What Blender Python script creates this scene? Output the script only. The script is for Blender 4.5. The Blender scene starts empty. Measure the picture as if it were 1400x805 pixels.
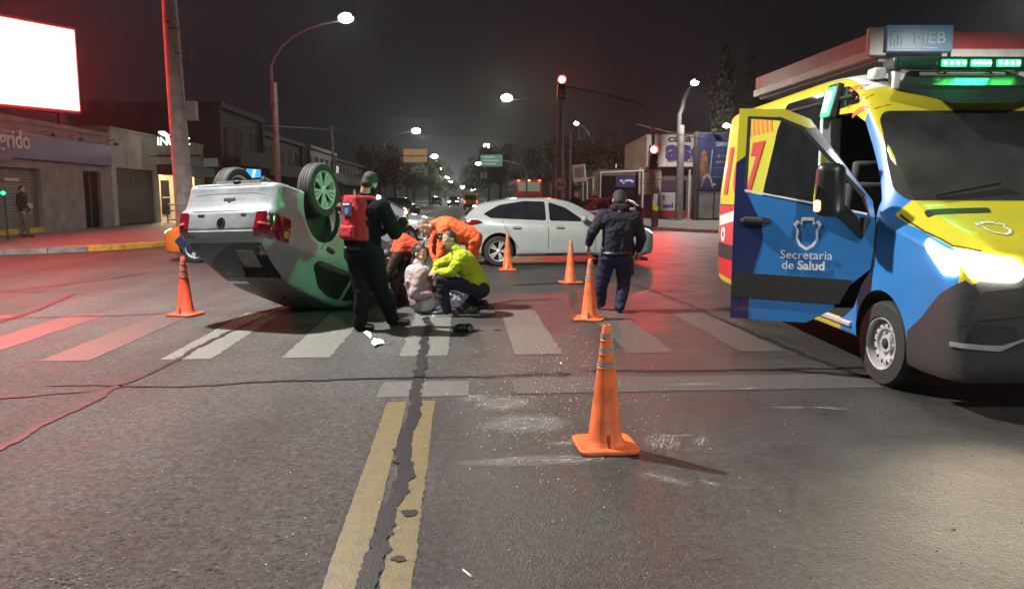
import bpy, bmesh, math, random
import numpy as np
from mathutils import Vector, Matrix, Euler, noise
from mathutils.bvhtree import BVHTree
random.seed(7)
R = math.radians
SC = bpy.context.scene
COL = SC.collection

# ------------------------------------------------------------------ camera
# measured on the 1400 px wide photograph: focal length in pixels, eye height, horizon row
F, CX, CY, CAMZ, HY = 1050.0, 700.0, 402.5, 1.55, 268.0
PITCH = math.atan((CY - HY) / F)
cam_d = bpy.data.cameras.new('camera'); cam = bpy.data.objects.new('camera', cam_d); COL.objects.link(cam)
cam.location = (0, 0, CAMZ); cam.rotation_euler = (R(90) - PITCH, 0, 0)
cam_d.sensor_width = 36; cam_d.lens = 36 * F / 1400; cam_d.clip_start = 0.05; cam_d.clip_end = 3000
SC.camera = cam
# ------------------------------------------------------------------ night sky
W = bpy.data.worlds.new('World'); SC.world = W; W.use_nodes = True
nt = W.node_tree; nt.nodes.clear()
wo = nt.nodes.new('ShaderNodeOutputWorld'); bg = nt.nodes.new('ShaderNodeBackground')
tc = nt.nodes.new('ShaderNodeTexCoord'); sx = nt.nodes.new('ShaderNodeSeparateXYZ')
rp = nt.nodes.new('ShaderNodeValToRGB')
rp.color_ramp.elements[0].position = 0.0; rp.color_ramp.elements[0].color = (0.0085, 0.0072, 0.0082, 1)
rp.color_ramp.elements[1].position = 0.45; rp.color_ramp.elements[1].color = (0.0070, 0.0068, 0.0100, 1)
nt.links.new(tc.outputs['Generated'], sx.inputs[0]); nt.links.new(sx.outputs['Z'], rp.inputs[0])
nt.links.new(rp.outputs[0], bg.inputs['Color']); bg.inputs['Strength'].default_value = 1.0
nt.links.new(bg.outputs[0], wo.inputs['Surface'])
# ------------------------------------------------------------------ exposure
SC.view_settings.view_transform = 'Standard'; SC.view_settings.look = 'None'
SC.view_settings.exposure = 0.0; SC.view_settings.gamma = 1.0
SC.render.engine = 'CYCLES'
SC.cycles.use_denoising = True
SC.cycles.max_bounces = 6; SC.cycles.diffuse_bounces = 2; SC.cycles.glossy_bounces = 3
SC.cycles.transmission_bounces = 4; SC.cycles.transparent_max_bounces = 8
SC.cycles.sample_clamp_indirect = 4.0
SC.cycles.volume_bounces = 0

# ------------------------------------------------------------------ measuring helpers
def ray(px, py):
    u = (px - CX) / F; v = (CY - py) / F
    return Vector((u, math.cos(PITCH) + v * math.sin(PITCH), v * math.cos(PITCH) - math.sin(PITCH)))
def at(px, py, Y):
    r = ray(px, py); t = Y / r.y
    return Vector((r.x * t, Y, CAMZ + r.z * t))
def gnd(px, py, z=0.0):
    r = ray(px, py); t = (z - CAMZ) / r.z
    return Vector((r.x * t, r.y * t, z))
YAW = math.atan(70 / F)                      # the avenue runs a little to the left of the camera axis
CYW, SYW = math.cos(YAW), math.sin(YAW)
def rd(x, y, z=0.0):                          # avenue frame -> world
    return Vector((CYW * x - SYW * y, SYW * x + CYW * y, z))
def light(name, kind, loc, power, color=(1, 1, 1), rot=None, size=0.2, spot=None, blend=0.5, to=None):
    l = bpy.data.lights.new(name, kind); o = bpy.data.objects.new(name, l); COL.objects.link(o)
    l.energy = power; l.color = color; o.location = loc
    if kind == 'AREA': l.size = size
    else: l.shadow_soft_size = size
    if kind == 'SPOT': l.spot_size = spot; l.spot_blend = blend
    if to is not None: o.rotation_euler = (Vector(to) - Vector(loc)).to_track_quat('-Z', 'Y').to_euler()
    elif rot: o.rotation_euler = rot
    return o

# ------------------------------------------------------------------ materials
MATS = {}
def M(name, rgb=(.5, .5, .5), rough=.5, metal=0.0, spec=.5, nz=None, bump=None, coat=0.0, emit=None, es=1.0, alpha=None, trans=0.0):
    if name in MATS: return MATS[name]
    m = bpy.data.materials.new(name); m.use_nodes = True; MATS[name] = m
    t = m.node_tree; n = t.nodes; L = t.links
    b = n['Principled BSDF']
    b.inputs['Roughness'].default_value = rough; b.inputs['Metallic'].default_value = metal
    b.inputs['Specular IOR Level'].default_value = spec; b.inputs['Coat Weight'].default_value = coat
    b.inputs['Coat Roughness'].default_value = .06
    if trans: b.inputs['Transmission Weight'].default_value = trans
    if emit is not None:
        b.inputs['Emission Color'].default_value = (*emit, 1); b.inputs['Emission Strength'].default_value = es
    co = n.new('ShaderNodeTexCoord')
    sc, am = nz or (9.0, .12)
    tx = n.new('ShaderNodeTexNoise'); tx.inputs['Scale'].default_value = sc; tx.inputs['Detail'].default_value = 5
    L.new(co.outputs['Object'], tx.inputs['Vector'])
    mp = n.new('ShaderNodeMapRange'); mp.inputs['From Min'].default_value = .3; mp.inputs['From Max'].default_value = .7
    mp.inputs['To Min'].default_value = 1 - am; mp.inputs['To Max'].default_value = 1 + am
    L.new(tx.outputs['Fac'], mp.inputs['Value'])
    mx = n.new('ShaderNodeVectorMath'); mx.operation = 'SCALE'; mx.inputs[0].default_value = rgb
    L.new(mp.outputs[0], mx.inputs['Scale']); L.new(mx.outputs[0], b.inputs['Base Color'])
    if bump:
        t2 = n.new('ShaderNodeTexNoise'); t2.inputs['Scale'].default_value = bump[0]; t2.inputs['Detail'].default_value = 6
        L.new(co.outputs['Object'], t2.inputs['Vector'])
        bp = n.new('ShaderNodeBump'); bp.inputs['Strength'].default_value = bump[1]; bp.inputs['Distance'].default_value = bump[2] if len(bump) > 2 else .02
        L.new(t2.outputs['Fac'], bp.inputs['Height']); L.new(bp.outputs[0], b.inputs['Normal'])
    return m
def glow(name, rgb, s):
    return M(name, (.02, .02, .02), .4, emit=rgb, es=s)

# ------------------------------------------------------------------ objects
def props(o, label=None, cat=None, group=None, kind=None):
    if label: o['label'] = label
    if cat: o['category'] = cat
    if group: o['group'] = group
    if kind: o['kind'] = kind
    return o
def thing(name, label, cat, loc=(0, 0, 0), rotz=0.0, group=None, mtx=None):
    o = bpy.data.objects.new(name, None); COL.objects.link(o); o.empty_display_size = .2
    if mtx is not None: o.matrix_world = mtx
    else: o.location = loc; o.rotation_euler = (0, 0, rotz)
    return props(o, label, cat, group)
def link(name, me, parent=None):
    o = bpy.data.objects.new(name, me); COL.objects.link(o)
    if parent: o.parent = parent
    return o
def kids(o): return [c for c in bpy.data.objects if c.parent == o]
def dup(o, loc=None, rotz=None, label=None, group=None, parent=None, tree=None):
    c = o.copy(); COL.objects.link(c)
    if parent: c.parent = parent
    if loc is not None: c.location = loc
    if rotz is not None: c.rotation_euler = (0, 0, rotz)
    if label: c['label'] = label
    if group: c['group'] = group
    for k in list(o.children): dup(k, parent=c)
    return c

class MB:
    def __init__(s): s.v = []; s.f = []; s.m = []; s.cur = 0
    def add(s, vs, fs, X=None):
        b = len(s.v)
        s.v += [(X @ Vector(v)) if X else Vector(v) for v in vs]
        s.f += [tuple(i + b for i in f) for f in fs]; s.m += [s.cur] * len(fs)
        return s
    def box(s, c, z, rot=None, X=None):
        hx, hy, hz = z[0] / 2, z[1] / 2, z[2] / 2
        T = Matrix.Translation(Vector(c)) @ (Euler(rot).to_matrix().to_4x4() if rot else Matrix())
        if X: T = X @ T
        vs = [(a, b, c_) for c_ in (-hz, hz) for a, b in ((-hx, -hy), (hx, -hy), (hx, hy), (-hx, hy))]
        return s.add(vs, [(3, 2, 1, 0), (4, 5, 6, 7), (0, 1, 5, 4), (1, 2, 6, 5), (2, 3, 7, 6), (3, 0, 4, 7)], T)
    def bx(s, x0, x1, y0, y1, z0, z1):
        return s.box(((x0 + x1) / 2, (y0 + y1) / 2, (z0 + z1) / 2), (abs(x1 - x0), abs(y1 - y0), abs(z1 - z0)))
    def tube(s, pts, r, n=8, caps=True):
        pts = [Vector(p) for p in pts]; k = len(pts)
        rs = r if isinstance(r, (list, tuple)) else [r] * k
        vs = []; fs = []; ref = None
        for i, p in enumerate(pts):
            d = (pts[min(i + 1, k - 1)] - pts[max(i - 1, 0)]).normalized()
            if ref is None: ref = d.orthogonal().normalized()
            a = (ref - d * ref.dot(d))
            a = a.normalized() if a.length > 1e-5 else d.orthogonal().normalized()
            ref = a; b = d.cross(a)
            for j in range(n):
                t = 2 * math.pi * j / n
                vs.append(p + (a * math.cos(t) + b * math.sin(t)) * rs[i])
        for i in range(k - 1):
            for j in range(n):
                q = i * n; fs.append((q + j, q + (j + 1) % n, q + n + (j + 1) % n, q + n + j))
        if caps: fs.append(tuple(range(n - 1, -1, -1))); fs.append(tuple((k - 1) * n + j for j in range(n)))
        return s.add(vs, fs)
    def cyl(s, a, b, r0, r1=None, n=16): return s.tube([a, b], [r0, r0 if r1 is None else r1], n)
    def ell(s, c, r, n=10, rot=None, X=None):
        T = Matrix.Translation(Vector(c)) @ (rot.to_4x4() if rot else Matrix())
        if X: T = X @ T
        if not isinstance(r, (tuple, list)): r = (r, r, r)
        vs = [(0, 0, -r[2])]; fs = []; m = n; k = max(4, n // 2 + 1)
        for i in range(1, k):
            ph = -math.pi / 2 + math.pi * i / k
            for j in range(m):
                t = 2 * math.pi * j / m
                vs.append((r[0] * math.cos(ph) * math.cos(t), r[1] * math.cos(ph) * math.sin(t), r[2] * math.sin(ph)))
        vs.append((0, 0, r[2])); e = len(vs) - 1
        for j in range(m): fs.append((0, 1 + (j + 1) % m, 1 + j)); fs.append((e, e - m + j, e - m + (j + 1) % m))
        for i in range(k - 2):
            for j in range(m):
                q = 1 + i * m; fs.append((q + j, q + (j + 1) % m, q + m + (j + 1) % m, q + m + j))
        return s.add(vs, fs, T)
    def cap(s, a, b, ra, rb, n=10):           # tapered capsule
        a, b = Vector(a), Vector(b); d = b - a; L = d.length
        if L < 1e-4: return s.ell(a, max(ra, rb), n)
        d /= L; s_ = [(-math.cos(math.pi * i / 8) * ra, math.sin(math.pi * i / 8) * ra) for i in range(1, 5)]
        e_ = [(L + math.sin(math.pi * i / 8) * rb, math.cos(math.pi * i / 8) * rb) for i in range(0, 4)]
        pr = s_ + e_
        return s.tube([a + d * t for t, r in pr], [max(r, 1e-4) for t, r in pr], n)
    def lathe(s, prof, n=24, X=None, closed=False):
        vs = []; fs = []; k = len(prof)
        for r, z in prof:
            for j in range(n):
                t = 2 * math.pi * j / n; vs.append((r * math.cos(t), r * math.sin(t), z))
        for i in range(k if closed else k - 1):
            for j in range(n):
                q = i * n; q2 = ((i + 1) % k) * n; fs.append((q + j, q + (j + 1) % n, q2 + (j + 1) % n, q2 + j))
        if not closed:
            if prof[0][0] > 1e-6: fs.append(tuple(range(n - 1, -1, -1)))
            if prof[-1][0] > 1e-6: fs.append(tuple((k - 1) * n + j for j in range(n)))
        return s.add(vs, fs, X)
    def prism(s, poly, d0, d1, plane='xy'):   # polygon extruded between d0 and d1 along the remaining axis
        mp = {'xy': lambda a, b, d: (a, b, d), 'xz': lambda a, b, d: (a, d, b), 'yz': lambda a, b, d: (d, a, b)}[plane]
        k = len(poly); vs = [mp(a, b, d0) for a, b in poly] + [mp(a, b, d1) for a, b in poly]
        fs = [tuple(range(k - 1, -1, -1)), tuple(range(k, 2 * k))] + [(i, (i + 1) % k, k + (i + 1) % k, k + i) for i in range(k)]
        return s.add(vs, fs)
    def mesh(s, name):
        me = bpy.data.meshes.new(name); me.from_pydata([tuple(v) for v in s.v], [], s.f); return me
    def build(s, name, mats, parent=None, smooth=True, bevel=0.0, ang=35, seg=2, fix=True):
        me = s.mesh(name)
        mats = mats if isinstance(mats, (list, tuple)) else [mats]
        for m in mats: me.materials.append(m)
        me.polygons.foreach_set('material_index', s.m)
        if fix:
            bm = bmesh.new(); bm.from_mesh(me); bmesh.ops.recalc_face_normals(bm, faces=bm.faces); bm.to_mesh(me); bm.free()
        if smooth: me.shade_smooth(); me.set_sharp_from_angle(angle=R(ang))
        o = link(name, me, parent)
        if bevel:
            b = o.modifiers.new('bevel', 'BEVEL'); b.width = bevel; b.segments = seg; b.limit_method = 'ANGLE'; b.angle_limit = R(40)
        return o

def rounded(poly, r, n=4):
    out = []; k = len(poly)
    for i in range(k):
        p = Vector(poly[i]); a = Vector(poly[i - 1]); b = Vector(poly[(i + 1) % k])
        rr = r[i] if isinstance(r, (list, tuple)) else r
        da = min(rr, (a - p).length * .45); db = min(rr, (b - p).length * .45)
        p0 = p + (a - p).normalized() * da; p1 = p + (b - p).normalized() * db
        for j in range(n + 1):
            t = j / n; out.append(tuple(p0 * (1 - t) ** 2 + p * 2 * t * (1 - t) + p1 * t * t))
    return out
def bvh_of(me):
    bm = bmesh.new(); bm.from_mesh(me); b = BVHTree.FromBMesh(bm); bm.free(); return b
def conform(bvh, poly, axis, off=.003, res=.06, skirt=.012, quads=False):
    """patch lying on a body: polygon given in the plane across `axis` ('-y' = looking along +y from the -y side ...)"""
    bm = bmesh.new()
    ax = axis[1]; sg = 1 if axis[0] == '+' else -1
    lift = {'x': lambda a, b: Vector((0, a, b)), 'y': lambda a, b: Vector((a, 0, b)), 'z': lambda a, b: Vector((a, b, 0))}[ax]
    D = {'x': Vector((1, 0, 0)), 'y': Vector((0, 1, 0)), 'z': Vector((0, 0, 1))}[ax] * sg
    V = [bm.verts.new(lift(a, b)) for a, b in poly]
    if quads:                                   # two parallel edge lines, joined quad by quad
        k = len(V) // 2
        for i in range(k - 1): bm.faces.new((V[i], V[i + 1], V[2 * k - 2 - i], V[2 * k - 1 - i]))
    else:
        f = bm.faces.new(V); f.normal_update()
        bmesh.ops.triangulate(bm, faces=[f])
    us = [p[0] for p in poly]; vs = [p[1] for p in poly]
    e1 = lift(1, 0); e2 = lift(0, 1)
    for e, q in ((e1, us), (e2, vs)):
        k = int((max(q) - min(q)) / res)
        for i in range(1, k + 1):
            bmesh.ops.bisect_plane(bm, geom=bm.verts[:] + bm.edges[:] + bm.faces[:], plane_co=e * (min(q) + i * (max(q) - min(q)) / (k + 1)), plane_no=e)
    bmesh.ops.dissolve_degenerate(bm, edges=bm.edges[:], dist=1e-5)
    inn = {}
    hits = {v: bvh.ray_cast(v.co + D * 20, -D) for v in bm.verts}; orig = {v: v.co.copy() for v in bm.verts}
    dep = [h[0].dot(D) for h in hits.values() if h[0] is not None]
    for v in bm.verts:
        h = hits[v]
        if h[0] is None:                        # past the outline: fold on to the closest part of the shell
            near = min((w for w in bm.verts if hits[w][0] is not None), key=lambda w: (orig[w] - orig[v]).length_squared, default=None)
            dd = hits[near][0].dot(D) if near else (sum(dep) / len(dep) if dep else 0)
            h = bvh.find_nearest(orig[v] - D * orig[v].dot(D) + D * dd)
        nrm = h[1] if h[1].dot(D) > 0 else -h[1]
        v.co = h[0] + nrm * off; inn[v] = nrm
    bmesh.ops.recalc_face_normals(bm, faces=bm.faces[:])
    if sum(f.normal.dot(D) for f in bm.faces) < 0: bmesh.ops.reverse_faces(bm, faces=bm.faces[:])
    if skirt:
        be = [e for e in bm.edges if e.is_boundary]
        r = bmesh.ops.extrude_edge_only(bm, edges=be)
        nv = [g for g in r['geom'] if isinstance(g, bmesh.types.BMVert)]
        old = {}
        for v in nv:
            best = min((w for e in v.link_edges for w in e.verts if w in inn), key=lambda w: (w.co - v.co).length, default=None)
            if best is not None: old[v] = inn[best]
        for v, nn in old.items(): v.co -= nn * (off + skirt)
    return bm
def patch(name, bvh, poly, axis, mat, parent, off=.003, res=.06, skirt=.012, xform=None, quads=False):
    bm = conform(bvh, poly, axis, off, res, skirt, quads)
    if xform is not None: bm.transform(xform)
    me = bpy.data.meshes.new(name); bm.to_mesh(me); bm.free()
    me.materials.append(mat); me.shade_smooth(); me.set_sharp_from_angle(angle=R(40))
    return link(name, me, parent)
def strip(name, bvh, pts, w, axis, mat, parent, off=.002, xform=None):
    """thin seam following a polyline on the body"""
    L = []; Rr = []
    for i, p in enumerate(pts):
        a = Vector(pts[max(i - 1, 0)]); b = Vector(pts[min(i + 1, len(pts) - 1)])
        d = (b - a).normalized(); nn = Vector((-d.y, d.x)) * w / 2
        L.append(tuple(Vector(p) + nn)); Rr.append(tuple(Vector(p) - nn))
    return patch(name, bvh, L + Rr[::-1], axis, mat, parent, off, .15, .004, xform, True)

def textmesh(body, size, bold=0.0, align='CENTER', extrude=0.0, shear=0.0, spacing=1.0):
    c = bpy.data.curves.new('t', 'FONT'); c.body = body; c.size = size; c.align_x = align; c.align_y = 'CENTER'
    c.offset = bold; c.extrude = extrude; c.shear = shear; c.space_character = spacing; c.resolution_u = 4
    o = bpy.data.objects.new('t', c); COL.objects.link(o)
    bpy.context.view_layer.update()
    me = bpy.data.meshes.new_from_object(o.evaluated_get(bpy.context.evaluated_depsgraph_get()))
    bpy.data.objects.remove(o); bpy.data.curves.remove(c)
    return me
def text(name, body, size, X, mat, parent=None, bold=0.0, align='CENTER', extrude=.004, shear=0.0, sx=1.0, spacing=1.0):
    me = textmesh(body, size, bold, align, extrude, shear, spacing); me.transform(X @ Matrix.Diagonal((sx, 1, 1, 1)))
    me.materials.clear(); me.materials.append(mat)
    return link(name, me, parent)
def mats(X, Y, Z, o): # matrix from axes
    m = Matrix.Identity(4)
    for i, a in enumerate((X, Y, Z)):
        for j in range(3): m[j][i] = a[j]
    for j in range(3): m[j][3] = o[j]
    return m

def pchip(xs, ys, q):
    xs = np.array(xs, float); ys = np.array(ys, float); h = np.diff(xs); d = np.diff(ys) / h
    m = np.zeros(len(xs)); m[0] = d[0]; m[-1] = d[-1]
    for i in range(1, len(xs) - 1):
        if d[i - 1] * d[i] > 0:
            w1 = 2 * h[i] + h[i - 1]; w2 = h[i] + 2 * h[i - 1]; m[i] = (w1 + w2) / (w1 / d[i - 1] + w2 / d[i])
    q = np.clip(q, xs[0], xs[-1]); k = np.clip(np.searchsorted(xs, q) - 1, 0, len(xs) - 2)
    t = (q - xs[k]) / h[k]
    return ((2 * t**3 - 3 * t**2 + 1) * ys[k] + (t**3 - 2 * t**2 + t) * h[k] * m[k] + (-2 * t**3 + 3 * t**2) * ys[k + 1] + (t**3 - t**2) * h[k] * m[k + 1])
def smoothline(P, n):
    out = []
    for i in range(len(P) - 1):
        p0, p1, p2, p3 = (np.array(P[max(i - 1, 0)]), np.array(P[i]), np.array(P[i + 1]), np.array(P[min(i + 2, len(P) - 1)]))
        for j in range(n):
            t = j / n
            out.append(.5 * ((2 * p1) + (-p0 + p2) * t + (2 * p0 - 5 * p1 + 4 * p2 - p3) * t * t + (-p0 + 3 * p1 - 3 * p2 + p3) * t**3))
    out.append(np.array(P[-1])); return out
def boolean(me, cutter, name='body'):
    o = link('tmp', me); c = link('tmpc', cutter)
    b = o.modifiers.new('b', 'BOOLEAN'); b.object = c; b.operation = 'DIFFERENCE'; b.solver = 'EXACT'; b.use_self = True
    try: b.material_mode = 'TRANSFER'
    except Exception: pass
    bpy.context.view_layer.update()
    r = bpy.data.meshes.new_from_object(o.evaluated_get(bpy.context.evaluated_depsgraph_get()))
    bpy.data.objects.remove(o); bpy.data.objects.remove(c); r.name = name
    return r
# ------------------------------------------------------------------ shared materials
GLASS = M('car_glass', (.012, .013, .015), .04, spec=.6, nz=(3, .3))
BLACKPL = M('black_plastic', (.02, .02, .021), .5, nz=(40, .2), bump=(220, .12, .002))
RUBBER = M('tyre_rubber', (.018, .018, .018), .75, nz=(30, .25), bump=(160, .3, .003))
ALLOY = M('alloy_rim', (.55, .56, .58), .32, metal=.35, nz=(20, .08))
CHROME = M('chrome_trim', (.75, .75, .76), .12, metal=1.0)
SEAM = M('panel_gap', (.008, .008, .008), .7)
DARK = M('dark_cavity', (.012, .012, .012), .8)
LAMPRED = M('tail_lamp_red', (.13, .004, .010), .12, spec=.6, coat=.6)
LAMPCLR = M('clear_lamp', (.55, .56, .58), .1, spec=.7, coat=.8)
SILVER = M('silver_paint', (.235, .242, .262), .36, metal=.2, nz=(60, .05), coat=0)
WHITEP = M('white_paint_car', (.41, .45, .44), .25, metal=.25, nz=(5, .05), coat=.8)
UNDER = M('underbody_grey', (.05, .05, .05), .8, nz=(8, .5), bump=(30, .5))

def car_body(sp, arches=True):
    L = sp['L']; S = np.array(sp['s'])
    q = np.unique(np.concatenate([np.linspace(0, .12, 5), np.linspace(.12, L - .12, sp.get('n', 56)), np.linspace(L - .12, L, 5)]))
    g = {k: pchip(S, sp[k], q) for k in ('zr', 'zb', 'zbelt', 'w', 'wr')}
    rows = []
    fp = sp.get('front'); rpf = sp.get('rear')
    for i, s in enumerate(q):
        zb, zt, zr, w, wr = g['zb'][i], g['zbelt'][i], g['zr'][i], g['w'][i], g['wr'][i]
        zt = min(zt, zr - .015); h = zt - zb; c = zr - zt; wr = min(wr, w * .93)
        ct = [(0, zb), (.55 * w, zb), (.88 * w, zb + .01), (.965 * w, zb + .10 * h), (.99 * w, zb + .32 * h), (w, zb + .55 * h), (.992 * w, zb + .78 * h), (.965 * w, zb + .93 * h), (.935 * w, zt + .02 * c),
              ((.93 * w * .55 + wr * .45), zt + .42 * c), (wr * 1.0, zt + .86 * c), (wr * .86, zt + .965 * c), (wr * .5, zt + .995 * c), (0, zr)]
        if sp.get('boxy'):
            ct = [(0, zb), (.6 * w, zb), (.93 * w, zb + .005), (.985 * w, zb + .06 * h), (.997 * w, zb + .3 * h), (w, zb + .55 * h), (w, zb + .8 * h), (.995 * w, zb + .95 * h), (.985 * w, zt + .06 * c),
                  (.93 * w * .5 + wr * .5 + .02, zt + .5 * c), (wr, zt + .84 * c), (wr * .93, zt + .95 * c), (wr * .6, zt + .993 * c), (0, zr)]
        half = smoothline([np.array(p) for p in ct], 3)
        ring = [(-p[0], p[1]) for p in half[1:-1]][::-1]
        pts = [(p[0], p[1]) for p in half] + ring
        row = []
        for y, z in pts:
            x = L / 2 - s
            if rpf: x += float(np.interp(z, [a for a, b in rpf], [b for a, b in rpf])) * max(0, 1 - (L - s) / .45) ** .7 * (1 - .25 * (abs(y) / max(w, .1)) ** 2)
            if fp: x += float(np.interp(z, [a for a, b in fp], [b for a, b in fp])) * max(0, 1 - s / .45) ** .7 * (1 - .25 * (abs(y) / max(w, .1)) ** 2)
            row.append((x, y, z))
        rows.append(row)
    n = len(rows[0]); m = n // 2; vs = [v for r in rows for v in r]; fs = []
    for i in range(len(rows) - 1):
        for j in range(n):
            a = i * n; fs.append((a + j, a + (j + 1) % n, a + n + (j + 1) % n, a + n + j))
    # closing caps: rings of quads between mirrored points, so the ends stay smooth
    for base in (0, (len(rows) - 1) * n):
        for j in range(m):
            a, b, c, d = j, j + 1, (n - j - 1) % n, (n - j) % n
            f = [base + a, base + b, base + c, base + d]
            f = list(dict.fromkeys(f))
            if len(f) > 2: fs.append(tuple(f))
    me = bpy.data.meshes.new('body'); me.from_pydata(vs, [], fs)
    if sp.get('paint_map'):                     # paint zones follow the panel lines of the shell
        for p in me.polygons:
            c = p.center; k = p.index
            j = k % n if k < (len(rows) - 1) * n else -1
            jm = j if j <= m - 1 else n - 1 - j
            p.material_index = sp['paint_map'](L / 2 - c.x, jm, c.z)
    bm = bmesh.new(); bm.from_mesh(me); bmesh.ops.remove_doubles(bm, verts=bm.verts, dist=1e-4); bmesh.ops.recalc_face_normals(bm, faces=bm.faces); bm.to_mesh(me); bm.free()
    b = bvh_of(me)
    return me, b

def arch_cutter(sp):
    c = MB(); L = sp['L']
    for s in sp['axles']:
        for sg in (-1, 1):
            x = L / 2 - s; w = sp['W'] / 2; r = sp['wr_'] + sp.get('gap', .055)
            a, b = (x, sg * (w - .27), sp['wr_'] + .02), (x, sg * (w + .3), sp['wr_'] + .02)
            c.tube([a, b], r, 32)
    me = c.mesh('cut')
    bm = bmesh.new(); bm.from_mesh(me); bmesh.ops.recalc_face_normals(bm, faces=bm.faces); bm.to_mesh(me); bm.free()
    me.materials.append(DARK)
    return me

def wheel_meshes(r, w, style='spoke', rimr=None, mat=ALLOY):
    rr = rimr or r * .68
    t = MB()
    pr = [(rr, -w / 2 + .012), (rr + .012, -w / 2), (r * .93, -w / 2 + .006), (r * .985, -w / 2 + .03), (r, -w * .28), (r, -w * .2), (r - .007, -w * .19), (r - .007, -w * .15), (r, -w * .14), (r, -.012), (r - .007, -.008), (r - .007, .008), (r, .012),
          (r, w * .14), (r - .007, w * .15), (r - .007, w * .19), (r, w * .2), (r, w * .28), (r * .985, w / 2 - .03), (r * .93, w / 2 - .006), (rr + .012, w / 2), (rr, w / 2 - .012)]
    t.lathe(pr, 40, closed=True)
    tyre = t.mesh('tyre')
    k = MB()
    k.lathe([(rr * .9, -w * .35), (rr * .985, -w * .4), (rr, w / 2 - .012), (rr * .99, w / 2 - .002), (rr * .95, w / 2 - .006), (rr * .93, w / 2 - .03), (rr * .9, -w * .3)], 40, closed=True)
    k.cur = 1
    k.lathe([(0.0, w * .10), (rr * .93, w * .10), (rr * .93, w * .06), (0.0, w * .06)], 28, closed=True)
    k.cur = 0
    z = w / 2 - .035
    if style == 'spoke':            # five pairs of spokes
        for i in range(5):
            for dd in (-.16, .16):
                a = 2 * math.pi * i / 5
                ca, sa = math.cos(a + dd), math.sin(a + dd); c0, s0 = math.cos(a + dd * 1.25), math.sin(a + dd * 1.25)
                p = Vector((-sa, ca, 0)); q0 = Vector((c0, s0, 0)) * rr * .16; q1 = Vector((ca, sa, 0)) * rr * .95
                vs = []
                for q, ww, zz in ((q0, rr * .05, z + .008), (q1, rr * .085, z + .016)):
                    vs += [q + p * ww + Vector((0, 0, zz)), q - p * ww + Vector((0, 0, zz)), q - p * ww * 1.2 + Vector((0, 0, zz - .03)), q + p * ww * 1.2 + Vector((0, 0, zz - .03))]
                k.add(vs, [(0, 1, 5, 4), (1, 2, 6, 5), (2, 3, 7, 6), (3, 0, 4, 7), (3, 2, 1, 0), (4, 5, 6, 7)])
        k.lathe([(0.0, z + .022), (rr * .13, z + .02), (rr * .2, z + .008), (rr * .2, z - .03)], 20)
    elif style == 'fan':            # ten wide blades, like the overturned car
        for i in range(5):
            a = 2 * math.pi * i / 5
            for dd, wo in ((-.3, .1), (.0, .06), (.3, .1)):
                d0 = Vector((math.cos(a + dd * .9), math.sin(a + dd * .9), 0)); p = Vector((-d0.y, d0.x, 0))
                q0 = d0 * rr * .2; q1 = d0 * rr * .955; vs = []
                for q, ww, zz in ((q0, rr * .03, z + .004), (q1, rr * wo, z + .016)):
                    vs += [q + p * ww + Vector((0, 0, zz)), q - p * ww + Vector((0, 0, zz)), q - p * ww + Vector((0, 0, zz - .02)), q + p * ww + Vector((0, 0, zz - .02))]
                k.add(vs, [(0, 1, 5, 4), (1, 2, 6, 5), (2, 3, 7, 6), (3, 0, 4, 7), (3, 2, 1, 0), (4, 5, 6, 7)])
        k.lathe([(0.0, z + .016), (rr * .14, z + .014), (rr * .22, z + .006), (rr * .22, z - .03)], 20)
    else:                           # plain pressed steel wheel with slots
        k.lathe([(0.0, z - .01), (rr * .2, z - .01), (rr * .32, z - .012), (rr * .34, z - .05), (rr * .5, z - .045), (rr * .58, z - .015), (rr * .74, z - .012), (rr * .86, z - .04), (rr * .93, z - .045), (rr * .93, z - .07), (0, z - .07)], 36)
        k.cur = 1
        for i in range(14):
            a = 2 * math.pi * i / 14; d0 = Vector((math.cos(a), math.sin(a), 0)); rot = Matrix.Rotation(a, 3, 'Z')
            k.ell(d0 * rr * .72 + Vector((0, 0, z - .014)), (rr * .09, rr * .055, .008), 10, rot)
        k.ell((0, 0, z - .012), (rr * .22, rr * .22, .02), 14)
        k.cur = 0
        for i in range(6):
            a = 2 * math.pi * i / 6; k.cyl((math.cos(a) * rr * .42, math.sin(a) * rr * .42, z - .06), (math.cos(a) * rr * .42, math.sin(a) * rr * .42, z - .02), .012, n=8)
    rim = k.mesh('rim'); rim.materials.append(mat); rim.materials.append(DARK); rim.polygons.foreach_set('material_index', k.m)
    tyre.materials.append(RUBBER)
    for me in (tyre, rim):
        bm = bmesh.new(); bm.from_mesh(me); bmesh.ops.recalc_face_normals(bm, faces=bm.faces); bm.to_mesh(me); bm.free()
        me.shade_smooth(); me.set_sharp_from_angle(angle=R(35))
    return tyre, rim
def put_wheel(root, tm, x, y, z, steer=0.0):
    sg = 1 if y > 0 else -1
    w = link('wheel', tm[0], root); w.location = (x, y, z)
    w.rotation_euler = (R(-90) * sg, 0, steer)
    rim = link('rim', tm[1], w)
    return w

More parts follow.
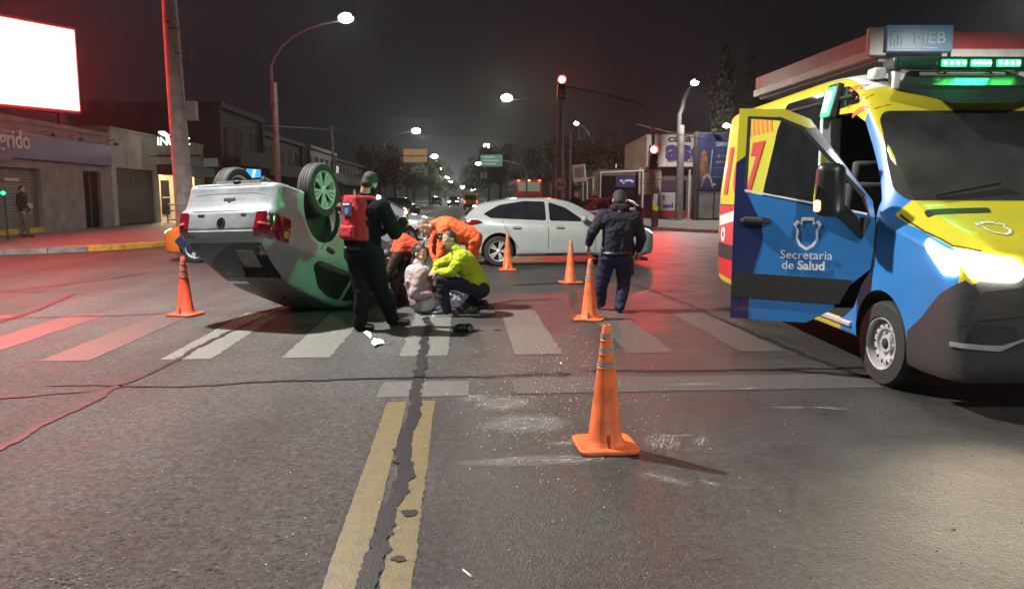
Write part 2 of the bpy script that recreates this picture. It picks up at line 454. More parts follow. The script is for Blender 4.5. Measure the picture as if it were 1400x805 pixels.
HATCH = dict(L=4.36, W=1.82, wr_=.325, axles=(.88, 3.53),
    s=[0, .04, .15, .45, .9, 1.25, 1.55, 2.0, 2.5, 3.1, 3.6, 3.92, 4.1, 4.24, 4.33, 4.36],
    zr=[.60, .70, .78, .87, .96, 1.03, 1.21, 1.41, 1.475, 1.46, 1.40, 1.33, 1.19, 1.05, .95, .80],
    zb=[.34, .26, .21, .19, .19, .2, .2, .2, .2, .2, .21, .24, .27, .3, .34, .42],
    zbelt=[.55, .66, .73, .81, .87, .90, .92, .94, .97, 1.0, 1.03, 1.05, 1.03, .99, .9, .75],
    w=[.50, .66, .78, .87, .905, .91, .91, .91, .91, .91, .905, .89, .87, .84, .78, .66],
    wr=[.36, .46, .55, .66, .70, .68, .64, .60, .60, .59, .57, .55, .56, .60, .58, .5])
SEDAN = dict(L=4.48, W=1.76, wr_=.32, axles=(.85, 3.5),
    s=[0, .05, .18, .5, .9, 1.2, 1.5, 1.95, 2.5, 3.05, 3.4, 3.8, 4.0, 4.25, 4.42, 4.48],
    zr=[.60, .70, .78, .87, .95, 1.01, 1.18, 1.40, 1.47, 1.43, 1.33, 1.12, 1.095, 1.085, 1.05, .93],
    zb=[.34, .26, .21, .19, .19, .2, .2, .2, .2, .2, .2, .22, .24, .27, .30, .36],
    zbelt=[.55, .66, .73, .81, .87, .90, .91, .93, .95, .97, .99, 1.01, 1.02, 1.0, .94, .82],
    w=[.50, .66, .77, .85, .875, .88, .88, .88, .88, .88, .88, .87, .865, .85, .80, .72],
    wr=[.36, .46, .55, .64, .68, .66, .62, .58, .57, .56, .55, .60, .66, .68, .66, .6])

def finish_body(sp, me, paint, root, cutters=()):
    for p_ in (paint if isinstance(paint, (list, tuple)) else [paint]): me.materials.append(p_)
    me.materials.append(DARK)
    me = boolean(me, arch_cutter(sp))
    for c in cutters: me = boolean(me, c)
    me.shade_smooth(); me.set_sharp_from_angle(angle=R(42))
    return link('body', me, root)

def sx_(sp, pts): return [(sp['L'] / 2 - s, z) for s, z in pts]

def passenger_car(name, label, sp, paint, mtx, group=None, cat='car', rim='spoke', sides=(-1, 1), hatch=True, wheels=True, lit_front=0, lit_rear=0, simple=False):
    root = thing(name, label, cat, mtx=mtx, group=group)
    me, bv = car_body(sp); L = sp['L']
    finish_body(sp, me, paint, root)
    hg = sp['axles'][1]
    if hatch: win = [[(1.62, .95), (2.05, 1.25), (2.42, 1.375), (2.42, .975)], [(2.50, .978), (2.50, 1.383), (2.95, 1.395), (3.5, 1.31), (3.86, 1.12), (3.70, 1.035)]]
    else: win = [[(1.60, .94), (2.02, 1.26), (2.36, 1.365), (2.36, .96)], [(2.43, .965), (2.43, 1.37), (2.75, 1.37), (3.1, 1.3), (3.42, 1.09), (3.36, 1.0)]]
    for sg in sides:
        ax = '+y' if sg > 0 else '-y'
        for k, pw in enumerate(win):
            p = sx_(sp, pw)
            patch('side_window', bv, rounded(p, .05), ax, GLASS, root, .004, .08)
        if not simple:
            for pts in ([(1.42, .3), (1.42, .8), (1.5, .93)], [(2.46, .25), (2.45, .95)], [(3.45, .98), (3.35, .75), (3.12, .42), (3.1, .25)], [(1.42, .25), (3.1, .25)]):
                strip('door_seam', bv, sx_(sp, pts), .011, ax, SEAM, root, .0025)
            for s0 in (2.2, 3.15):
                hb = MB(); p = bv.ray_cast(Vector((L / 2 - s0, sg * 3, .83)), Vector((0, -sg, 0)))[0]
                hb.tube([p + Vector((.1, -sg * .005, -.004)), p + Vector((.07, sg * .022, 0)), p + Vector((-.07, sg * .024, .004)), p + Vector((-.1, -sg * .005, .004))], [.012, .016, .017, .012], 8)
                hb.build('door_handle', [paint], root)
                patch('handle_recess', bv, rounded(sx_(sp, [(s0 - .09, .80), (s0 - .09, .855), (s0 + .09, .86), (s0 + .09, .80)]), .03), ax, SEAM, root, .002, .1, .003)
        mb = MB(); p = bv.ray_cast(Vector((L / 2 - 1.68, sg * 3, .98)), Vector((0, -sg, 0)))[0]
        mb.ell(p + Vector((0, sg * .13, .04)), (.075, .12, .075), 12); mb.tube([p + Vector((0, -sg * .02, 0)), p + Vector((0, sg * .08, .02))], .025, 8)
        mb.build('wing_mirror', [paint], root)
        # lower sill
        patch('sill', bv, sx_(sp, [(1.3, .2), (1.3, .275), (3.1, .275), (3.1, .2)]), ax, BLACKPL, root, .004, .15)
    # windscreen / rear glass
    patch('windscreen', bv, rounded([(-.56, 1.05), (-.47, 1.38), (.47, 1.38), (.56, 1.05)], .05), '+x', GLASS, root, .004, .1)
    if hatch:
        patch('rear_window', bv, rounded([(-.52, 1.08), (-.45, 1.29), (.45, 1.29), (.52, 1.08)], .05), '-x', GLASS, root, .004, .08)
    else:
        patch('rear_window', bv, rounded([(-.55, 1.125), (-.44, 1.385), (.44, 1.385), (.55, 1.125)], .05), '-x', GLASS, root, .004, .08)
    # lamps, grille
    for sg in (-1, 1):
        pl = [(sg * .40, .66), (sg * .44, .75), (sg * .70, .79), (sg * .72, .69)]
        lm = LAMPCLR if not lit_front else glow(f'headlamp_{lit_front}', (1, .95, .85), lit_front)
        patch('headlight', bv, rounded(pl, .03), '+x', lm, root, .006, .06)
        sd = '+y' if sg > 0 else '-y'
        if hatch: tl = sx_(sp, [(3.86, .93), (3.95, .99), (4.27, 1.02), (4.3, .90), (4.12, .88)])
        else: tl = sx_(sp, [(4.12, .74), (4.1, .93), (4.40, .93), (4.40, .74)])
        patch('tail_light', bv, rounded(tl, .03), sd, LAMPRED if not lit_rear else glow(f'tail_{lit_rear}', (1, .03, .02), lit_rear), root, .006, .04)
        tr = [(sg * .50, .80), (sg * .46, .93), (sg * .76, .97), (sg * .76, .84)] if hatch else [(sg * .42, .74), (sg * .40, .93), (sg * .74, .93), (sg * .74, .74)]
        patch('tail_light', bv, rounded(tr, .03), '-x', LAMPRED if not lit_rear else MATS[f'tail_{lit_rear}'], root, .006, .04)
    patch('grille', bv, rounded([(-.5, .36), (-.42, .52), (.42, .52), (.5, .36)], .05), '+x', BLACKPL, root, .004, .1)
    patch('number_plate', bv, [(-.2, .55), (-.2, .66), (.2, .66), (.2, .55)], '+x', M('plate_black', (.03, .03, .035), .4), root, .012, .2)
    patch('number_plate', bv, [(-.2, .55), (-.2, .66), (.2, .66), (.2, .55)], '-x', MATS['plate_black'], root, .012, .2)
    patch('bumper_insert', bv, rounded([(-.6, .36), (-.6, .46), (.6, .46), (.6, .36)], .03), '-x', BLACKPL, root, .004, .1)
    if wheels:
        tm = wheel_meshes(sp['wr_'], .21, rim)
        for s0 in sp['axles']:
            for sg in (-1, 1): put_wheel(root, tm, L / 2 - s0, sg * (sp['W'] / 2 - .125), sp['wr_'])
    return root, bv
# ------------------------------------------------------------------ road
def asphalt():
    m = bpy.data.materials.new('asphalt'); m.use_nodes = True; t = m.node_tree; n = t.nodes; L = t.links; b = n['Principled BSDF']
    co = n.new('ShaderNodeTexCoord')
    def nz(scale, det=4, rough=.6, vec=None, typ='ShaderNodeTexNoise'):
        x = n.new(typ); x.inputs['Scale'].default_value = scale
        if typ == 'ShaderNodeTexNoise': x.inputs['Detail'].default_value = det; x.inputs['Roughness'].default_value = rough
        L.new(vec or co.outputs['Object'], x.inputs['Vector']); return x
    def mr(src, a, b_, c, d):
        x = n.new('ShaderNodeMapRange'); x.inputs['From Min'].default_value = a; x.inputs['From Max'].default_value = b_; x.inputs['To Min'].default_value = c; x.inputs['To Max'].default_value = d
        L.new(src, x.inputs['Value']); return x.outputs[0]
    def mul(a, b_):
        x = n.new('ShaderNodeMath'); x.operation = 'MULTIPLY'; L.new(a, x.inputs[0])
        if isinstance(b_, (int, float)): x.inputs[1].default_value = b_
        else: L.new(b_, x.inputs[1])
        return x.outputs[0]
    def add(a, b_):
        x = n.new('ShaderNodeMath'); x.operation = 'ADD'; L.new(a, x.inputs[0])
        if isinstance(b_, (int, float)): x.inputs[1].default_value = b_
        else: L.new(b_, x.inputs[1])
        return x.outputs[0]
    big = nz(.22, 3); mid = nz(1.6, 5); fine = nz(55, 3, .7); vor = nz(95, typ='ShaderNodeTexVoronoi'); vor2 = nz(32, typ='ShaderNodeTexVoronoi')
    # wear lanes along the avenue (tyre paths) and the smoother dark right lane
    sx = n.new('ShaderNodeSeparateXYZ'); L.new(co.outputs['Object'], sx.inputs[0])
    mp = n.new('ShaderNodeMapping'); mp.inputs['Scale'].default_value = (1.1, .06, 1); L.new(co.outputs['Object'], mp.inputs['Vector'])
    lane = nz(1.0, 3, .5, mp.outputs[0])
    wob = add(sx.outputs['X'], mul(nz(.9, 2).outputs['Fac'], .5))
    right = mr(wob, -.05, .55, 0, 1)
    base = mul(mr(big.outputs['Fac'], .3, .7, .72, 1.25), mr(mid.outputs['Fac'], .3, .7, .85, 1.15))
    base = mul(base, mr(lane.outputs['Fac'], .35, .65, .82, 1.18))
    base = mul(base, mr(fine.outputs['Fac'], .3, .7, .84, 1.16))
    stones = mr(vor.outputs['Distance'], .0, .5, 1.4, .72)
    mid2 = nz(13, 4, .7); base = mul(base, mr(mid2.outputs['Fac'], .3, .7, .72, 1.28))
    base = mul(base, stones)
    pit = mr(vor2.outputs['Distance'], .0, .12, 0.35, 1.0)                # scattered pits and lost stones
    gate = mr(nz(5, 2).outputs['Fac'], .52, .6, 0, 1)
    pm = n.new('ShaderNodeMix'); pm.data_type = 'FLOAT'; L.new(gate, pm.inputs[0]); pm.inputs[2].default_value = 1; L.new(pit, pm.inputs[3])
    base = mul(base, pm.outputs[0])
    base = mul(base, mr(right, 0, 1, 1.34, .74))
    def cells(scale, thr, r0, r1, seed):                                   # sparse random cells of a Voronoi pattern
        mv = n.new('ShaderNodeMapping'); mv.inputs['Location'].default_value = (seed, seed * .7, 0); mv.inputs['Scale'].default_value = (1, 1.5, 1); L.new(co.outputs['Object'], mv.inputs['Vector'])
        wv = n.new('ShaderNodeVectorMath'); wv.operation = 'ADD'; nn_ = nz(scale * 1.6, 2, .5); sc_ = n.new('ShaderNodeVectorMath'); sc_.operation = 'SCALE'; sc_.inputs['Scale'].default_value = .6 / scale; L.new(nn_.outputs['Color'], sc_.inputs[0]); L.new(mv.outputs[0], wv.inputs[0]); L.new(sc_.outputs[0], wv.inputs[1])
        v = nz(scale, vec=wv.outputs[0], typ='ShaderNodeTexVoronoi'); sp_ = n.new('ShaderNodeSeparateColor'); L.new(v.outputs['Color'], sp_.inputs[0])
        return mul(mr(sp_.outputs[0], thr, thr + .02, 0, 1), mr(v.outputs['Distance'], r0, r1, 1, 0))
    clump = mr(nz(1.1, 3).outputs['Fac'], .40, .60, .35, 1)
    holes = mul(cells(30, .80, .16, .34, 3), clump); holes2 = mul(cells(62, .80, .2, .4, 9), clump); pale = mul(cells(52, .86, .22, .42, 17), clump)
    lmask = mr(right, 0, 1, 1, .35)
    base = mul(base, mr(mul(holes, lmask), 0, 1, 1, .28)); base = mul(base, mr(mul(holes2, lmask), 0, 1, 1, .4)); base = add(base, mul(mul(pale, lmask), .9))
    c0 = nz(26, 5, .75); base = mul(base, mr(c0.outputs['Fac'], .35, .65, .72, 1.28))
    # small bright chips of stone
    chip = mr(nz(140, 1).outputs['Fac'], .72, .76, 0, 1)
    base = add(base, mul(chip, .5))
    col = n.new('ShaderNodeVectorMath'); col.operation = 'SCALE'; col.inputs[0].default_value = (.066, .064, .0615); L.new(base, col.inputs['Scale'])
    L.new(col.outputs[0], b.inputs['Base Color'])
    rg = add(mr(mid.outputs['Fac'], .3, .7, .36, .54), mr(right, 0, 1, .16, 0))
    L.new(rg, b.inputs['Roughness']); L.new(mr(right, 0, 1, .12, .34), b.inputs['Specular IOR Level'])
    coarse = nz(26, 5, .75); lump = mul(coarse.outputs['Fac'], mr(right, 0, 1, 2.6, .7))
    h = add(add(mul(fine.outputs['Fac'], .5), lump), mul(mr(vor.outputs['Distance'], 0, .5, 1, 0), mr(right, 0, 1, .75, .35)))
    bp = n.new('ShaderNodeBump'); bp.inputs['Strength'].default_value = .9; bp.inputs['Distance'].default_value = .010
    L.new(h, bp.inputs['Height']); L.new(bp.outputs[0], b.inputs['Normal'])
    return m
ASPH = asphalt()
def flat(name, polys, mat, z, rot=True, kind='structure', parent=None):
    mb = MB()
    for p in polys:
        q = [rd(x, y, z) if rot else Vector((x, y, z)) for x, y in p]
        mb.add(q, [tuple(range(len(q)))])
    o = mb.build(name, mat, parent, smooth=False)
    me = o.data
    if me.polygons and me.polygons[0].normal.z < 0: me.flip_normals()
    if kind: o['kind'] = kind
    return o
g = MB(); g.add([(-400, -60, 0), (400, -60, 0), (400, 900, 0), (-400, 900, 0)], [(0, 1, 2, 3)])
road = g.build('road', ASPH, smooth=False, fix=False); props(road, kind='structure'); road.rotation_euler.z = YAW

def worn(name, rgb, wear, rough=.55, scale=14.0):
    """road paint with patches worn through to the asphalt"""
    m = bpy.data.materials.new(name); m.use_nodes = True; t = m.node_tree; n = t.nodes; L = t.links; b = n['Principled BSDF']
    co = n.new('ShaderNodeTexCoord')
    a = n.new('ShaderNodeTexNoise'); a.inputs['Scale'].default_value = scale; a.inputs['Detail'].default_value = 8; a.inputs['Roughness'].default_value = .72
    c = n.new('ShaderNodeTexNoise'); c.inputs['Scale'].default_value = 90; c.inputs['Detail'].default_value = 3
    for x in (a, c): L.new(co.outputs['Object'], x.inputs['Vector'])
    ad = n.new('ShaderNodeMath'); ad.operation = 'MULTIPLY_ADD'; L.new(c.outputs['Fac'], ad.inputs[0]); ad.inputs[1].default_value = .35; L.new(a.outputs['Fac'], ad.inputs[2])
    r = n.new('ShaderNodeMapRange'); r.inputs['From Min'].default_value = wear - .16; r.inputs['From Max'].default_value = wear + .16; L.new(ad.outputs[0], r.inputs['Value'])
    mx = n.new('ShaderNodeMix'); mx.data_type = 'RGBA'; L.new(r.outputs[0], mx.inputs[0]); mx.inputs[6].default_value = (.062, .058, .054, 1); mx.inputs[7].default_value = (*rgb, 1)
    m2 = n.new('ShaderNodeMix'); m2.data_type = 'RGBA'; m2.blend_type = 'MULTIPLY'; m2.inputs[0].default_value = .5
    L.new(mx.outputs[2], m2.inputs[6]); L.new(c.outputs['Color'], m2.inputs[7])
    L.new(m2.outputs[2], b.inputs['Base Color']); b.inputs['Roughness'].default_value = rough
    bp = n.new('ShaderNodeBump'); bp.inputs['Strength'].default_value = .5; bp.inputs['Distance'].default_value = .005; L.new(c.outputs['Fac'], bp.inputs['Height']); L.new(bp.outputs[0], b.inputs['Normal'])
    return m
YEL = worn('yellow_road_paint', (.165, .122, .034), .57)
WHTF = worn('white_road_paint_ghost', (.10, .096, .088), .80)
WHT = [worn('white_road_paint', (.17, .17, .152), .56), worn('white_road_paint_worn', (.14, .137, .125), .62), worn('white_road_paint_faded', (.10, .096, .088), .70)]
def ragged(x0, x1, y0, y1, step=.07, amp=.008, s=0):
    rr = random.Random(s); L_ = []; n_ = max(2, int((y1 - y0) / step))
    a = [(x0 + rr.uniform(-amp, amp), y0 + (y1 - y0) * i / n_) for i in range(n_ + 1)]
    b = [(x1 + rr.uniform(-amp, amp), y0 + (y1 - y0) * i / n_) for i in range(n_, -1, -1)]
    return a + b
flat('yellow_line', [ragged(-.565, -.415, -8, 5.72, .03, .004, s=1)], YEL, .004)
flat('yellow_line', [ragged(-.335, -.205, -8, 5.74, .03, .006, s=2)], YEL, .004)
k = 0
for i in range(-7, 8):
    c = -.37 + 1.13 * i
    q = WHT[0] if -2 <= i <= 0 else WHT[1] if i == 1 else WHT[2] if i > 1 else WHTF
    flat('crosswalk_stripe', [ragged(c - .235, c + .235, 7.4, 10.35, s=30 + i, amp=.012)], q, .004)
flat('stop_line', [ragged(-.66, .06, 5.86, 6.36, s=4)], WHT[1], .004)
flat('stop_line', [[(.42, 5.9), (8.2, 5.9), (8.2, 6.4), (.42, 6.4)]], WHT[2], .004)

TAR = M('crack_seal_tar', (.016, .016, .017), .5, spec=.22, nz=(30, .4), bump=(110, .6, .006))
def tarline(name, pts, w, z=.008, seed=0, amp=.25):
    rr = random.Random(seed); P = []
    pts = [Vector((*p, 0)) for p in pts]
    for i in range(len(pts) - 1):
        n_ = max(2, int((pts[i + 1] - pts[i]).length / .03))
        for j in range(n_): P.append(pts[i].lerp(pts[i + 1], j / n_))
    P.append(pts[-1]); L_ = []; R_ = []
    wob = 0
    for i, p in enumerate(P):
        d = (P[min(i + 1, len(P) - 1)] - P[max(i - 1, 0)]).normalized(); nn = Vector((-d.y, d.x, 0))
        wob = wob * .9 + rr.uniform(-1, 1) * .012
        e = 1 if 2 < i < len(P) - 3 else .4
        ww = w * e
        c = p + nn * wob
        L_.append(c + nn * ww / 2 * (1 + rr.uniform(-amp, amp)) + Vector((0, 0, z))); R_.append(c - nn * ww / 2 * (1 + rr.uniform(-amp, amp)) + Vector((0, 0, z)))
    mb = MB(); n_ = len(L_)
    mb.add(L_ + R_, [(i, i + 1, n_ + i + 1, n_ + i) for i in range(n_ - 1)])
    o = mb.build(name, TAR, smooth=False); o['kind'] = 'structure'
    if o.data.polygons[0].normal.z < 0: o.data.flip_normals()
    return o
def gp(*p): return [tuple(gnd(a, b).xy) for a, b in p]
tarline('tar_seam', gp((585, 433), (583, 460), (578, 500), (566, 548), (556, 600), (548, 650), (530, 712), (512, 770), (498, 805), (470, 900)), .088, seed=3, amp=.22)
tarline('tar_seam', gp((60, 527), (240, 529), (400, 521), (520, 518), (650, 516), (760, 512)), .045, seed=4, amp=.5)
tarline('tar_seam', gp((800, 508), (950, 507), (1100, 505), (1250, 500)), .05, seed=5, amp=.5)
tarline('tar_seam', gp((395, 418), (330, 447), (245, 490), (180, 520), (130, 547), (60, 582), (0, 612), (-80, 650)), .055, seed=6, amp=.5)
tarline('tar_seam', gp((130, 535), (60, 541), (0, 545), (-90, 550)), .05, seed=7, amp=.5)
tarline('tar_seam', gp((100, 403), (60, 421), (10, 438), (-60, 460)), .06, seed=8, amp=.5)
tarline('tar_seam', gp((250, 428), (150, 432), (60, 434), (-40, 437)), .04, seed=9, amp=.6)
tarline('tar_seam', gp((210, 372), (130, 384), (50, 394), (-30, 402)), .05, seed=10, amp=.6)
tarline('tar_seam', gp((60, 399), (20, 400), (-40, 399)), .06, seed=20, amp=.6)
tarline('tar_seam', gp((640, 422), (700, 411), (760, 409)), .06, seed=11)
tarline('tar_seam', gp((860, 386), (905, 402), (960, 425), (1060, 470), (1180, 515)), .07, seed=12)
tarline('tar_seam', gp((700, 390), (760, 387), (820, 390)), .12, seed=13)
tarline('tar_seam', gp((880, 397), (960, 400)), .08, seed=14)
for i, (px, py, w_, h_) in enumerate(((560, 702, .045, .025), (546, 765, .032, .022), (541, 616, .03, .018), (543, 632, .03, .016))):
    c = gnd(px, py); rr = random.Random(50 + i)
    flat('tar_blot', [[(c.x + math.cos(t) * w_ * rr.uniform(.6, 1.25), c.y + math.sin(t) * w_ * rr.uniform(.6, 1.1)) for t in [k_ * math.pi / 7 for k_ in range(14)]]], TAR, .0085, rot=False)

# manhole-like oily stain under the wreck and scuffed chalky scratches
def scuff_mat():
    m = bpy.data.materials.new('chalky_scuff'); m.use_nodes = True; t = m.node_tree; n = t.nodes; L = t.links; b = n['Principled BSDF']
    b.inputs['Base Color'].default_value = (.46, .45, .43, 1); b.inputs['Roughness'].default_value = .85
    co = n.new('ShaderNodeTexCoord'); mp = n.new('ShaderNodeMapping'); mp.inputs['Scale'].default_value = (7, 45, 1); L.new(co.outputs['Object'], mp.inputs['Vector'])
    a = n.new('ShaderNodeTexNoise'); a.inputs['Scale'].default_value = 1.4; a.inputs['Detail'].default_value = 7; a.inputs['Roughness'].default_value = .75; L.new(mp.outputs[0], a.inputs['Vector'])
    g_ = n.new('ShaderNodeTexNoise'); g_.inputs['Scale'].default_value = 130; L.new(co.outputs['Object'], g_.inputs['Vector'])
    gr = n.new('ShaderNodeTexGradient'); gr.gradient_type = 'SPHERICAL'
    m2 = n.new('ShaderNodeMapping'); m2.inputs['Location'].default_value = (-1, -1, 0); m2.inputs['Scale'].default_value = (2, 2, 0); L.new(co.outputs['Generated'], m2.inputs['Vector']); L.new(m2.outputs[0], gr.inputs['Vector'])
    def mth(op, x, y):
        k = n.new('ShaderNodeMath'); k.operation = op
        for i_, v in enumerate((x, y)):
            if isinstance(v, (int, float)): k.inputs[i_].default_value = v
            else: L.new(v, k.inputs[i_])
        return k.outputs[0]
    r = n.new('ShaderNodeMapRange'); r.inputs['From Min'].default_value = .47; r.inputs['From Max'].default_value = .63; L.new(a.outputs['Fac'], r.inputs['Value'])
    r2 = n.new('ShaderNodeMapRange'); r2.inputs['From Min'].default_value = .35; r2.inputs['From Max'].default_value = .6; L.new(g_.outputs['Fac'], r2.inputs['Value'])
    f = mth('MULTIPLY', mth('MULTIPLY', r.outputs[0], r2.outputs[0]), mth('MINIMUM', mth('MULTIPLY', gr.outputs['Fac'], 2.0), 1.0))
    tr = n.new('ShaderNodeBsdfTransparent'); mx = n.new('ShaderNodeMixShader'); L.new(f, mx.inputs[0]); L.new(tr.outputs[0], mx.inputs[1]); L.new(b.outputs[0], mx.inputs[2]); L.new(mx.outputs[0], n['Material Output'].inputs['Surface'])
    return m
SCUFF = scuff_mat()
for i, (px_, py_, lx, ly, an_) in enumerate(((906, 604, .36, .26, 80), (908, 655, .34, .13, -38), (959, 604, .24, .09, 70), (971, 661, .16, .06, -50), (740, 630, 1.1, .20, 6), (690, 552, .5, .42, 25), (720, 580, .7, .5, 10), (790, 606, .5, .12, 12), (932, 596, .22, .04, 8), (1080, 558, .3, .06, 4), (1135, 559, .3, .10, -12), (950, 526, .5, .10, 8), (1022, 532, .24, .06, 20), (650, 545, .3, .2, 50), (880, 400, .9, .14, 60))):
    c = gnd(px_, py_); mb = MB(); k_ = 20
    mb.add([(0, 0, 0)] + [(math.cos(q_ * 2 * math.pi / k_) * lx / 2, math.sin(q_ * 2 * math.pi / k_) * ly / 2, 0) for q_ in range(k_)], [(0, 1 + q_, 1 + (q_ + 1) % k_) for q_ in range(k_)])
    o = mb.build('chalk_scuff', SCUFF, smooth=False, fix=False); o.location = (c.x, c.y, .0055 + .0002 * i); o.rotation_euler.z = R(an_); o['kind'] = 'structure'
# ------------------------------------------------------------------ pavements
PAVE = M('pavement_concrete', (.17, .155, .14), .75, nz=(2.2, .3), bump=(45, .4, .008))
KERB = M('kerb_concrete', (.22, .21, .19), .7, nz=(5, .35), bump=(60, .5, .006))
KYEL = M('yellow_kerb_paint', (.50, .30, .04), .55, nz=(6, .3), bump=(60, .4, .004))
def offset_line(P, d):
    out = []
    for i, p in enumerate(P):
        a = Vector(P[max(i - 1, 0)]); b = Vector(P[min(i + 1, len(P) - 1)]); t = (b - a).normalized()
        out.append((p[0] - t.y * d, p[1] + t.x * d))
    return out
def pavement(name, edge, far, side, z=.13):
    """edge = kerb line, far = closing points behind it; side = which side of the edge the pavement lies"""
    q = [tuple(v) for v in smoothline([np.array(p) for p in edge], 6)]
    inner = offset_line(q, .18 * side)
    mb = MB(); pts = inner + list(far)
    n_ = len(pts); V = [Vector((x, y, z)) for x, y in pts] + [Vector((x, y, -.05)) for x, y in pts]
    mb.add(V, [tuple(range(n_))] + [(i, (i + 1) % n_, n_ + (i + 1) % n_, n_ + i) for i in range(n_)])
    o = mb.build(name, PAVE, smooth=False); o['kind'] = 'structure'
    # kerb stones, one by one
    tot = [0]
    for a, b in zip(q[:-1], q[1:]): tot.append(tot[-1] + math.dist(a, b))
    def pt(line, d):
        i = min(max(0, int(np.searchsorted(tot, d)) - 1), len(line) - 2); t = (d - tot[i]) / max(1e-6, tot[i + 1] - tot[i])
        return Vector((line[i][0] * (1 - t) + line[i + 1][0] * t, line[i][1] * (1 - t) + line[i + 1][1] * t, 0))
    return o, q, inner, tot, pt
far = [tuple(rd(-70, 400).xy), tuple(rd(-90, 20).xy)]
pl, q, inn, tot, pt = pavement('pavement', [(-60, 2), (-30, 12.2), (-20, 16.4), (-13.6, 20.2), (-11.6, 22.0), (-10.75, 24.2), (-10.7, 28), tuple(rd(-8.7, 34).xy), tuple(rd(-8.7, 60).xy), tuple(rd(-8.7, 140).xy), tuple(rd(-8.7, 400).xy)], far, 1)
d = 0; i = 0; mbs = None
rr = random.Random(3)
start = next(t for t, p in zip(tot, q) if p[0] > -22)
d = start
while d < tot[-1] - 1 and i < 60:
    a, b, c, e = pt(q, d + .008), pt(q, d + .992), pt(inn, d + .992), pt(inn, d + .008); h = .145 + rr.uniform(-.006, .006)
    m_ = MB(); Z = Vector((0, 0, h)); D_ = Vector((0, 0, -.05))
    m_.add([a + D_, b + D_, c + D_, e + D_, a + Z, b + Z, c + Z, e + Z], [(3, 2, 1, 0), (4, 5, 6, 7), (0, 1, 5, 4), (1, 2, 6, 5), (2, 3, 7, 6), (3, 0, 4, 7)])
    yel = -12.35 < a.x < -10.9 and a.y < 24
    m_.build('kerb_stone', KYEL if yel else KERB, pl, smooth=False, bevel=.015, seg=1); d += 1.0; i += 1
# yellow painted ramp on the corner
yb = MB(); pp = [pt(inn, start + x) for x in (0,)]
ka = [p for p in inn if -12.5 < p[0] < -11.0 and p[1] < 24]
if len(ka) > 1:
    ba = offset_line(ka, .55)
    n_ = len(ka); yb.add([Vector((x, y, .134)) for x, y in ka] + [Vector((x, y, .134)) for x, y in ba], [(i, i + 1, n_ + i + 1, n_ + i) for i in range(n_ - 1)])
    o = yb.build('yellow_ramp', KYEL, pl, smooth=False)
    if o.data.polygons[0].normal.z < 0: o.data.flip_normals()
pr, q, inn, tot, pt = pavement('pavement', [tuple(rd(9.0, 400).xy), tuple(rd(9.0, 140).xy), tuple(rd(9.0, 60).xy), tuple(rd(8.9, 42).xy), (6.3, 37.5), (7.0, 34.6), (9.0, 32.0), (14, 29), (30, 25), (70, 20)], [tuple(rd(90, 20).xy), tuple(rd(70, 400).xy)], 1)
d = next(t for t, p in zip(tot, q) if p[1] < 60); i = 0
while d < tot[-1] - 1 and i < 55:
    a, b, c, e = pt(q, d + .008), pt(q, d + .992), pt(inn, d + .992), pt(inn, d + .008); h = .145 + rr.uniform(-.006, .006)
    m_ = MB(); Z = Vector((0, 0, h)); D_ = Vector((0, 0, -.05))
    m_.add([a + D_, b + D_, c + D_, e + D_, a + Z, b + Z, c + Z, e + Z], [(3, 2, 1, 0), (4, 5, 6, 7), (0, 1, 5, 4), (1, 2, 6, 5), (2, 3, 7, 6), (3, 0, 4, 7)])
    m_.build('kerb_stone', KERB, pr, smooth=False, bevel=.015, seg=1); d += 1.0; i += 1
# ------------------------------------------------------------------ ambulance
AY = M('ambulance_yellow', (.52, .46, .03), .3, nz=(4, .06), coat=.5)
AB = M('ambulance_blue', (.028, .165, .44), .3, nz=(4, .06), coat=.5)
AN = M('ambulance_navy', (.012, .022, .085), .3, nz=(4, .08), coat=.5)
AR = M('ambulance_red', (.50, .022, .03), .35, nz=(5, .08), coat=.4)
AO = M('ambulance_orange_print', (.55, .13, .03), .4, nz=(5, .1))
BUMP = M('bumper_charcoal', (.030, .030, .031), .5, nz=(30, .2), bump=(220, .12, .002))
AW = M('ambulance_white', (.62, .65, .66), .32, nz=(4, .05), coat=.4)
PRINT = M('white_print', (.62, .66, .70), .45)
GREYP = M('grey_interior', (.22, .23, .22), .6, nz=(12, .15))
GREEN = glow('green_beacon', (.02, 1.0, .16), 5.0); GREENHOT = glow('green_beacon_core', (.10, 1.0, .16), 60)
GREEN2 = glow('green_beacon_soft', (.02, 1.6, .35), 1.0)
VAN = dict(L=5.9, W=2.02, wr_=.35, axles=(1.0, 4.65), gap=.07, boxy=True, n=110,
    s=[0, .03, .10, .28, .6, .95, 1.2, 1.5, 1.75, 1.95, 2.3, 3, 5.5, 5.82, 5.9],
    zr=[.86, 1.04, 1.17, 1.26, 1.37, 1.50, 1.79, 2.12, 2.41, 2.59, 2.71, 2.74, 2.74, 2.71, 2.64],
    zb=[.36, .28, .25, .25, .26, .28, .30, .32, .32, .32, .32, .32, .34, .38, .44],
    zbelt=[.78, .95, 1.07, 1.15, 1.23, 1.31, 1.40, 1.46, 1.5, 1.52, 1.55, 1.6, 1.6, 1.6, 1.58],
    w=[.74, .85, .92, .965, .99, 1.0, 1.005, 1.008, 1.01, 1.01, 1.01, 1.01, 1.01, 1.0, .95],
    wr=[.52, .60, .67, .72, .76, .80, .82, .845, .865, .875, .885, .89, .89, .88, .85])
amtx = Matrix.Translation((3.99, 8.17, 0)) @ Matrix.Rotation(R(-89.5), 4, 'Z')
amb = thing('ambulance', 'blue and yellow ambulance van with its front passenger door open and headlight on', 'ambulance', mtx=amtx)
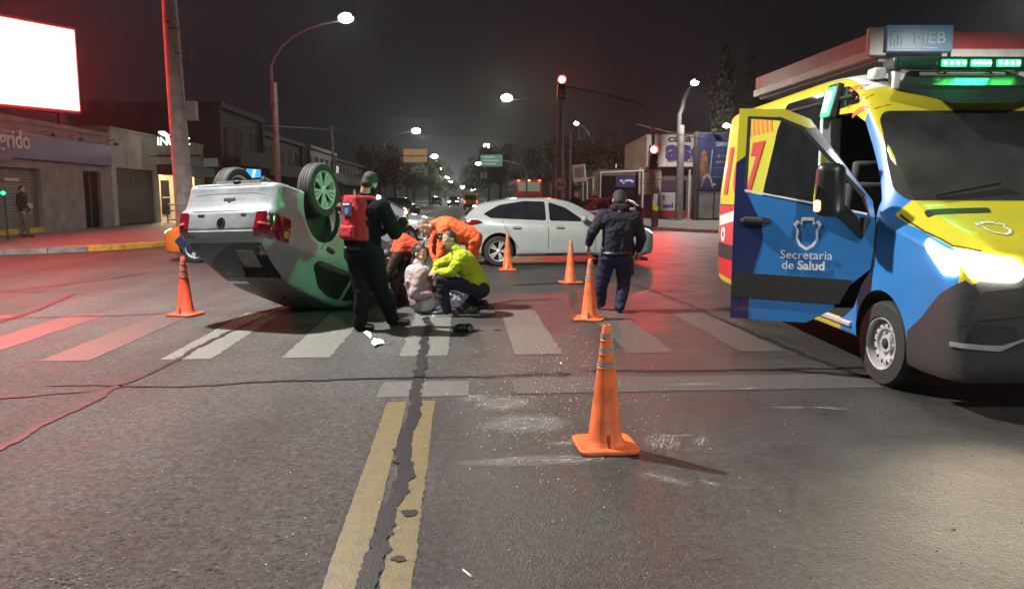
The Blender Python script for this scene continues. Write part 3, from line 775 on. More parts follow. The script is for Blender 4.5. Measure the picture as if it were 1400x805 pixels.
def van_paint(s, jm, z):                      # 0 yellow, 1 blue, 2 white, 3 black plastic
    if jm < 0: return 3 if s < 1 else 0
    if jm < 6: return 3
    if s < .10: return 3 if z < .95 else 0
    if s < 1.02: return 1 if jm < 26 else 0
    if s < 1.72: return 1 if jm < 31 else 0
    if s > 1.88 and jm >= 33: return 2
    return 0
VAN['paint_map'] = van_paint
me, bv = car_body(VAN)
P = lambda pts: sx_(VAN, pts)
HX = VAN['L'] / 2
DOOR = [(1.66, .46), (1.46, .58), (1.33, .80), (1.17, .95), (1.14, 1.3), (1.20, 1.52), (1.72, 2.20), (1.92, 2.30), (2.40, 2.32), (2.40, .46)]
cut = MB(); cut.prism([(HX - s, z) for s, z in DOOR], -1.3, -.38, 'xz'); cm = cut.mesh('cut')
bm = bmesh.new(); bm.from_mesh(cm); bmesh.ops.recalc_face_normals(bm, faces=bm.faces); bm.to_mesh(cm); bm.free(); cm.materials.append(DARK)
finish_body(VAN, me, [AY, AB, AW, BUMP], amb, (cm,))
# livery and trim lying on the body; both sides where it may be seen
for ax, sg in (('-y', -1), ('+y', 1)):
    patch('side_red_panel', bv, P([(4.0, .36), (5.86, .46), (5.88, 1.42), (3.9, 1.42)]), ax, AR, amb, .003, .1)
    patch('side_navy_panel', bv, P([(2.32, .36), (3.98, .36), (3.88, 1.42), (2.32, 1.42)]), ax, AN, amb, .003, .1)
    patch('white_stripe', bv, P([(4.9, 1.24), (5.86, 1.12), (5.86, 1.26), (4.9, 1.38)]), ax, AW, amb, .005, .1)
    patch('rub_strip', bv, P([(2.32, .66), (5.86, .70), (5.86, .90), (2.32, .86)]), ax, BLACKPL, amb, .012, .1)
    patch('side_window', bv, rounded(P([(2.47, 1.45), (2.47, 2.34), (1.99, 2.38), (1.86, 2.38), (1.90, 2.46), (2.10, 2.56), (3.60, 2.57), (3.80, 2.3), (4.0, 1.45)]), .04), ax, GLASS, amb, .006, .1)
    rb = MB(); a = bv.ray_cast(Vector((HX - 1.95, sg * 3, 2.455)), Vector((0, -sg, 0)))[0]; b = bv.ray_cast(Vector((HX - 3.55, sg * 3, 2.475)), Vector((0, -sg, 0)))[0]
    rb.tube([a + Vector((0, sg * .02, 0)), b + Vector((0, sg * .02, 0))], .02, 8); rb.build('sliding_door_rail', BLACKPL, amb)
    for i in range(7):
        s0 = 3.95 + i * .16
        patch('chevron_stripe', bv, P([(s0, 2.30), (s0 + .08, 2.30), (s0 + .24, 2.58), (s0 + .16, 2.58)]), ax, AO, amb, .005, .1)
    for i in range(3):
        s0 = 1.99 - i * .115; z0 = 2.53 - i * .10
        patch('chevron_stripe', bv, P([(s0 + .17, z0 - .08), (s0 + .05, z0 - .03), (s0 - .06, z0 - .02), (s0 - .05, z0 + .02), (s0 + .05, z0 + .015), (s0 + .17, z0 - .035)]), ax, AO, amb, .005, .05)
    if sg < 0:
        for ch, s0 in (('7', 4.42), ('0', 5.02), ('1', 5.52)):
            tm_ = textmesh(ch, .80, .045, 'CENTER'); tm_.transform(mats((1, 0, 0), (0, 0, 1), (0, -1, 0), (HX - s0, 0, 1.86)))
            bm = bmesh.new(); bm.from_mesh(tm_)
            for i_ in range(3): bmesh.ops.subdivide_edges(bm, edges=[e for e in bm.edges if e.calc_length() > .12], cuts=1)
            for v in bm.verts:
                h = bv.ray_cast(Vector((v.co.x, -3, v.co.z)), Vector((0, 1, 0)))
                if h[0]: v.co = h[0] + Vector((0, -.012, 0))
            bm.to_mesh(tm_); bm.free(); tm_.materials.clear(); tm_.materials.append(AR); link('number_print', tm_, amb)
        em_ = MB(); c_ = bv.ray_cast(Vector((HX - 5.55, -3, 1.02)), Vector((0, 1, 0)))[0]
        em_.lathe([(.05, 0), (.10, 0), (.10, .006), (.05, .006)], 20, Matrix.Translation(c_ + Vector((0, -.003, 0))) @ Matrix.Rotation(R(90), 4, 'X'), closed=True)
        em_.build('round_emblem', AW, amb)
patch('windscreen', bv, rounded([(-.82, 1.515), (-.87, 1.60), (-.80, 2.22), (-.74, 2.285), (.74, 2.285), (.80, 2.22), (.87, 1.60), (.82, 1.515)], .04), '+x', M('windscreen_glass', (.035, .036, .035), .12, spec=.7, nz=(2, .5)), amb, .005, .07)
# front end
patch('front_bumper', bv, [(-.86, .26), (-.90, .66), (-.88, .80), (-.78, .90), (-.5, .93), (.5, .93), (.78, .90), (.88, .80), (.90, .66), (.86, .26)], '+x', BUMP, amb, .012, .06)
for ax in ('-y', '+y'):
    patch('front_bumper', bv, P([(.0, .235), (.57, .235), (.57, .53), (.40, .66), (.22, .86), (.06, .97), (.0, .95)]), ax, BUMP, amb, .010, .05)
patch('grille', bv, rounded([(-.50, .95), (-.44, 1.14), (.44, 1.14), (.50, .95)], .04), '+x', BLACKPL, amb, .02, .06)
for z in (.99, 1.04, 1.09):
    patch('grille_slat', bv, [(-.45, z - .012), (-.45, z + .012), (.45, z + .012), (.45, z - .012)], '+x', CHROME, amb, .03, .1)
patch('bonnet_intake', bv, rounded([(HX - .84, -.78), (HX - .74, -.80), (HX - .76, -.30), (HX - .86, -.26)], .03), '+z', BLACKPL, amb, .005, .05)
patch('bonnet_intake', bv, rounded([(HX - .84, .78), (HX - .74, .80), (HX - .76, .30), (HX - .86, .26)], .03), '+z', BLACKPL, amb, .005, .05)
strip('bonnet_gap', bv, [(HX - .96, -.90), (HX - .6, -.895), (HX - .28, -.86), (HX - .14, -.74)], .012, '+z', SEAM, amb, .005)
strip('bonnet_gap', bv, [(HX - .96, .90), (HX - .6, .895), (HX - .28, .86), (HX - .14, .74)], .012, '+z', SEAM, amb, .005)
LAMPHOT = glow('headlight_on', (1.0, .93, .80), 90)
for sg in (-1, 1):
    pl_ = rounded([(sg * .935, 1.12), (sg * .84, .985), (sg * .56, .965), (sg * .50, 1.02), (sg * .54, 1.11), (sg * .88, 1.165)], .03)
    patch('headlight', bv, pl_, '+x', LAMPHOT, amb, .016, .04)
    sd = '+y' if sg > 0 else '-y'
    patch('headlight_housing', bv, rounded(P([(.48, 1.235), (.20, 1.00), (.10, 1.0), (.10, 1.12), (.25, 1.165)]), .02), sd, LAMPHOT, amb, .010, .04)  # glow spread over the side housing stands in for headlight glare
    patch('lower_intake', bv, rounded([(sg * .04, .34), (sg * .04, .50), (sg * .44, .50), (sg * .48, .34)], .03), '+x', DARK, amb, .015, .05)
    strip('bumper_seam', bv, [(sg * .05, .73), (sg * .50, .73), (sg * .78, .70), (sg * .89, .66)], .012, '+x', SEAM, amb, .016)
    # fog lamp recess with silver blade
    patch('fog_recess', bv, rounded([(sg * .88, .50), (sg * .84, .68), (sg * .55, .66), (sg * .50, .50)], .05), '+x', DARK, amb, .016, .05)
    patch('bumper_blade', bv, [(sg * .92, .505), (sg * .66, .49), (sg * .44, .59), (sg * .64, .53), (sg * .92, .535)], '+x', M('satin_silver', (.45, .46, .48), .3, metal=.5), amb, .026, .05)
# crest outline used on bonnet and door
CRO = [(-.115, .085), (-.085, .125), (-.055, .095), (-.05, .145), (.05, .145), (.055, .095), (.085, .125), (.115, .085), (.085, .04), (.09, -.04), (.06, -.10), (0, -.14), (-.06, -.10), (-.09, -.04), (-.085, .04)]
def crest(name, o, U, V, N, sc, mat, parent, bvp=None, ax=None, xform=None):
    mb = MB(); k = len(CRO); vo = []
    for rr_ in (1.0, .80):
        for a, b in CRO: vo.append(Vector(o) + Vector(U) * a * sc * rr_ + Vector(V) * b * sc * rr_)
    if bvp:
        D = Vector(N); vo = [(bvp.ray_cast(v + D * 3, -D)[0] or v) + D * .008 for v in vo]
    if xform is not None: vo = [xform @ v for v in vo]
    mb.add(vo, [(i, (i + 1) % k, k + (i + 1) % k, k + i) for i in range(k)])
    return mb.build(name, mat, parent, smooth=False, fix=False)
crest('crest_print', (HX - .42, -.47, 0), (0, 1, 0), (-.9, 0, 0), (0, 0, 1), 1.0, PRINT, amb, bv, None)
# wipers, panel gaps
for y0, y1 in ((-.62, -.05), (.12, .70)):
    mb = MB(); pts = [bv.ray_cast(Vector((5, y0 + (y1 - y0) * i / 5, 1.545 + .10 * i / 5)), Vector((-1, 0, 0)))[0] + Vector((.022, 0, .012)) for i in range(6)]
    mb.tube(pts, .011, 6); mb.build('wiper', DARK, amb)
for pts in ([(2.40, 2.33), (2.40, 2.50)], [(3.62, .40), (3.62, 1.42)], [(2.44, 1.43), (5.8, 1.43)], [(1.13, 1.42), (1.135, .97)]):
    strip('panel_gap', bv, P(pts), .012, '-y', SEAM, amb, .007)
# roof equipment
mb = MB(); mb.bx(HX - 2.0, HX - 1.78, -.62, .62, 2.665, 2.775); lb = mb.build('light_bar', M('lightbar_body', (.03, .05, .04), .3), amb, bevel=.02)
for i, (a, b) in enumerate(((-.20, .02), (.06, .24), (.29, .50))):
    mb = MB(); mb.bx(HX - 1.80, HX - 1.765, a, b, 2.685, 2.745); gm_ = mb.build('light_module', GREEN, lb, bevel=.01)
    for k_ in range(4): mb = MB(); yk = a + (b - a) * (k_ + .5) / 4; mb.ell((HX - 1.764, yk, 2.715), (.008, .016, .016), 10); mb.build('led', GREENHOT, gm_)
mb = MB(); mb.bx(HX - 1.80, HX - 1.77, -.58, -.24, 2.69, 2.745); mb.build('light_module', M('unlit_green_lens', (.02, .09, .05), .2), lb, bevel=.01)
for y in (-.56, .56):
    mb = MB(); mb.bx(HX - 1.95, HX - 1.83, y - .03, y + .03, 2.50, 2.67); mb.build('light_bar_bracket', AW, amb, bevel=.01)
mb = MB(); mb.bx(HX - 2.05, HX - 1.90, -.74, -.62, 2.60, 2.70); mb.build('roof_camera', AW, amb, bevel=.025)
mb = MB()
mb.add([(HX - 1.93, -.44, 2.655), (HX - 1.93, .44, 2.655), (HX - 1.86, .44, 2.66), (HX - 1.86, -.44, 2.66), (HX - 1.60, -.66, 2.50), (HX - 1.60, .66, 2.50), (HX - 1.58, .66, 2.46), (HX - 1.58, -.66, 2.46), (HX - 1.49, .28, 2.33), (HX - 1.49, -.24, 2.33)],
       [(0, 1, 2, 3), (3, 2, 5, 4), (4, 5, 6, 7), (7, 6, 8, 9), (0, 3, 4, 7), (1, 6, 5, 2), (0, 7, 9), (1, 8, 6), (0, 9, 8, 1)])
mb.build('roof_visor', M('visor_black', (.018, .03, .024), .35), amb, smooth=False, bevel=.01)
mb = MB(); mb.bx(HX - 1.775, HX - 1.755, -.40, .36, 2.60, 2.635); mb.build('visor_lamp_strip', M('visor_strip', (.25, .30, .27), .3), amb, bevel=.008)
for y0 in (-.36, .05):
    mb = MB(); mb.tube([(HX - 1.80, y0, 2.67), (HX - 1.74, y0 + .06, 2.66), (HX - 1.72, y0 + .14, 2.64), (HX - 1.76, y0 + .2, 2.62)], .007, 6); mb.build('cable', DARK, amb)
# green side beacon
c_ = bv.ray_cast(Vector((HX - 2.32, -3, 2.44)), Vector((0, 1, 0)))[0]
mb = MB(); mb.box(c_ + Vector((0, -.03, 0)), (.24, .07, .34), (R(-12), 0, 0)); hs = mb.build('side_beacon', BLACKPL, amb, bevel=.02)
mb = MB(); mb.box(c_ + Vector((0, -.065, 0)), (.19, .035, .28), (R(-12), 0, 0)); bl_ = mb.build('beacon_lens', GREEN, hs, bevel=.015); mb = MB(); mb.box(c_ + Vector((0, -.084, 0)), (.11, .01, .20), (R(-12), 0, 0)); mb.build('led', GREENHOT, bl_, bevel=.004)
light('green_beacon_lamp', 'SPOT', amtx @ (c_ + Vector((.02, -.16, 0))), 900, (.03, 1, .30), to=Vector((-2.9, 9.3, 1.7)), size=.10, spot=R(46), blend=.9)
light('green_bar_lamp', 'AREA', amtx @ Vector((HX - 1.70, .05, 2.72)), 6, (.03, 1, .30), to=amtx @ Vector((HX + 3, .05, 2.0)), size=.3)
# cabin
mb = MB(); mb.bx(HX - 2.42, HX - 2.365, -1.0, -.80, .48, 2.30); mb.build('b_pillar', AW, amb, bevel=.015)
mb = MB(); mb.bx(HX - 2.363, HX - 2.355, -.995, -.94, 1.3, 2.0); mb.build('pillar_stripe', AY, amb)
mb = MB(); mb.box((HX - 1.95, -.62, .98), (.50, .44, .16)); mb.box((HX - 2.17, -.62, 1.35), (.14, .44, .66), (0, R(10), 0)); mb.box((HX - 2.20, -.62, 1.78), (.10, .26, .20)); mb.build('passenger_seat', M('seat_fabric', (.05, .05, .055), .8, nz=(60, .2)), amb, bevel=.04)
mb = MB(); mb.box((HX - 1.28, -.60, 1.25), (.30, .44, .36)); mb.build('dashboard', GREYP, amb, bevel=.06)
mb = MB(); mb.bx(HX - 2.27, HX - 1.50, -1.02, -.80, .40, .45); st = mb.build('entry_step', M('step_metal', (.6, .6, .6), .35, metal=.5), amb, bevel=.012)
mb = MB()
for i in range(6): mb.bx(HX - 2.24, HX - 1.53, -1.0 + i * .033, -.985 + i * .033, .45, .456)
mb.build('step_tread', BLACKPL, st)
mb = MB(); mb.box((HX - 1.19, -.95, .87), (.05, .05, .16), (0, R(-25), 0)); mb.build('door_hinge', AW, amb, bevel=.01)
# the open door, hinged at its front edge
DOORGLASS = bpy.data.materials.new('door_glass'); DOORGLASS.use_nodes = True; t_ = DOORGLASS.node_tree; t_.nodes.clear()
o_ = t_.nodes.new('ShaderNodeOutputMaterial'); m_ = t_.nodes.new('ShaderNodeMixShader'); a_ = t_.nodes.new('ShaderNodeBsdfTransparent'); g_ = t_.nodes.new('ShaderNodeBsdfGlossy'); f_ = t_.nodes.new('ShaderNodeFresnel')
a_.inputs[0].default_value = (.72, .84, .78, 1); g_.inputs['Roughness'].default_value = .03; f_.inputs[0].default_value = 1.45
t_.links.new(f_.outputs[0], m_.inputs[0]); t_.links.new(a_.outputs[0], m_.inputs[1]); t_.links.new(g_.outputs[0], m_.inputs[2]); t_.links.new(m_.outputs[0], o_.inputs[0])
TH = 63
hx, hy = HX - 1.15, -1.0
DX = Matrix.Translation((hx, hy, 0)) @ Matrix.Rotation(R(TH), 4, 'Z') @ Matrix.Translation((-hx, -hy, 0))
WIN = [(2.215, 1.60), (2.215, 2.235), (1.95, 2.215), (1.78, 2.13), (1.26, 1.55), (1.22, 1.40)]
lower = [(1.66, .46), (1.46, .58), (1.33, .80), (1.17, .95), (1.15, 1.3), (1.17, 1.385), (2.215, 1.585), (2.300, 1.585), (2.300, .46)]
door = patch('door', bv, P(lower), '-y', AB, amb, .004, .06, .055, DX)
frame = [(2.300, 1.585), (2.215, 1.585)] + [(2.215, 2.235), (1.95, 2.215), (1.78, 2.13), (1.26, 1.55), (1.20, 1.39)] + [(1.16, 1.37), (1.19, 1.51), (1.71, 2.20), (1.92, 2.295), (2.300, 2.315)]
patch('door_frame', bv, P(frame), '-y', M('door_frame_dark', (.012, .02, .04), .35), door, .004, .05, .05, DX)
patch('yellow_livery', bv, P([(2.300, 1.84), (2.225, 1.90), (2.225, 2.245), (1.95, 2.225), (1.72, 2.125), (1.66, 2.13), (1.71, 2.20), (1.92, 2.295), (2.300, 2.315)]), '-y', AY, door, .007, .05, .004, DX)
patch('blue_livery', bv, P([(1.58, 1.91), (1.545, 1.955), (1.19, 1.51), (1.165, 1.37), (1.2, 1.38), (1.25, 1.56)]), '-y', AB, door, .007, .05, .004, DX)
patch('navy_livery', bv, P([(2.299, .462), (2.14, .462), (2.14, .66), (2.11, .90), (2.04, 1.17), (2.06, 1.32), (2.13, 1.44), (2.195, 1.578), (2.220, 1.58), (2.230, 1.90), (2.299, 1.84)]), '-y', AN, door, .0065, .05, .004, DX)
patch('door_moulding', bv, P([(2.297, .66), (2.297, .875), (1.30, .85), (1.40, .64)]), '-y', BLACKPL, door, .018, .06, .016, DX)
patch('door_window', bv, P([(a, b) for a, b in WIN]), '-y', DOORGLASS, door, -.015, .06, .004, DX)
strip('window_seal', bv, P([(2.215, 1.60), (1.70, 1.50), (1.22, 1.40)]), .014, '-y', PRINT, door, .010, DX)
strip('window_seal', bv, P([(2.210, 1.60), (2.210, 2.228), (1.95, 2.212), (1.775, 2.125), (1.26, 1.55)]), .03, '-y', SEAM, door, .010, DX)
mb = MB()
mb.tube([DX @ Vector((HX - s, -1.012 - d, z)) for s, d, z in ((2.225, .0, 1.335), (2.195, .035, 1.34), (2.045, .045, 1.335), (1.985, .0, 1.33))], [.022, .034, .034, .022], 10); mb.build('door_handle', BLACKPL, door)
mb = MB(); mb.tube([DX @ Vector((HX - s, -1.06, z)) for s, z in ((2.11, 1.318), (2.03, 1.313))], [.012, .012], 8); mb.build('door_handle_inlay', CHROME, door)
crest('crest_print', (HX - 1.68, 0, 1.225), (1, 0, 0), (0, 0, 1), (0, -1, 0), 1.0, PRINT, door, bv, None, DX)
for body_, z_, s_, b_, al in (('Secretaria', 1.045, .105, 0.0, 1.68), ('de', .955, .105, 0.0, 1.825), ('Salud', .955, .105, .0035, 1.635)):
    text('lettering', body_, s_, DX @ mats((1, 0, 0), (0, 0, 1), (0, -1, 0), (HX - al, -1.022, z_)), PRINT, door, b_, extrude=.001)
# wing mirror with its lit indicator, carried by the door
mb = MB()
mb.box((HX - 1.50, -1.20, 1.60), (.22, .26, .44)); mm = mb.build('wing_mirror', M('mirror_black', (.010, .011, .012), .35), door, bevel=.07, seg=3); mm.data.transform(DX)
mb = MB(); mb.tube([(HX - 1.24, -1.0, 1.36), (HX - 1.26, -1.05, 1.22), (HX - 1.34, -1.10, 1.36), (HX - 1.46, -1.14, 1.46)], [.05, .03, .06, .06], 8)
ar = mb.build('mirror_arm', MATS['mirror_black'], door); ar.data.transform(DX)
mb = MB(); mb.box((HX - 1.585, -1.325, 1.47), (.05, .035, .09)); il = mb.build('indicator', glow('indicator_orange', (1, .36, .10), 9), mm, bevel=.015); il.data.transform(DX)
mb = MB(); mb.tube([(HX - 1.585, -1.33, 1.53), (HX - 1.58, -1.33, 1.63)], [.014, .010], 6); x_ = mb.build('indicator_stalk', CHROME, mm); x_.data.transform(DX)
tmv = wheel_meshes(.35, .235, 'steel', .215, M('steel_wheel', (.42, .43, .44), .4, metal=.15, nz=(20, .1)))
for s0 in VAN['axles']:
    for sg in (-1, 1): put_wheel(amb, tmv, HX - s0, sg * .87, .35, R(5) if s0 < 2 else 0)
for sg in (-1, 1):
    p0 = amtx @ Vector((HX + .02, sg * .72, 1.06))
    light('headlight_lamp', 'SPOT', p0, 140, (1, .74, .48), to=p0 + Vector((-.85, -2.0, -1.05)), size=.09, spot=R(82), blend=.75)

# ------------------------------------------------------------------ overturned silver saloon
SED2 = dict(SEDAN); SED2['zr'] = [.44, .50, .55, .60, .68, .78, 1.08, 1.38] + SEDAN['zr'][8:]; SED2['zbelt'] = [.40, .46, .50, .55, .62, .72, .86, .92] + SEDAN['zbelt'][8:]   # front end crushed in the roll
SED2['rear'] = [(.2, -.05), (.30, .02), (.42, .06), (.56, .055), (.66, .03), (.70, -.055), (.76, -.05), (.98, -.05), (1.01, .02), (1.04, .03), (1.07, .0), (1.12, 0)]
SED2['zr'][8:] = [1.47, 1.465, 1.45, 1.385, 1.32, 1.19, 1.07, .97]; SED2['zbelt'][8:] = [.95, .97, .99, 1.01, 1.03, 1.04, .98, .86]; SED2['wr'] = SED2['wr'][:10] + [.57, .57, .58, .62, .66, .62]; SED2['gap'] = .10; SED2['wr_'] = .34
pitch, roll, yaw = R(20.0), R(178.0), R(71.0)
rot = Matrix.Rotation(yaw, 4, 'Z') @ Matrix.Rotation(pitch, 4, 'Y') @ Matrix.Rotation(roll, 4, 'X') @ Matrix.Diagonal((.93, .80, .93, 1))
OL = SED2['L']
tgt = at(398, 317, 8.95)                       # outer edge of the nearer tail lamp
wl = rot @ Vector((-1.88, .86, .86))
omtx = Matrix.Translation(tgt - wl) @ rot
me, bv = car_body(SED2)
low = min((omtx @ v.co).z for v in me.vertices)
print('overturned low', low, [(round((omtx @ Vector(q)).z, 2)) for q in ((-.8, 0, 1.43), (.29, 0, 1.47), (1.2, 0, .85), (2.2, 0, .6))])
ovt = thing('overturned_car', 'silver saloon car lying upside down on its roof, rear end raised', 'car', mtx=omtx)
DENTED = M('dented_silver_paint', (.235, .242, .262), .38, metal=.2, nz=(2.6, .16), bump=(2.4, .45, .05))
finish_body(SED2, me, DENTED, ovt)
Q = lambda pts: sx_(SED2, pts); OX = OL / 2
for ax, sg in (('+y', 1), ('-y', -1)):
    patch('side_window', bv, rounded(Q([(2.46, .975), (2.46, 1.365), (2.75, 1.37), (3.05, 1.315), (3.42, 1.10), (3.36, 1.01)]), .06), ax, GLASS, ovt, .004, .06)
    patch('side_window', bv, rounded(Q([(1.62, .95), (2.04, 1.26), (2.38, 1.36), (2.38, .97)]), .04), ax, GLASS, ovt, .004, .06)
    for pts in ([(2.42, .25), (2.41, .96)], [(3.48, 1.0), (3.36, .76), (3.12, .44), (3.08, .25)], [(1.40, .26), (1.40, .82), (1.5, .94)], [(1.40, .255), (3.08, .255)]):
        strip('door_seam', bv, Q(pts), .012, ax, SEAM, ovt, .0025)
    patch('sill', bv, Q([(1.28, .2), (1.28, .265), (3.06, .265), (3.06, .2)]), ax, BLACKPL, ovt, .004, .15)
    for s0 in (2.16, 3.2):
        p = bv.ray_cast(Vector((OX - s0, sg * 3, .84)), Vector((0, -sg, 0)))[0]; hb = MB()
        hb.tube([p + Vector((.10, -sg * .005, 0)), p + Vector((.07, sg * .024, 0)), p + Vector((-.07, sg * .026, 0)), p + Vector((-.1, -sg * .005, 0))], [.013, .018, .018, .013], 8); hb.build('door_handle', BLACKPL, ovt)
        patch('handle_recess', bv, rounded(Q([(s0 - .10, .80), (s0 - .10, .87), (s0 + .10, .87), (s0 + .10, .80)]), .03), ax, SEAM, ovt, .002, .1, .003)
    patch('fuel_flap' if sg < 0 else 'mud_lip', bv, rounded(Q([(3.75, .78), (3.75, .9), (3.9, .9), (3.9, .78)]) if sg < 0 else Q([(3.93, .24), (3.93, .30), (4.1, .34), (4.1, .26)]), .02), ax, SILVER, ovt, .004, .1, .006)
    patch('tail_light', bv, rounded(Q([(4.16, .72), (4.10, 1.0), (4.22, 1.02), (4.47, 1.01), (4.47, .72)]), .03), ax, LAMPRED, ovt, .010, .03)
    patch('tail_light', bv, rounded([(sg * .585, .72), (sg * .56, 1.01), (sg * .78, 1.01), (sg * .78, .72)], .03), '-x', LAMPRED, ovt, .012, .03)
    patch('tail_light_bar', bv, [(sg * .64, .85), (sg * .63, .875), (sg * .78, .88), (sg * .78, .855)], '-x', M('lamp_glint', (.55, .10, .10), .2), ovt, .020, .04)  # paler red strip, a glint painted on the lamp
    mb = MB(); p = bv.ray_cast(Vector((OX - 1.68, sg * 3, .98)), Vector((0, -sg, 0)))[0]
    mb.ell(p + Vector((0, sg * .12, .04)), (.075, .12, .075), 12); mb.tube([p + Vector((0, -sg * .02, 0)), p + Vector((0, sg * .08, .02))], .025, 8); mb.build('wing_mirror', SILVER, ovt)
    pl_ = [(sg * .40, .66), (sg * .44, .75), (sg * .70, .79), (sg * .72, .69)]
    patch('headlight', bv, rounded(pl_, .03), '+x', LAMPCLR, ovt, .006, .06)
patch('rear_window', bv, rounded([(-.64, 1.08), (-.54, 1.375), (.54, 1.375), (.64, 1.08)], .05), '-x', GLASS, ovt, .005, .05)
patch('pale_rectangle', bv, [(.14, 1.14), (.12, 1.29), (.40, 1.29), (.44, 1.14)], '-x', M('pale_grey_sheet', (.13, .13, .13), .6, nz=(18, .3)), ovt, .011, .08)  # pale grey rectangle on the rear glass
patch('brake_light_trim', bv, [(-.52, 1.39), (-.52, 1.405), (-.1, 1.412), (-.1, 1.395)], '-x', CHROME, ovt, .012, .06)
patch('windscreen', bv, rounded([(-.56, 1.05), (-.47, 1.38), (.47, 1.38), (.56, 1.05)], .05), '+x', GLASS, ovt, .004, .1)
strip('boot_seam', bv, [(-.56, .74), (-.54, .70), (.54, .70), (.56, .74)], .014, '-x', SEAM, ovt, .004)
strip('bumper_crease', bv, [(-.74, .475), (-.4, .44), (.4, .44), (.74, .475)], .012, '-x', M('crease_shade', (.25, .26, .28), .4, metal=.3), ovt, .003)
patch('bumper_lower_trim', bv, rounded([(-.66, .29), (-.60, .345), (.60, .345), (.66, .29)], .02), '-x', BLACKPL, ovt, .006, .06)
patch('plate_lamp', bv, [(-.10, .505), (-.10, .535), (-.03, .535), (-.02, .56), (.02, .56), (.03, .535), (.10, .535), (.10, .505)], '-x', SEAM, ovt, .006, .05)
# round emblem on the boot with two letters one over the other
c_ = bv.ray_cast(Vector((-5, 0, .86)), Vector((1, 0, 0)))[0]
mb = MB(); mb.lathe([(0, 0), (.062, 0), (.070, .004), (.070, .010), (.060, .012), (.056, .006), (0, .006)], 28, mats((0, -1, 0), (0, 0, 1), (-1, 0, 0), c_)); eb = mb.build('boot_emblem', M('emblem_dark', (.03, .03, .035), .25, metal=.5), ovt)
for ch, dz in (('V', .026), ('W', -.022)):
    text('emblem_letter', ch, .062, mats((0, -1, 0), (0, 0, 1), (-1, 0, 0), c_ + Vector((-.013, 0, dz))), CHROME, eb, .002, extrude=.002)
for y_, w_ in ((-.37, .055), (.36, .04)):
    patch('badge', bv, [(y_ - w_, .745), (y_ - w_, .765), (y_ + w_, .765), (y_ + w_, .745)], '-x', M('badge_dark', (.02, .02, .02), .3), ovt, .008, .04)
mb = MB(); c2 = bv.ray_cast(Vector((OX - 3.10, .08, 5)), Vector((0, 0, -1)))[0]
mb.tube([c2, c2 + Vector((-.06, 0, .05)), c2 + Vector((-.24, 0, .16))], [.016, .009, .005], 7); mb.build('antenna', BLACKPL, ovt)
mb = MB()
mb.box((.2, 0, .24), (3.0, 1.1, .09)); mb.tube([(OX - 3.5, -.8, .30), (OX - 3.5, .8, .30)], .05, 10); mb.tube([(1.1, .2, .19), (-1.2, .25, .18), (-1.55, .42, .2), (-2.1, .42, .22)], .035, 8)
mb.box((-1.75, -.1, .25), (.5, .8, .12)); mb.tube([(OX - .85, -.7, .3), (OX - .85, .7, .3)], .05, 10); mb.build('underbody', UNDER, ovt, bevel=.02)
mb = MB(); mb.box((-2.16, .05, .285), (.08, .10, .035)); mb.build('tow_hook', BLACKPL, ovt, bevel=.01)
tm = wheel_meshes(.365, .25, 'fan', .258)
for s0 in SED2['axles']:
    for sg in (-1, 1): put_wheel(ovt, tm, OX - s0 - .06, sg * (.88 - .10), .10)

# ------------------------------------------------------------------ other cars
def carmtx(x, y, heading): return Matrix.Translation((x, y, 0)) @ Matrix.Rotation(R(heading), 4, 'Z')
h1, hb_ = passenger_car('hatchback_car', 'white hatchback car stopped sideways behind the traffic cones', HATCH, WHITEP, carmtx(.98, 18.1, 7) @ Matrix.Scale(1.03, 4), rim='spoke', lit_front=5)
FORD = None
o_, b_ = passenger_car('saloon_car', 'silver saloon car, only its bonnet showing past the officer in the red vest', SEDAN, M('silver_paint_dull', (.42, .43, .44), .35, metal=.4, nz=(40, .05), coat=.5), carmtx(-3.9, 22.6, 3), hatch=False, rim='fan')
# orange taxi at the left edge of the wreck, nose to the left
ORG = M('taxi_orange', (.52, .13, .02), .32, nz=(4, .08), coat=.5); NAVY = M('dark_blue_paint', (.018, .024, .07), .32, nz=(4, .1), coat=.5)
o_, b_ = passenger_car('taxi_car', 'orange and dark blue car nosing out from behind the overturned car', HATCH, ORG, carmtx(-6.05, 18.7, 176), lit_front=14)
for ax in ('+y', '-y'): patch('dark_side_panel', b_, sx_(HATCH, [(.62, .22), (1.30, .22), (3.0, .24), (3.1, .60), (1.3, .62), (.9, .68), (.55, .64), (.40, .5)]), ax, NAVY, o_, .005, .06)
# far traffic
px = lambda p, y, d: at(p, y, d)
c_ = rd(-3.0, 62); o_, _ = passenger_car('dark_hatchback', 'small dark hatchback waiting far down the avenue with a pale roof', HATCH, M('dark_paint', (.05, .055, .06), .25, coat=.8), carmtx(at(547, 290, 60).x, 60, -60), simple=True)
c_ = at(596, 279, 130); o_, _ = passenger_car('distant_car', 'dark car tiny in the distance under the tree tunnel', SEDAN, MATS['dark_paint'], carmtx(c_.x, 130, -90), hatch=False, simple=True)
c_ = at(620, 279, 120); o_, _ = passenger_car('oncoming_car', 'oncoming car whose headlights blaze far down the avenue', SEDAN, MATS['dark_paint'], carmtx(c_.x, 120, -87), hatch=False, simple=True, lit_front=420)
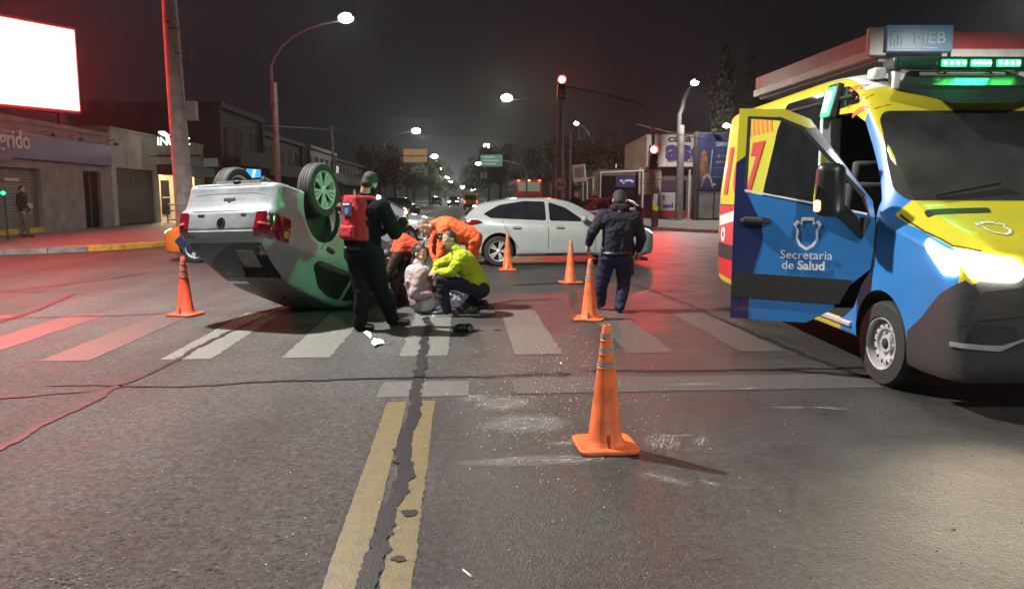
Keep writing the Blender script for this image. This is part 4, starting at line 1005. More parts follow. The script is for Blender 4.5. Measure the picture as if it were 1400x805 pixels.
# yellow van
vr = thing('taxi_van', 'boxy amber van driving away far along the avenue', 'van', mtx=carmtx(at(644, 283, 88).x, 88, 92))
mb = MB(); prof = [(-1.9, .3), (-1.95, .9), (-1.85, 1.72), (-1.75, 1.82), (.7, 1.82), (1.1, 1.7), (1.55, 1.1), (2.05, .95), (2.15, .6), (2.1, .3)]
mb.prism(prof, -.8, .8, 'xz'); mb.build('body', M('amber_paint', (.42, .20, .02), .35, coat=.4), vr, bevel=.08, seg=3)
mb = MB(); mb.bx(-1.93, -1.86, -.62, .62, 1.1, 1.62); mb.build('rear_window', GLASS, vr, bevel=.03)
for y in (-.68, .68):
    mb = MB(); mb.bx(-1.99, -1.93, y - .08, y + .08, .75, 1.05); mb.build('tail_light', glow('tail_dim', (1, .15, .05), 3), vr, bevel=.01)
mb = MB(); mb.bx(-1.99, -1.92, -.78, .78, .38, .6); mb.build('bumper', BLACKPL, vr, bevel=.02)
tw = wheel_meshes(.31, .2, 'fan')
for x in (-1.2, 1.35):
    for y in (-.72, .72): put_wheel(vr, tw, x, y, .31)
# dark red car by the fence with people behind it
c_ = at(826, 292, 36)
o_, b_ = passenger_car('parked_car', 'dark red car by the steel fence with its lamps lit', HATCH, M('dark_red_paint', (.16, .02, .02), .3, coat=.7, nz=(4, .1)), carmtx(c_.x - .35, 36.5, 200), lit_front=26)
# bus
br = thing('city_bus', 'red and grey city bus seen from behind with small red roof lights', 'bus', mtx=Matrix.Translation((at(718, 270, 71).x, 71 + 5.2, 0)) @ Matrix.Rotation(R(90) + YAW, 4, 'Z'))
BR = M('bus_red', (.30, .025, .025), .35, nz=(3, .1), coat=.5); BG = M('bus_grey', (.30, .30, .30), .4, nz=(3, .1))
mb = MB(); mb.prism([(-5.3, .45), (-5.4, 1.0), (-5.38, 2.7), (-5.2, 3.06), (5.2, 3.08), (5.4, 2.6), (5.4, .4)], -1.26, 1.26, 'xz'); mb.build('body', BR, br, bevel=.10, seg=3)
mb = MB(); mb.bx(-5.45, -5.36, -1.0, 1.0, 1.95, 2.78); mb.build('rear_window', M('bus_window_lit', (.25, .27, .24), .3, emit=(.5, .52, .42), es=.10), br, bevel=.05)
for i in range(6):
    mb = MB(); mb.bx(-4.9 + i * 1.65, -3.4 + i * 1.65, 1.255, 1.275, 1.5, 2.55); mb.build('side_window', M('bus_glass', (.06, .065, .065), .1), br, bevel=.02)
mb = MB(); mb.bx(-5.25, 5.2, 1.256, 1.268, .55, 1.35); mb.build('grey_side_panel', BG, br)
mb = MB(); mb.bx(-5.2, 5.2, 1.256, 1.27, 2.62, 2.95); mb.build('grey_roof_band', BG, br)
for y, c in ((-.95, 'tail'), (0, 'amber'), (.95, 'tail')):
    mb = MB(); mb.ell((-5.34, y, 2.95), (.08, .11, .07), 10); mb.build('roof_light', glow('bus_red_lamp', (1, .05, .05), 14) if c == 'tail' else glow('bus_amber_lamp', (1, .35, .1), 6), br)
for y in (-.98, 1.05):
    mb = MB(); mb.bx(-5.47, -5.38, y - .12, y + .12, 1.05, 1.35); mb.build('tail_light', glow('bus_tail_amber', (1, .36, .10), 26) if y < 0 else MATS['bus_red_lamp'], br, bevel=.02)
mb = MB(); mb.bx(-5.46, -5.39, -.85, .85, 1.42, 1.50); mb.build('rear_grille', BLACKPL, br)
for i in range(6): 
    mb = MB(); mb.bx(-5.455, -5.385, -.52 + i * .19, -.40 + i * .19, 1.25, 1.38); mb.build('rear_badge', BG, br)
tb = wheel_meshes(.48, .28, 'steel')
for x in (-3.2, 3.2):
    for y in (-1.12, 1.12): put_wheel(br, tb, x, y, .48)
# ------------------------------------------------------------------ people
def remesh_blob(name, mb, mat, parent, org, vox=.012, it=4, wr=0.0, wrs=6.0, mats_fn=None, seed=0):
    me = mb.mesh('t'); o = link('t', me)
    m = o.modifiers.new('r', 'REMESH'); m.mode = 'VOXEL'; m.voxel_size = vox; m.adaptivity = 0
    s = o.modifiers.new('s', 'SMOOTH'); s.iterations = it; s.factor = .5
    bpy.context.view_layer.update()
    r = bpy.data.meshes.new_from_object(o.evaluated_get(bpy.context.evaluated_depsgraph_get()))
    bpy.data.objects.remove(o); bpy.data.meshes.remove(me); r.name = name
    if wr:
        nm = [v.normal.copy() for v in r.vertices]
        for v, n_ in zip(r.vertices, nm):
            q = v.co * wrs + Vector((seed * 3.1, 0, 0))
            q = q + noise.noise_vector(q * .6) * .9                    # creases wander
            w = abs(noise.noise(Vector((q.x, q.y, q.z * 1.8)))); w2 = abs(noise.noise(q * 2.6 + Vector((7, 1, 3))))
            v.co = v.co + n_ * ((.22 - min(w, .5)) * 2.0 * wr * .55 + (.2 - min(w2, .45)) * wr * .55)
    r.transform(Matrix.Translation(-org))
    r.materials.clear()
    for x in (mat if isinstance(mat, (list, tuple)) else [mat]): r.materials.append(x)
    if mats_fn:
        for p in r.polygons: p.material_index = mats_fn(p.center + org)
    r.shade_smooth()
    return link(name, r, parent)

SKIN = M('skin', (.36, .20, .14), .5, nz=(14, .12), bump=(90, .1, .002))
SKIN2 = M('skin_fair', (.42, .25, .18), .5, nz=(14, .12), bump=(90, .1, .002))
HAIR = M('dark_hair', (.022, .016, .012), .5, nz=(50, .5), bump=(70, .8, .01))
GREYHAIR = M('cropped_grey_hair', (.12, .10, .09), .6, nz=(50, .4), bump=(90, .7, .006))
GLOVE = M('white_glove', (.60, .62, .60), .5, nz=(20, .1), bump=(40, .3, .005))
SOLE = M('pale_sole', (.45, .45, .43), .6)
BOOT = M('black_boot', (.012, .012, .013), .4, nz=(20, .3), bump=(50, .3, .004))
def cloth(name, rgb, b=.35): return M(name, rgb, .8, nz=(7, .16), bump=(17, b * 2, .03), spec=.25)

def basis(f, up):
    f = f.normalized(); r = f.cross(up).normalized(); u = r.cross(f).normalized()
    return f, r, u
def add_hand(mb, el, wr, curl, pn, s=1.0, thumb=1):
    """palm + four unequal fingers + thumb; pn = direction the palm faces"""
    d = (wr - el).normalized(); pn = (pn - d * pn.dot(d)); pn = pn.normalized() if pn.length > 1e-3 else d.orthogonal().normalized()
    sd = d.cross(pn).normalized() * thumb
    mb.cap(wr, wr + d * .035 * s, .026 * s, .030 * s, 8)
    M3 = Matrix((sd, pn, d)).transposed()
    mb.ell(wr + d * .055 * s, (.041 * s, .017 * s, .050 * s), 10, M3)
    for k, (off, ln) in enumerate(((.030, .070), (.010, .080), (-.011, .074), (-.030, .058))):
        a = wr + d * .092 * s + sd * off * s
        c = curl * (.8 + .15 * k)
        p1 = a + (d * math.cos(c * .6) + pn * math.sin(c * .6)) * ln * .45 * s
        p2 = p1 + (d * math.cos(c * 1.4) + pn * math.sin(c * 1.4)) * ln * .32 * s
        p3 = p2 + (d * math.cos(c * 2.0) + pn * math.sin(c * 2.0)) * ln * .25 * s
        mb.cap(a - d * .02 * s, p1, .0105 * s, .0098 * s, 6); mb.cap(p1, p2, .0098 * s, .009 * s, 6); mb.cap(p2, p3, .009 * s, .008 * s, 6)
    t0 = wr + d * .03 * s + sd * .034 * s; t1 = t0 + (d * .6 + sd * .7 + pn * .35) * .035 * s; t2 = t1 + (d * .85 + sd * .2 + pn * .5) * .032 * s
    mb.cap(t0, t1, .0145 * s, .0115 * s, 6); mb.cap(t1, t2, .0115 * s, .0095 * s, 6)

def head_shape(mb, c, f, up, s=1.0):
    f, r, u = basis(f, up); M3 = Matrix((r, f, u)).transposed()
    e = lambda o, rr, n=12: mb.ell(c + (r * o[0] + f * o[1] + u * o[2]) * s, tuple(x * s for x in rr), n, M3)
    e((0, -.012, .025), (.076, .094, .090), 16)               # skull
    e((0, .030, -.035), (.058, .060, .078), 14)                # face
    e((0, .048, -.088), (.032, .032, .026))                    # chin
    e((0, .086, -.012), (.012, .016, .028)); e((0, .103, -.028), (.014, .014, .012))   # nose
    for q in (-1, 1):
        e((q * .030, .077, .012), (.022, .013, .008))          # brow
        e((q * .036, .066, -.036), (.020, .020, .018))         # cheek
        e((q * .077, -.004, -.012), (.010, .020, .032), 8)     # ear
    e((0, .084, -.060), (.022, .010, .006)); e((0, .082, -.071), (.018, .010, .006))
    return f, r, u, M3

def face_parts(root, org, c, f, r, u, M3, s=1.0, hair=None, bald=False, mouth=True):
    for q in (-1, 1):
        mb = MB(); mb.ell(c + (r * q * .030 + f * .078 - u * .004) * s - org, (.0125 * s, .008 * s, .0075 * s), 8, M3); ey = mb.build('eye', M('eye_white', (.55, .54, .52), .2), root)
        mb = MB(); mb.ell(c + (r * q * .030 + f * .085 - u * .004) * s - org, (.006 * s, .003 * s, .006 * s), 8, M3); mb.build('iris', M('iris_dark', (.02, .012, .008), .15), ey)
    if mouth:
        mb = MB(); mb.ell(c + (f * .0925 - u * .0655) * s - org, (.018 * s, .003 * s, .0025 * s), 8, M3); mb.build('mouth', M('lip_line', (.16, .05, .045), .5), root)

def hair_cap(root, org, c, f, r, u, mat, s=1.0, kind='short', seed=0):
    mb = MB(); M3 = Matrix((r, f, u)).transposed(); rr = random.Random(seed)
    e = lambda o, q, n=12: mb.ell(c + (r * o[0] + f * o[1] + u * o[2]) * s, tuple(x * s for x in q), n, M3)
    if kind == 'short': e((0, -.022, .040), (.080, .092, .084), 16); e((0, -.05, -.02), (.068, .055, .06), 12)
    if kind == 'crop': e((0, -.020, .036), (.078, .091, .083), 16); e((0, -.05, -.02), (.066, .052, .055), 12)
    if kind == 'bun':
        e((0, -.022, .040), (.084, .094, .086), 16); e((0, -.06, -.03), (.075, .06, .075), 12); e((0, -.125, .03), (.045, .045, .045), 10)
        for i in range(26):
            a = rr.uniform(0, 6.28); e((math.cos(a) * .075, -.03 + math.sin(a) * .075 - .02, .03 + rr.uniform(-.06, .07)), (.022, .022, .022), 6)
    if kind == 'nape': e((0, -.018, .036), (.084, .096, .088), 16); e((0, -.055, -.03), (.074, .058, .075), 12)
    if kind == 'cap':
        e((0, -.008, .062), (.092, .106, .060), 16); e((0, .10, .035), (.066, .055, .010), 12)
    return remesh_blob('hair' if kind != 'cap' else 'cap', mb, mat, root, org, .010, 2, .004 if kind != 'cap' else .002, 22, seed=seed)

def person(label, J, top, legs, skin=SKIN, hair=HAIR, hairkind='short', shoe=BOOT, sole=None, glove=None, jr=1.0, lr=1.0, seed=0, wr=.012, group=None, curl=.5, sleeve=.93, palms=None, mats_top=None, top_fn=None, coat=0.0, detail=True, hem=.0, hands=(1, 1), bs=1.0, extra_top=None, collar=True):
    """J: joints in world space - head, neck, chest, pelvis, sh/el/wr/hip/kn/an/toe as (right, left) pairs, face (direction)"""
    org = Vector((J['pelvis'].x, J['pelvis'].y, 0)); root = thing('person', label, 'person', org, group=group)
    up_h = (J['head'] - J['neck']).normalized()
    f0 = J['face'].normalized()
    body = MB()
    f, r, u, M3 = head_shape(body, J['head'], f0, J.get('hup', up_h), bs)
    body.cap(J['neck'] - up_h * .05, J['head'] - u * .05 - f * .015, .060 * bs, .056 * bs, 12)
    body.cap(J['pelvis'], J['chest'], .115, .125, 14); body.cap(J['chest'], J['neck'], .11, .06, 12)
    body.cap(J['sh'][0], J['sh'][1], .05, .05, 10); body.cap(J['hip'][0], J['hip'][1], .08, .08, 10)
    for q in (0, 1):
        sh, el, w = J['sh'][q], J['el'][q], J['wr'][q]
        body.cap(sh, el, .050, .038, 10); body.cap(el, w, .038, .026, 10)
        if hands[q]:
            pn = (palms[q] if palms else (J['pelvis'] - w))
            if glove is None: add_hand(body, el, w, curl, pn, bs, thumb=1 if q else -1)
        hp, kn, an = J['hip'][q], J['kn'][q], J['an'][q]
        body.cap(hp, kn, .075, .052, 10); body.cap(kn, kn.lerp(an, .35), .050, .050, 10); body.cap(kn.lerp(an, .35), an, .050, .036, 10)
        body.cap(an, J['toe'][q] - Vector((0, 0, .0)), .036, .026, 8)
    remesh_blob('body', body, skin, root, org, .0085 if detail else .016, 3 if detail else 2)
    if detail: face_parts(root, org, J['head'], f, r, u, M3, bs)
    if hair is not None: hair_cap(root, org, J['head'], f, r, u, hair, bs, hairkind, seed)
    if glove is not None:
        for q in (0, 1):
            if not hands[q]: continue
            g_ = MB(); add_hand(g_, J['el'][q], J['wr'][q], curl, (palms[q] if palms else (J['pelvis'] - J['wr'][q])), 1.12, thumb=1 if q else -1); g_.cap(J['wr'][q].lerp(J['el'][q], .18), J['wr'][q], .034, .031, 10)
            remesh_blob('glove', g_, glove, root, org, .0075, 2)
    # trousers
    tr = MB(); sp_ = (J['chest'] - J['pelvis']).normalized()
    lt_ = (J['hip'][0] - J['hip'][1]).normalized() * .05 * lr
    for q in (-1, 1): tr.cap(J['pelvis'] - sp_ * .02 + lt_ * q, J['pelvis'] + sp_ * .12 + lt_ * q, .122 * lr, .120 * lr, 14); tr.cap(J['hip'][0], J['hip'][1], .115 * lr, .115 * lr, 12)
    for q in (0, 1):
        hp, kn, an = J['hip'][q], J['kn'][q], J['an'][q]
        tr.cap(hp, kn, .108 * lr, .078 * lr, 12); tr.cap(kn, kn.lerp(an, .4), .076 * lr, .074 * lr, 12); tr.cap(kn.lerp(an, .4), an, .074 * lr, .062 * lr, 12)
    remesh_blob('trousers', tr, legs, root, org, .014, 3, wr, 7, seed=seed)
    # jacket
    jk = MB()
    lat = (J['sh'][0] - J['sh'][1]).normalized() * .060 * jr
    for q in (-1, 1):
        jk.cap(J['pelvis'] + sp_ * (.06 - hem) + lat * q * .85, J['chest'] + lat * q, .132 * jr, .140 * jr, 16)
    jk.cap(J['chest'], J['neck'] - (J['neck'] - J['chest']).normalized() * .06, .150 * jr, .095 * jr, 14)
    jk.cap(J['sh'][0], J['sh'][1], .082 * jr, .082 * jr, 12); jk.cap(J['sh'][0].lerp(J['chest'], .35), J['sh'][1].lerp(J['chest'], .35), .12 * jr, .12 * jr, 12)
    for q in (0, 1):
        sh, el, w = J['sh'][q], J['el'][q], J['wr'][q]
        jk.cap(sh, el, .083 * jr, .066 * jr, 12); jk.cap(el, el.lerp(w, sleeve), .066 * jr, .048 * jr, 12)
    if extra_top: extra_top(jk)
    if collar: jk.cap(J['neck'] - up_h * .03, J['neck'] + up_h * .035, .075 * jr, .070 * jr, 12)
    remesh_blob('jacket', jk, mats_top or top, root, org, .013, 3, wr, 7, mats_fn=top_fn, seed=seed + 5)
    for q in (0, 1):
        an, toe = J['an'][q], J['toe'][q]; s_ = MB(); d = (toe - an); fl = d.normalized()
        s_.cap(an + Vector((0, 0, .03)), an - Vector((0, 0, .01)), .056, .054, 12); s_.cap(an - fl * .03 - Vector((0, 0, .02)), toe, .050, .040, 12)
        sh_ = remesh_blob('shoe', s_, shoe, root, org, .010, 3)
        zmin = min(v.co.z for v in sh_.data.vertices)
        if zmin < 0.004 and an.z < .25:
            for v in sh_.data.vertices: v.co.z = max(v.co.z, .004)
        if sole is not None:
            so = MB(); k1 = an - fl * .03; k1 = Vector((k1.x, k1.y, .018)); k2 = Vector((toe.x, toe.y, .016)); so.cap(k1, k2, .047, .043, 10)
            remesh_blob('sole', so, sole, sh_, org, .010, 1)
    return root, org, (f, r, u)
def extra(name, mb, mat, root, org, **k):
    o = mb.build(name, mat, root, **k); o.data.transform(Matrix.Translation(-org)); return o
def PT(*a): return at(*a)

# --- police officer with the red back panel, seen from behind, turned to the right
NAVYC = M('dark_uniform', (.006, .0065, .009), .9, nz=(7, .16), bump=(17, .7, .03), spec=.08); REDC = cloth('red_vest', (.34, .018, .026), .3); NAVYT = cloth('navy_trousers', (.014, .015, .045)); NAVYJ = cloth('navy_jacket', (.013, .013, .024))
Y = 8.75
J = dict(head=PT(505, 251, Y), neck=PT(499, 271, Y), chest=PT(494, 302, Y), pelvis=PT(497, 348, Y),
         sh=(PT(522, 283, Y - .13), PT(478, 281, Y + .13)), el=(PT(540, 318, Y - .16), PT(505, 322, Y + .30)), wr=(PT(552, 302, Y + .05), PT(541, 306, Y + .28)),
         hip=(PT(509, 350, Y - .07), PT(489, 350, Y + .07)), kn=(PT(521, 396, Y + .12), PT(495, 400, Y + .02)), an=(PT(537, 437, Y + .38), PT(492, 446, Y + .02)), face=Vector((.15, .93, -.45)))
J['toe'] = (J['an'][0] + Vector((.17, .04, -.055)), J['an'][1] + Vector((.13, .02, -.055)))
J['an'] = tuple(Vector((a.x, a.y, max(.075, min(a.z, .11)))) for a in J['an']); J['toe'] = tuple(Vector((a.x, a.y, .042)) for a in J['toe'])
p1, og, ax_ = person('police officer in black seen from behind with a red vest panel on the back', J, NAVYC, NAVYC, hair=M('black_cap_cloth', (.013, .013, .015), .8, nz=(30, .3)), hairkind='crop', seed=1, jr=1.22, lr=1.26, curl=1.0, bs=1.12)
f_, r_, u_ = ax_; vb = MB(); vb.ell(J['head'] + f_ * .030 - u_ * .055, (.084, .090, .074), 14, Matrix((r_, f_, u_)).transposed()); remesh_blob('neck_gaiter', vb, NAVYC, p1, og, .010, 2, .003, 20)
bn = Vector((-.66, -.75, .05)).normalized(); br_ = Vector((.75, -.66, 0)).normalized(); bu = br_.cross(bn).normalized() * -1
if bu.z < 0: bu = -bu
cc = J['chest'] + bn * .172 + br_ * .0 + Vector((0, 0, .02))
B3 = Matrix((br_, bn, bu)).transposed()
T4 = Matrix.Translation(cc) @ B3.to_4x4()
ctr = cc - bn * .172; vb = MB(); NU, NV = 20, 12; V = []
for j in range(NV + 1):
    v = j / NV; hh_ = -.24 + .50 * v; sh_ = 1 - .10 * max(0, v - .75) * 4 - .06 * (1 - v)
    for i in range(NU + 1):
        u = -1 + 2 * i / NU; th_ = u * R(74 - 14 * max(0, v - .6) * 2.5); bul = .012 * math.cos(u * 1.5) + .006 * noise.noise(Vector((u * 4, v * 6, 1)))
        V.append(ctr + br_ * (.236 * sh_ + bul) * math.sin(th_) + bn * (.196 * sh_ + bul) * math.cos(th_) + bu * hh_)
vb.add(V, [(j * (NU + 1) + i, j * (NU + 1) + i + 1, (j + 1) * (NU + 1) + i + 1, (j + 1) * (NU + 1) + i) for j in range(NV) for i in range(NU)])
v_ = vb.build('vest_panel', REDC, p1); v_.data.transform(Matrix.Translation(-og)); so_ = v_.modifiers.new('s', 'SOLIDIFY'); so_.thickness = .05; so_.offset = -1
bv_ = v_.modifiers.new('b', 'BEVEL'); bv_.width = .014; bv_.segments = 2; bv_.limit_method = 'ANGLE'
T4 = Matrix.Translation(ctr + bn * .165) @ B3.to_4x4()
vb = MB(); vb.box((.03, .055, -.15), (.24, .06, .15), X=T4); v2 = vb.build('vest_pouch', REDC, v_, bevel=.03, seg=3); v2.data.transform(Matrix.Translation(-og))
vb = MB(); vb.box((.02, .046, .105), (.15, .012, .15), X=T4); v3 = vb.build('vest_patch', M('patch_navy', (.012, .016, .06), .7), v_); v3.data.transform(Matrix.Translation(-og))
vb = MB(); vb.prism([(-.035, .03), (.035, .03), (.035, -.02), (0, -.05), (-.035, -.02)], .053, .057, 'xz'); w4 = MB(); w4.v = [T4 @ (v + Vector((.02, 0, .09))) for v in vb.v]; w4.f = vb.f; w4.m = vb.m
v4 = w4.build('vest_badge', M('badge_blue', (.10, .14, .36), .6), v_); v4.data.transform(Matrix.Translation(-og))
vb = MB()
for i, x in enumerate((-.035, -.008, .012, .038, .06)): vb.box((x, .055, .158), (.016, .006, .022), X=T4)
v5 = vb.build('vest_lettering', M('pale_lettering', (.6, .6, .6), .6), v_); v5.data.transform(Matrix.Translation(-og))
vb = MB()
for q in (-1, 1): vb.tube([cc + br_ * .11 * q + bu * .23, J['sh'][0 if q > 0 else 1] + Vector((0, 0, .09)) - br_ * .05 * q, J['chest'] - bn * .17 + br_ * .11 * q + bu * .12], .03, 8)
extra('vest_strap', vb, REDC, p1, og)
vb = MB(); c_ = J['sh'][0] + Vector((-.03, -.02, .105)); vb.box(c_, (.05, .07, .05), (.2, .3, .3)); extra('shoulder_lamp', vb, glow('shoulder_lamp_blue', (.55, .75, 1), 2.2), p1, og, bevel=.012)
vb = MB(); vb.tube([J['pelvis'] + Vector((math.cos(t) * .178, math.sin(t) * .168, .085)) for t in [i * math.pi / 12 for i in range(25)]], .024, 8); extra('belt', vb, BOOT, p1, og)
vb = MB(); vb.box(J['pelvis'] + Vector((-.19, -.02, .02)), (.06, .09, .15), (.1, 0, .3)); extra('belt_pouch', vb, BOOT, p1, og, bevel=.02)
vb = MB(); vb.box(J['wr'][0] + Vector((.03, .06, .06)), (.012, .075, .15), (0, .35, .4)); ph_ = extra('phone', vb, BLACKPL, p1, og, bevel=.006)
vb = MB(); vb.ell(J['wr'][0] + Vector((.022, .02, .10)), .022, 8); extra('phone_light', vb, glow('phone_light', (.9, .95, 1), 2.0), p1, og)

# --- officer walking away to the right
Y = 10.2
J = dict(head=PT(847, 274, Y + .12), neck=PT(847, 286, Y + .02), chest=PT(846, 314, Y), pelvis=PT(842, 350, Y),
         sh=(PT(868, 297, Y), PT(824, 295, Y)), el=(PT(877, 324, Y - .03), PT(810, 318, Y - .03)), wr=(PT(873, 342, Y + .08), PT(805, 334, Y + .12)),
         hip=(PT(852, 353, Y), PT(831, 353, Y)), kn=(PT(853, 390, Y + .06), PT(823, 388, Y + .10)), an=(PT(847, 421, Y - .05), PT(821, 416, Y + .22)), face=Vector((.10, .80, -.60)))
J['an'] = (Vector((J['an'][0].x, J['an'][0].y, .085)), Vector((J['an'][1].x, J['an'][1].y, .10)))
J['toe'] = (J['an'][0] + Vector((.02, .15, -.05)), J['an'][1] + Vector((-.01, .15, -.055)))
p2, og, ax_ = person('police officer in navy uniform walking away beside the white hatchback', J, NAVYJ, NAVYT, hair=M('black_cap_cloth', (.013, .013, .015), .8, nz=(30, .3)), hairkind='nape', seed=2, jr=1.08, lr=1.14, curl=.9, hem=.05, wr=.014, bs=1.12)
vb = MB(); vb.tube([J['pelvis'] + Vector((math.cos(t) * .195, math.sin(t) * .178, .04)) for t in [i * math.pi / 12 for i in range(25)]], .024, 8); extra('belt', vb, BOOT, p2, og)
vb = MB(); vb.box(J['pelvis'] + Vector((.20, -.02, -.12)), (.07, .12, .26), (0, -.08, 0)); extra('holster', vb, BOOT, p2, og, bevel=.025)
vb = MB(); vb.box(J['pelvis'] + Vector((-.18, -.05, .05)), (.06, .09, .14)); extra('radio', vb, BOOT, p2, og, bevel=.02)
vb = MB(); vb.box(J['wr'][0] + Vector((.05, .02, -.11)), (.16, .05, .05), (0, .15, 0)); extra('held_torch', vb, BLACKPL, p2, og, bevel=.012)
vb = MB(); vb.box(J['sh'][1] + Vector((-.085, .0, -.07)), (.012, .07, .09), (0, .35, 0)); extra('shoulder_patch', vb, M('patch_gold', (.30, .20, .06), .7, nz=(40, .4)), p2, og, bevel=.004)
vb = MB(); vb.cap(J['neck'] + Vector((-.07, -.03, .015)), J['neck'] + Vector((.07, -.03, .015)), .062, .062); extra('collar', vb, NAVYJ, p2, og)

# --- orange medic bending over the injured person
Y = 10.55
ORC = cloth('orange_overalls', (.66, .10, .028), .5); LIMEC = cloth('lime_jacket', (.32, .38, .018), .5)
J = dict(head=PT(580, 311, Y), neck=PT(598, 306, Y), chest=PT(612, 311, Y), pelvis=PT(646, 325, Y), hup=Vector((-.75, -.1, .65)),
         sh=(PT(603, 305, Y + .17), PT(606, 316, Y - .17)), el=(PT(590, 335, Y + .20), PT(603, 348, Y - .25)), wr=(PT(596, 358, Y + .0), PT(592, 377, Y - .28)),
         hip=(PT(648, 327, Y + .09), PT(648, 331, Y - .09)), kn=(PT(642, 372, Y + .12), PT(640, 374, Y - .06)), an=(PT(654, 412, Y + .12), PT(650, 414, Y - .05)), face=Vector((-.45, -.55, -.70)))
J['an'] = tuple(Vector((a.x, a.y, .085)) for a in J['an']); J['toe'] = tuple(a + Vector((-.16, -.03, -.05)) for a in J['an'])
p3, og, ax_ = person('medic in orange overalls bending down over the injured person', J, ORC, ORC, skin=SKIN2, hair=GREYHAIR, hairkind='crop', seed=3, glove=GLOVE, jr=1.0, lr=.98, wr=.016, curl=.45, hem=.02,
                     palms=(Vector((-.3, -.6, -.5)), Vector((-.6, -.2, -.2))))
vb = MB(); d_ = (J['el'][1] - J['sh'][1]).normalized(); c_ = J['sh'][1].lerp(J['el'][1], .25) + Vector((-.03, -.078, .01)); vb.box(c_, (.085, .012, .085), (.1, .35, .25)); extra('sleeve_patch', vb, M('patch_navy', (.012, .016, .06), .7), p3, og, bevel=.004)
vb = MB(); vb.box(c_ + Vector((0, -.009, 0)), (.045, .006, .012), (.1, .35, .25)); vb.box(c_ + Vector((0, -.009, 0)), (.012, .006, .045), (.1, .35, .25)); extra('patch_star', vb, M('pale_lettering', (.6, .6, .6), .6), p3, og)

# --- lime medic crouching
Y = 9.95
J = dict(head=PT(614, 328, Y + .02), neck=PT(625, 344, Y), chest=PT(636, 360, Y), pelvis=PT(655, 392, Y), hup=Vector((-.25, 0, 1)),
         sh=(PT(626, 350, Y + .18), PT(632, 352, Y - .18)), el=(PT(600, 362, Y + .16), PT(617, 372, Y - .22)), wr=(PT(592, 376, Y + .12), PT(598, 373, Y - .12)),
         hip=(PT(656, 393, Y + .10), PT(657, 395, Y - .10)), kn=(PT(632, 424, Y + .16), PT(603, 383, Y - .14)), an=(PT(662, 419, Y + .22), PT(611, 424, Y - .12)), face=Vector((-.75, -.60, -.25)))
J['kn'] = (Vector((J['kn'][0].x, J['kn'][0].y, .085)), J['kn'][1])
J['an'] = (Vector((J['an'][0].x, J['an'][0].y, .10)), Vector((J['an'][1].x, J['an'][1].y, .085)))
J['toe'] = (J['an'][0] + Vector((.10, .01, -.04)), J['an'][1] + Vector((-.15, -.03, -.045)))
p4, og, ax_ = person('medic in a lime yellow jacket crouching on one knee beside the injured person', J, LIMEC, cloth('navy_work_trousers', (.012, .013, .028)), skin=SKIN2, hairkind='short', seed=4, jr=1.08, lr=1.08, wr=.02, curl=.6, sole=SOLE, hem=.05)
vb = MB(); vb.tube([J['sh'][1] + Vector((-.02, -.075, .05)), J['chest'] + Vector((.01, -.205, .02)), J['pelvis'] + Vector((-.05, -.185, .12))], .005, 6); extra('jacket_seam', vb, M('seam_olive', (.14, .16, .02), .8), p4, og)

# --- injured person sitting on the road
Y = 10.2
PINK = cloth('pale_pink_hoodie', (.31, .225, .23)); JEAN = cloth('pale_jeans', (.36, .40, .45))
J = dict(head=PT(575, 347, Y), neck=PT(572, 364, Y), chest=PT(572, 382, Y), pelvis=PT(577, 416, Y), hup=Vector((.1, 0, 1)),
         sh=(PT(576, 373, Y - .17), PT(564, 371, Y + .15)), el=(PT(566, 402, Y - .24), PT(590, 398, Y + .20)), wr=(PT(588, 402, Y - .22), PT(602, 395, Y + .05)),
         hip=(PT(583, 418, Y - .09), PT(580, 416, Y + .09)), kn=(PT(606, 404, Y - .16), PT(612, 402, Y + .12)), an=(PT(634, 426, Y - .06), PT(640, 421, Y + .18)), face=Vector((.70, -.62, -.15)))
for k_ in ('hip',): J[k_] = tuple(Vector((a.x, a.y, max(a.z, .13))) for a in J[k_])
J['pelvis'].z = max(J['pelvis'].z, .15)
J['an'] = tuple(Vector((a.x, a.y, .08)) for a in J['an']); J['toe'] = tuple(a + Vector((.15, -.02, .02)) for a in J['an'])
p5, og, ax_ = person('injured person in a pale pink hoodie and light jeans sitting on the road', J, PINK, JEAN, skin=SKIN2, hair=M('brown_hair', (.035, .018, .010), .5, nz=(50, .5), bump=(70, .8, .01)), hairkind='bun', seed=5, jr=1.16, lr=1.08, wr=.014, shoe=M('white_trainer', (.5, .5, .5), .6), hem=.06)
vb = MB()
for i in range(9):
    t = -2.4 + i * .6; vb.cap(J['neck'] + Vector((math.cos(t) * .10, math.sin(t) * .10, -.05 + .012 * math.sin(i * 2))), J['neck'] + Vector((math.cos(t + .6) * .11, math.sin(t + .6) * .12, -.04 + .012 * math.sin(i * 2 + 2))), .062, .062, 8)
remesh_blob('hood', vb, cloth('pale_blue_hood', (.36, .47, .55)), p5, og, .012, 3, .008, 9)

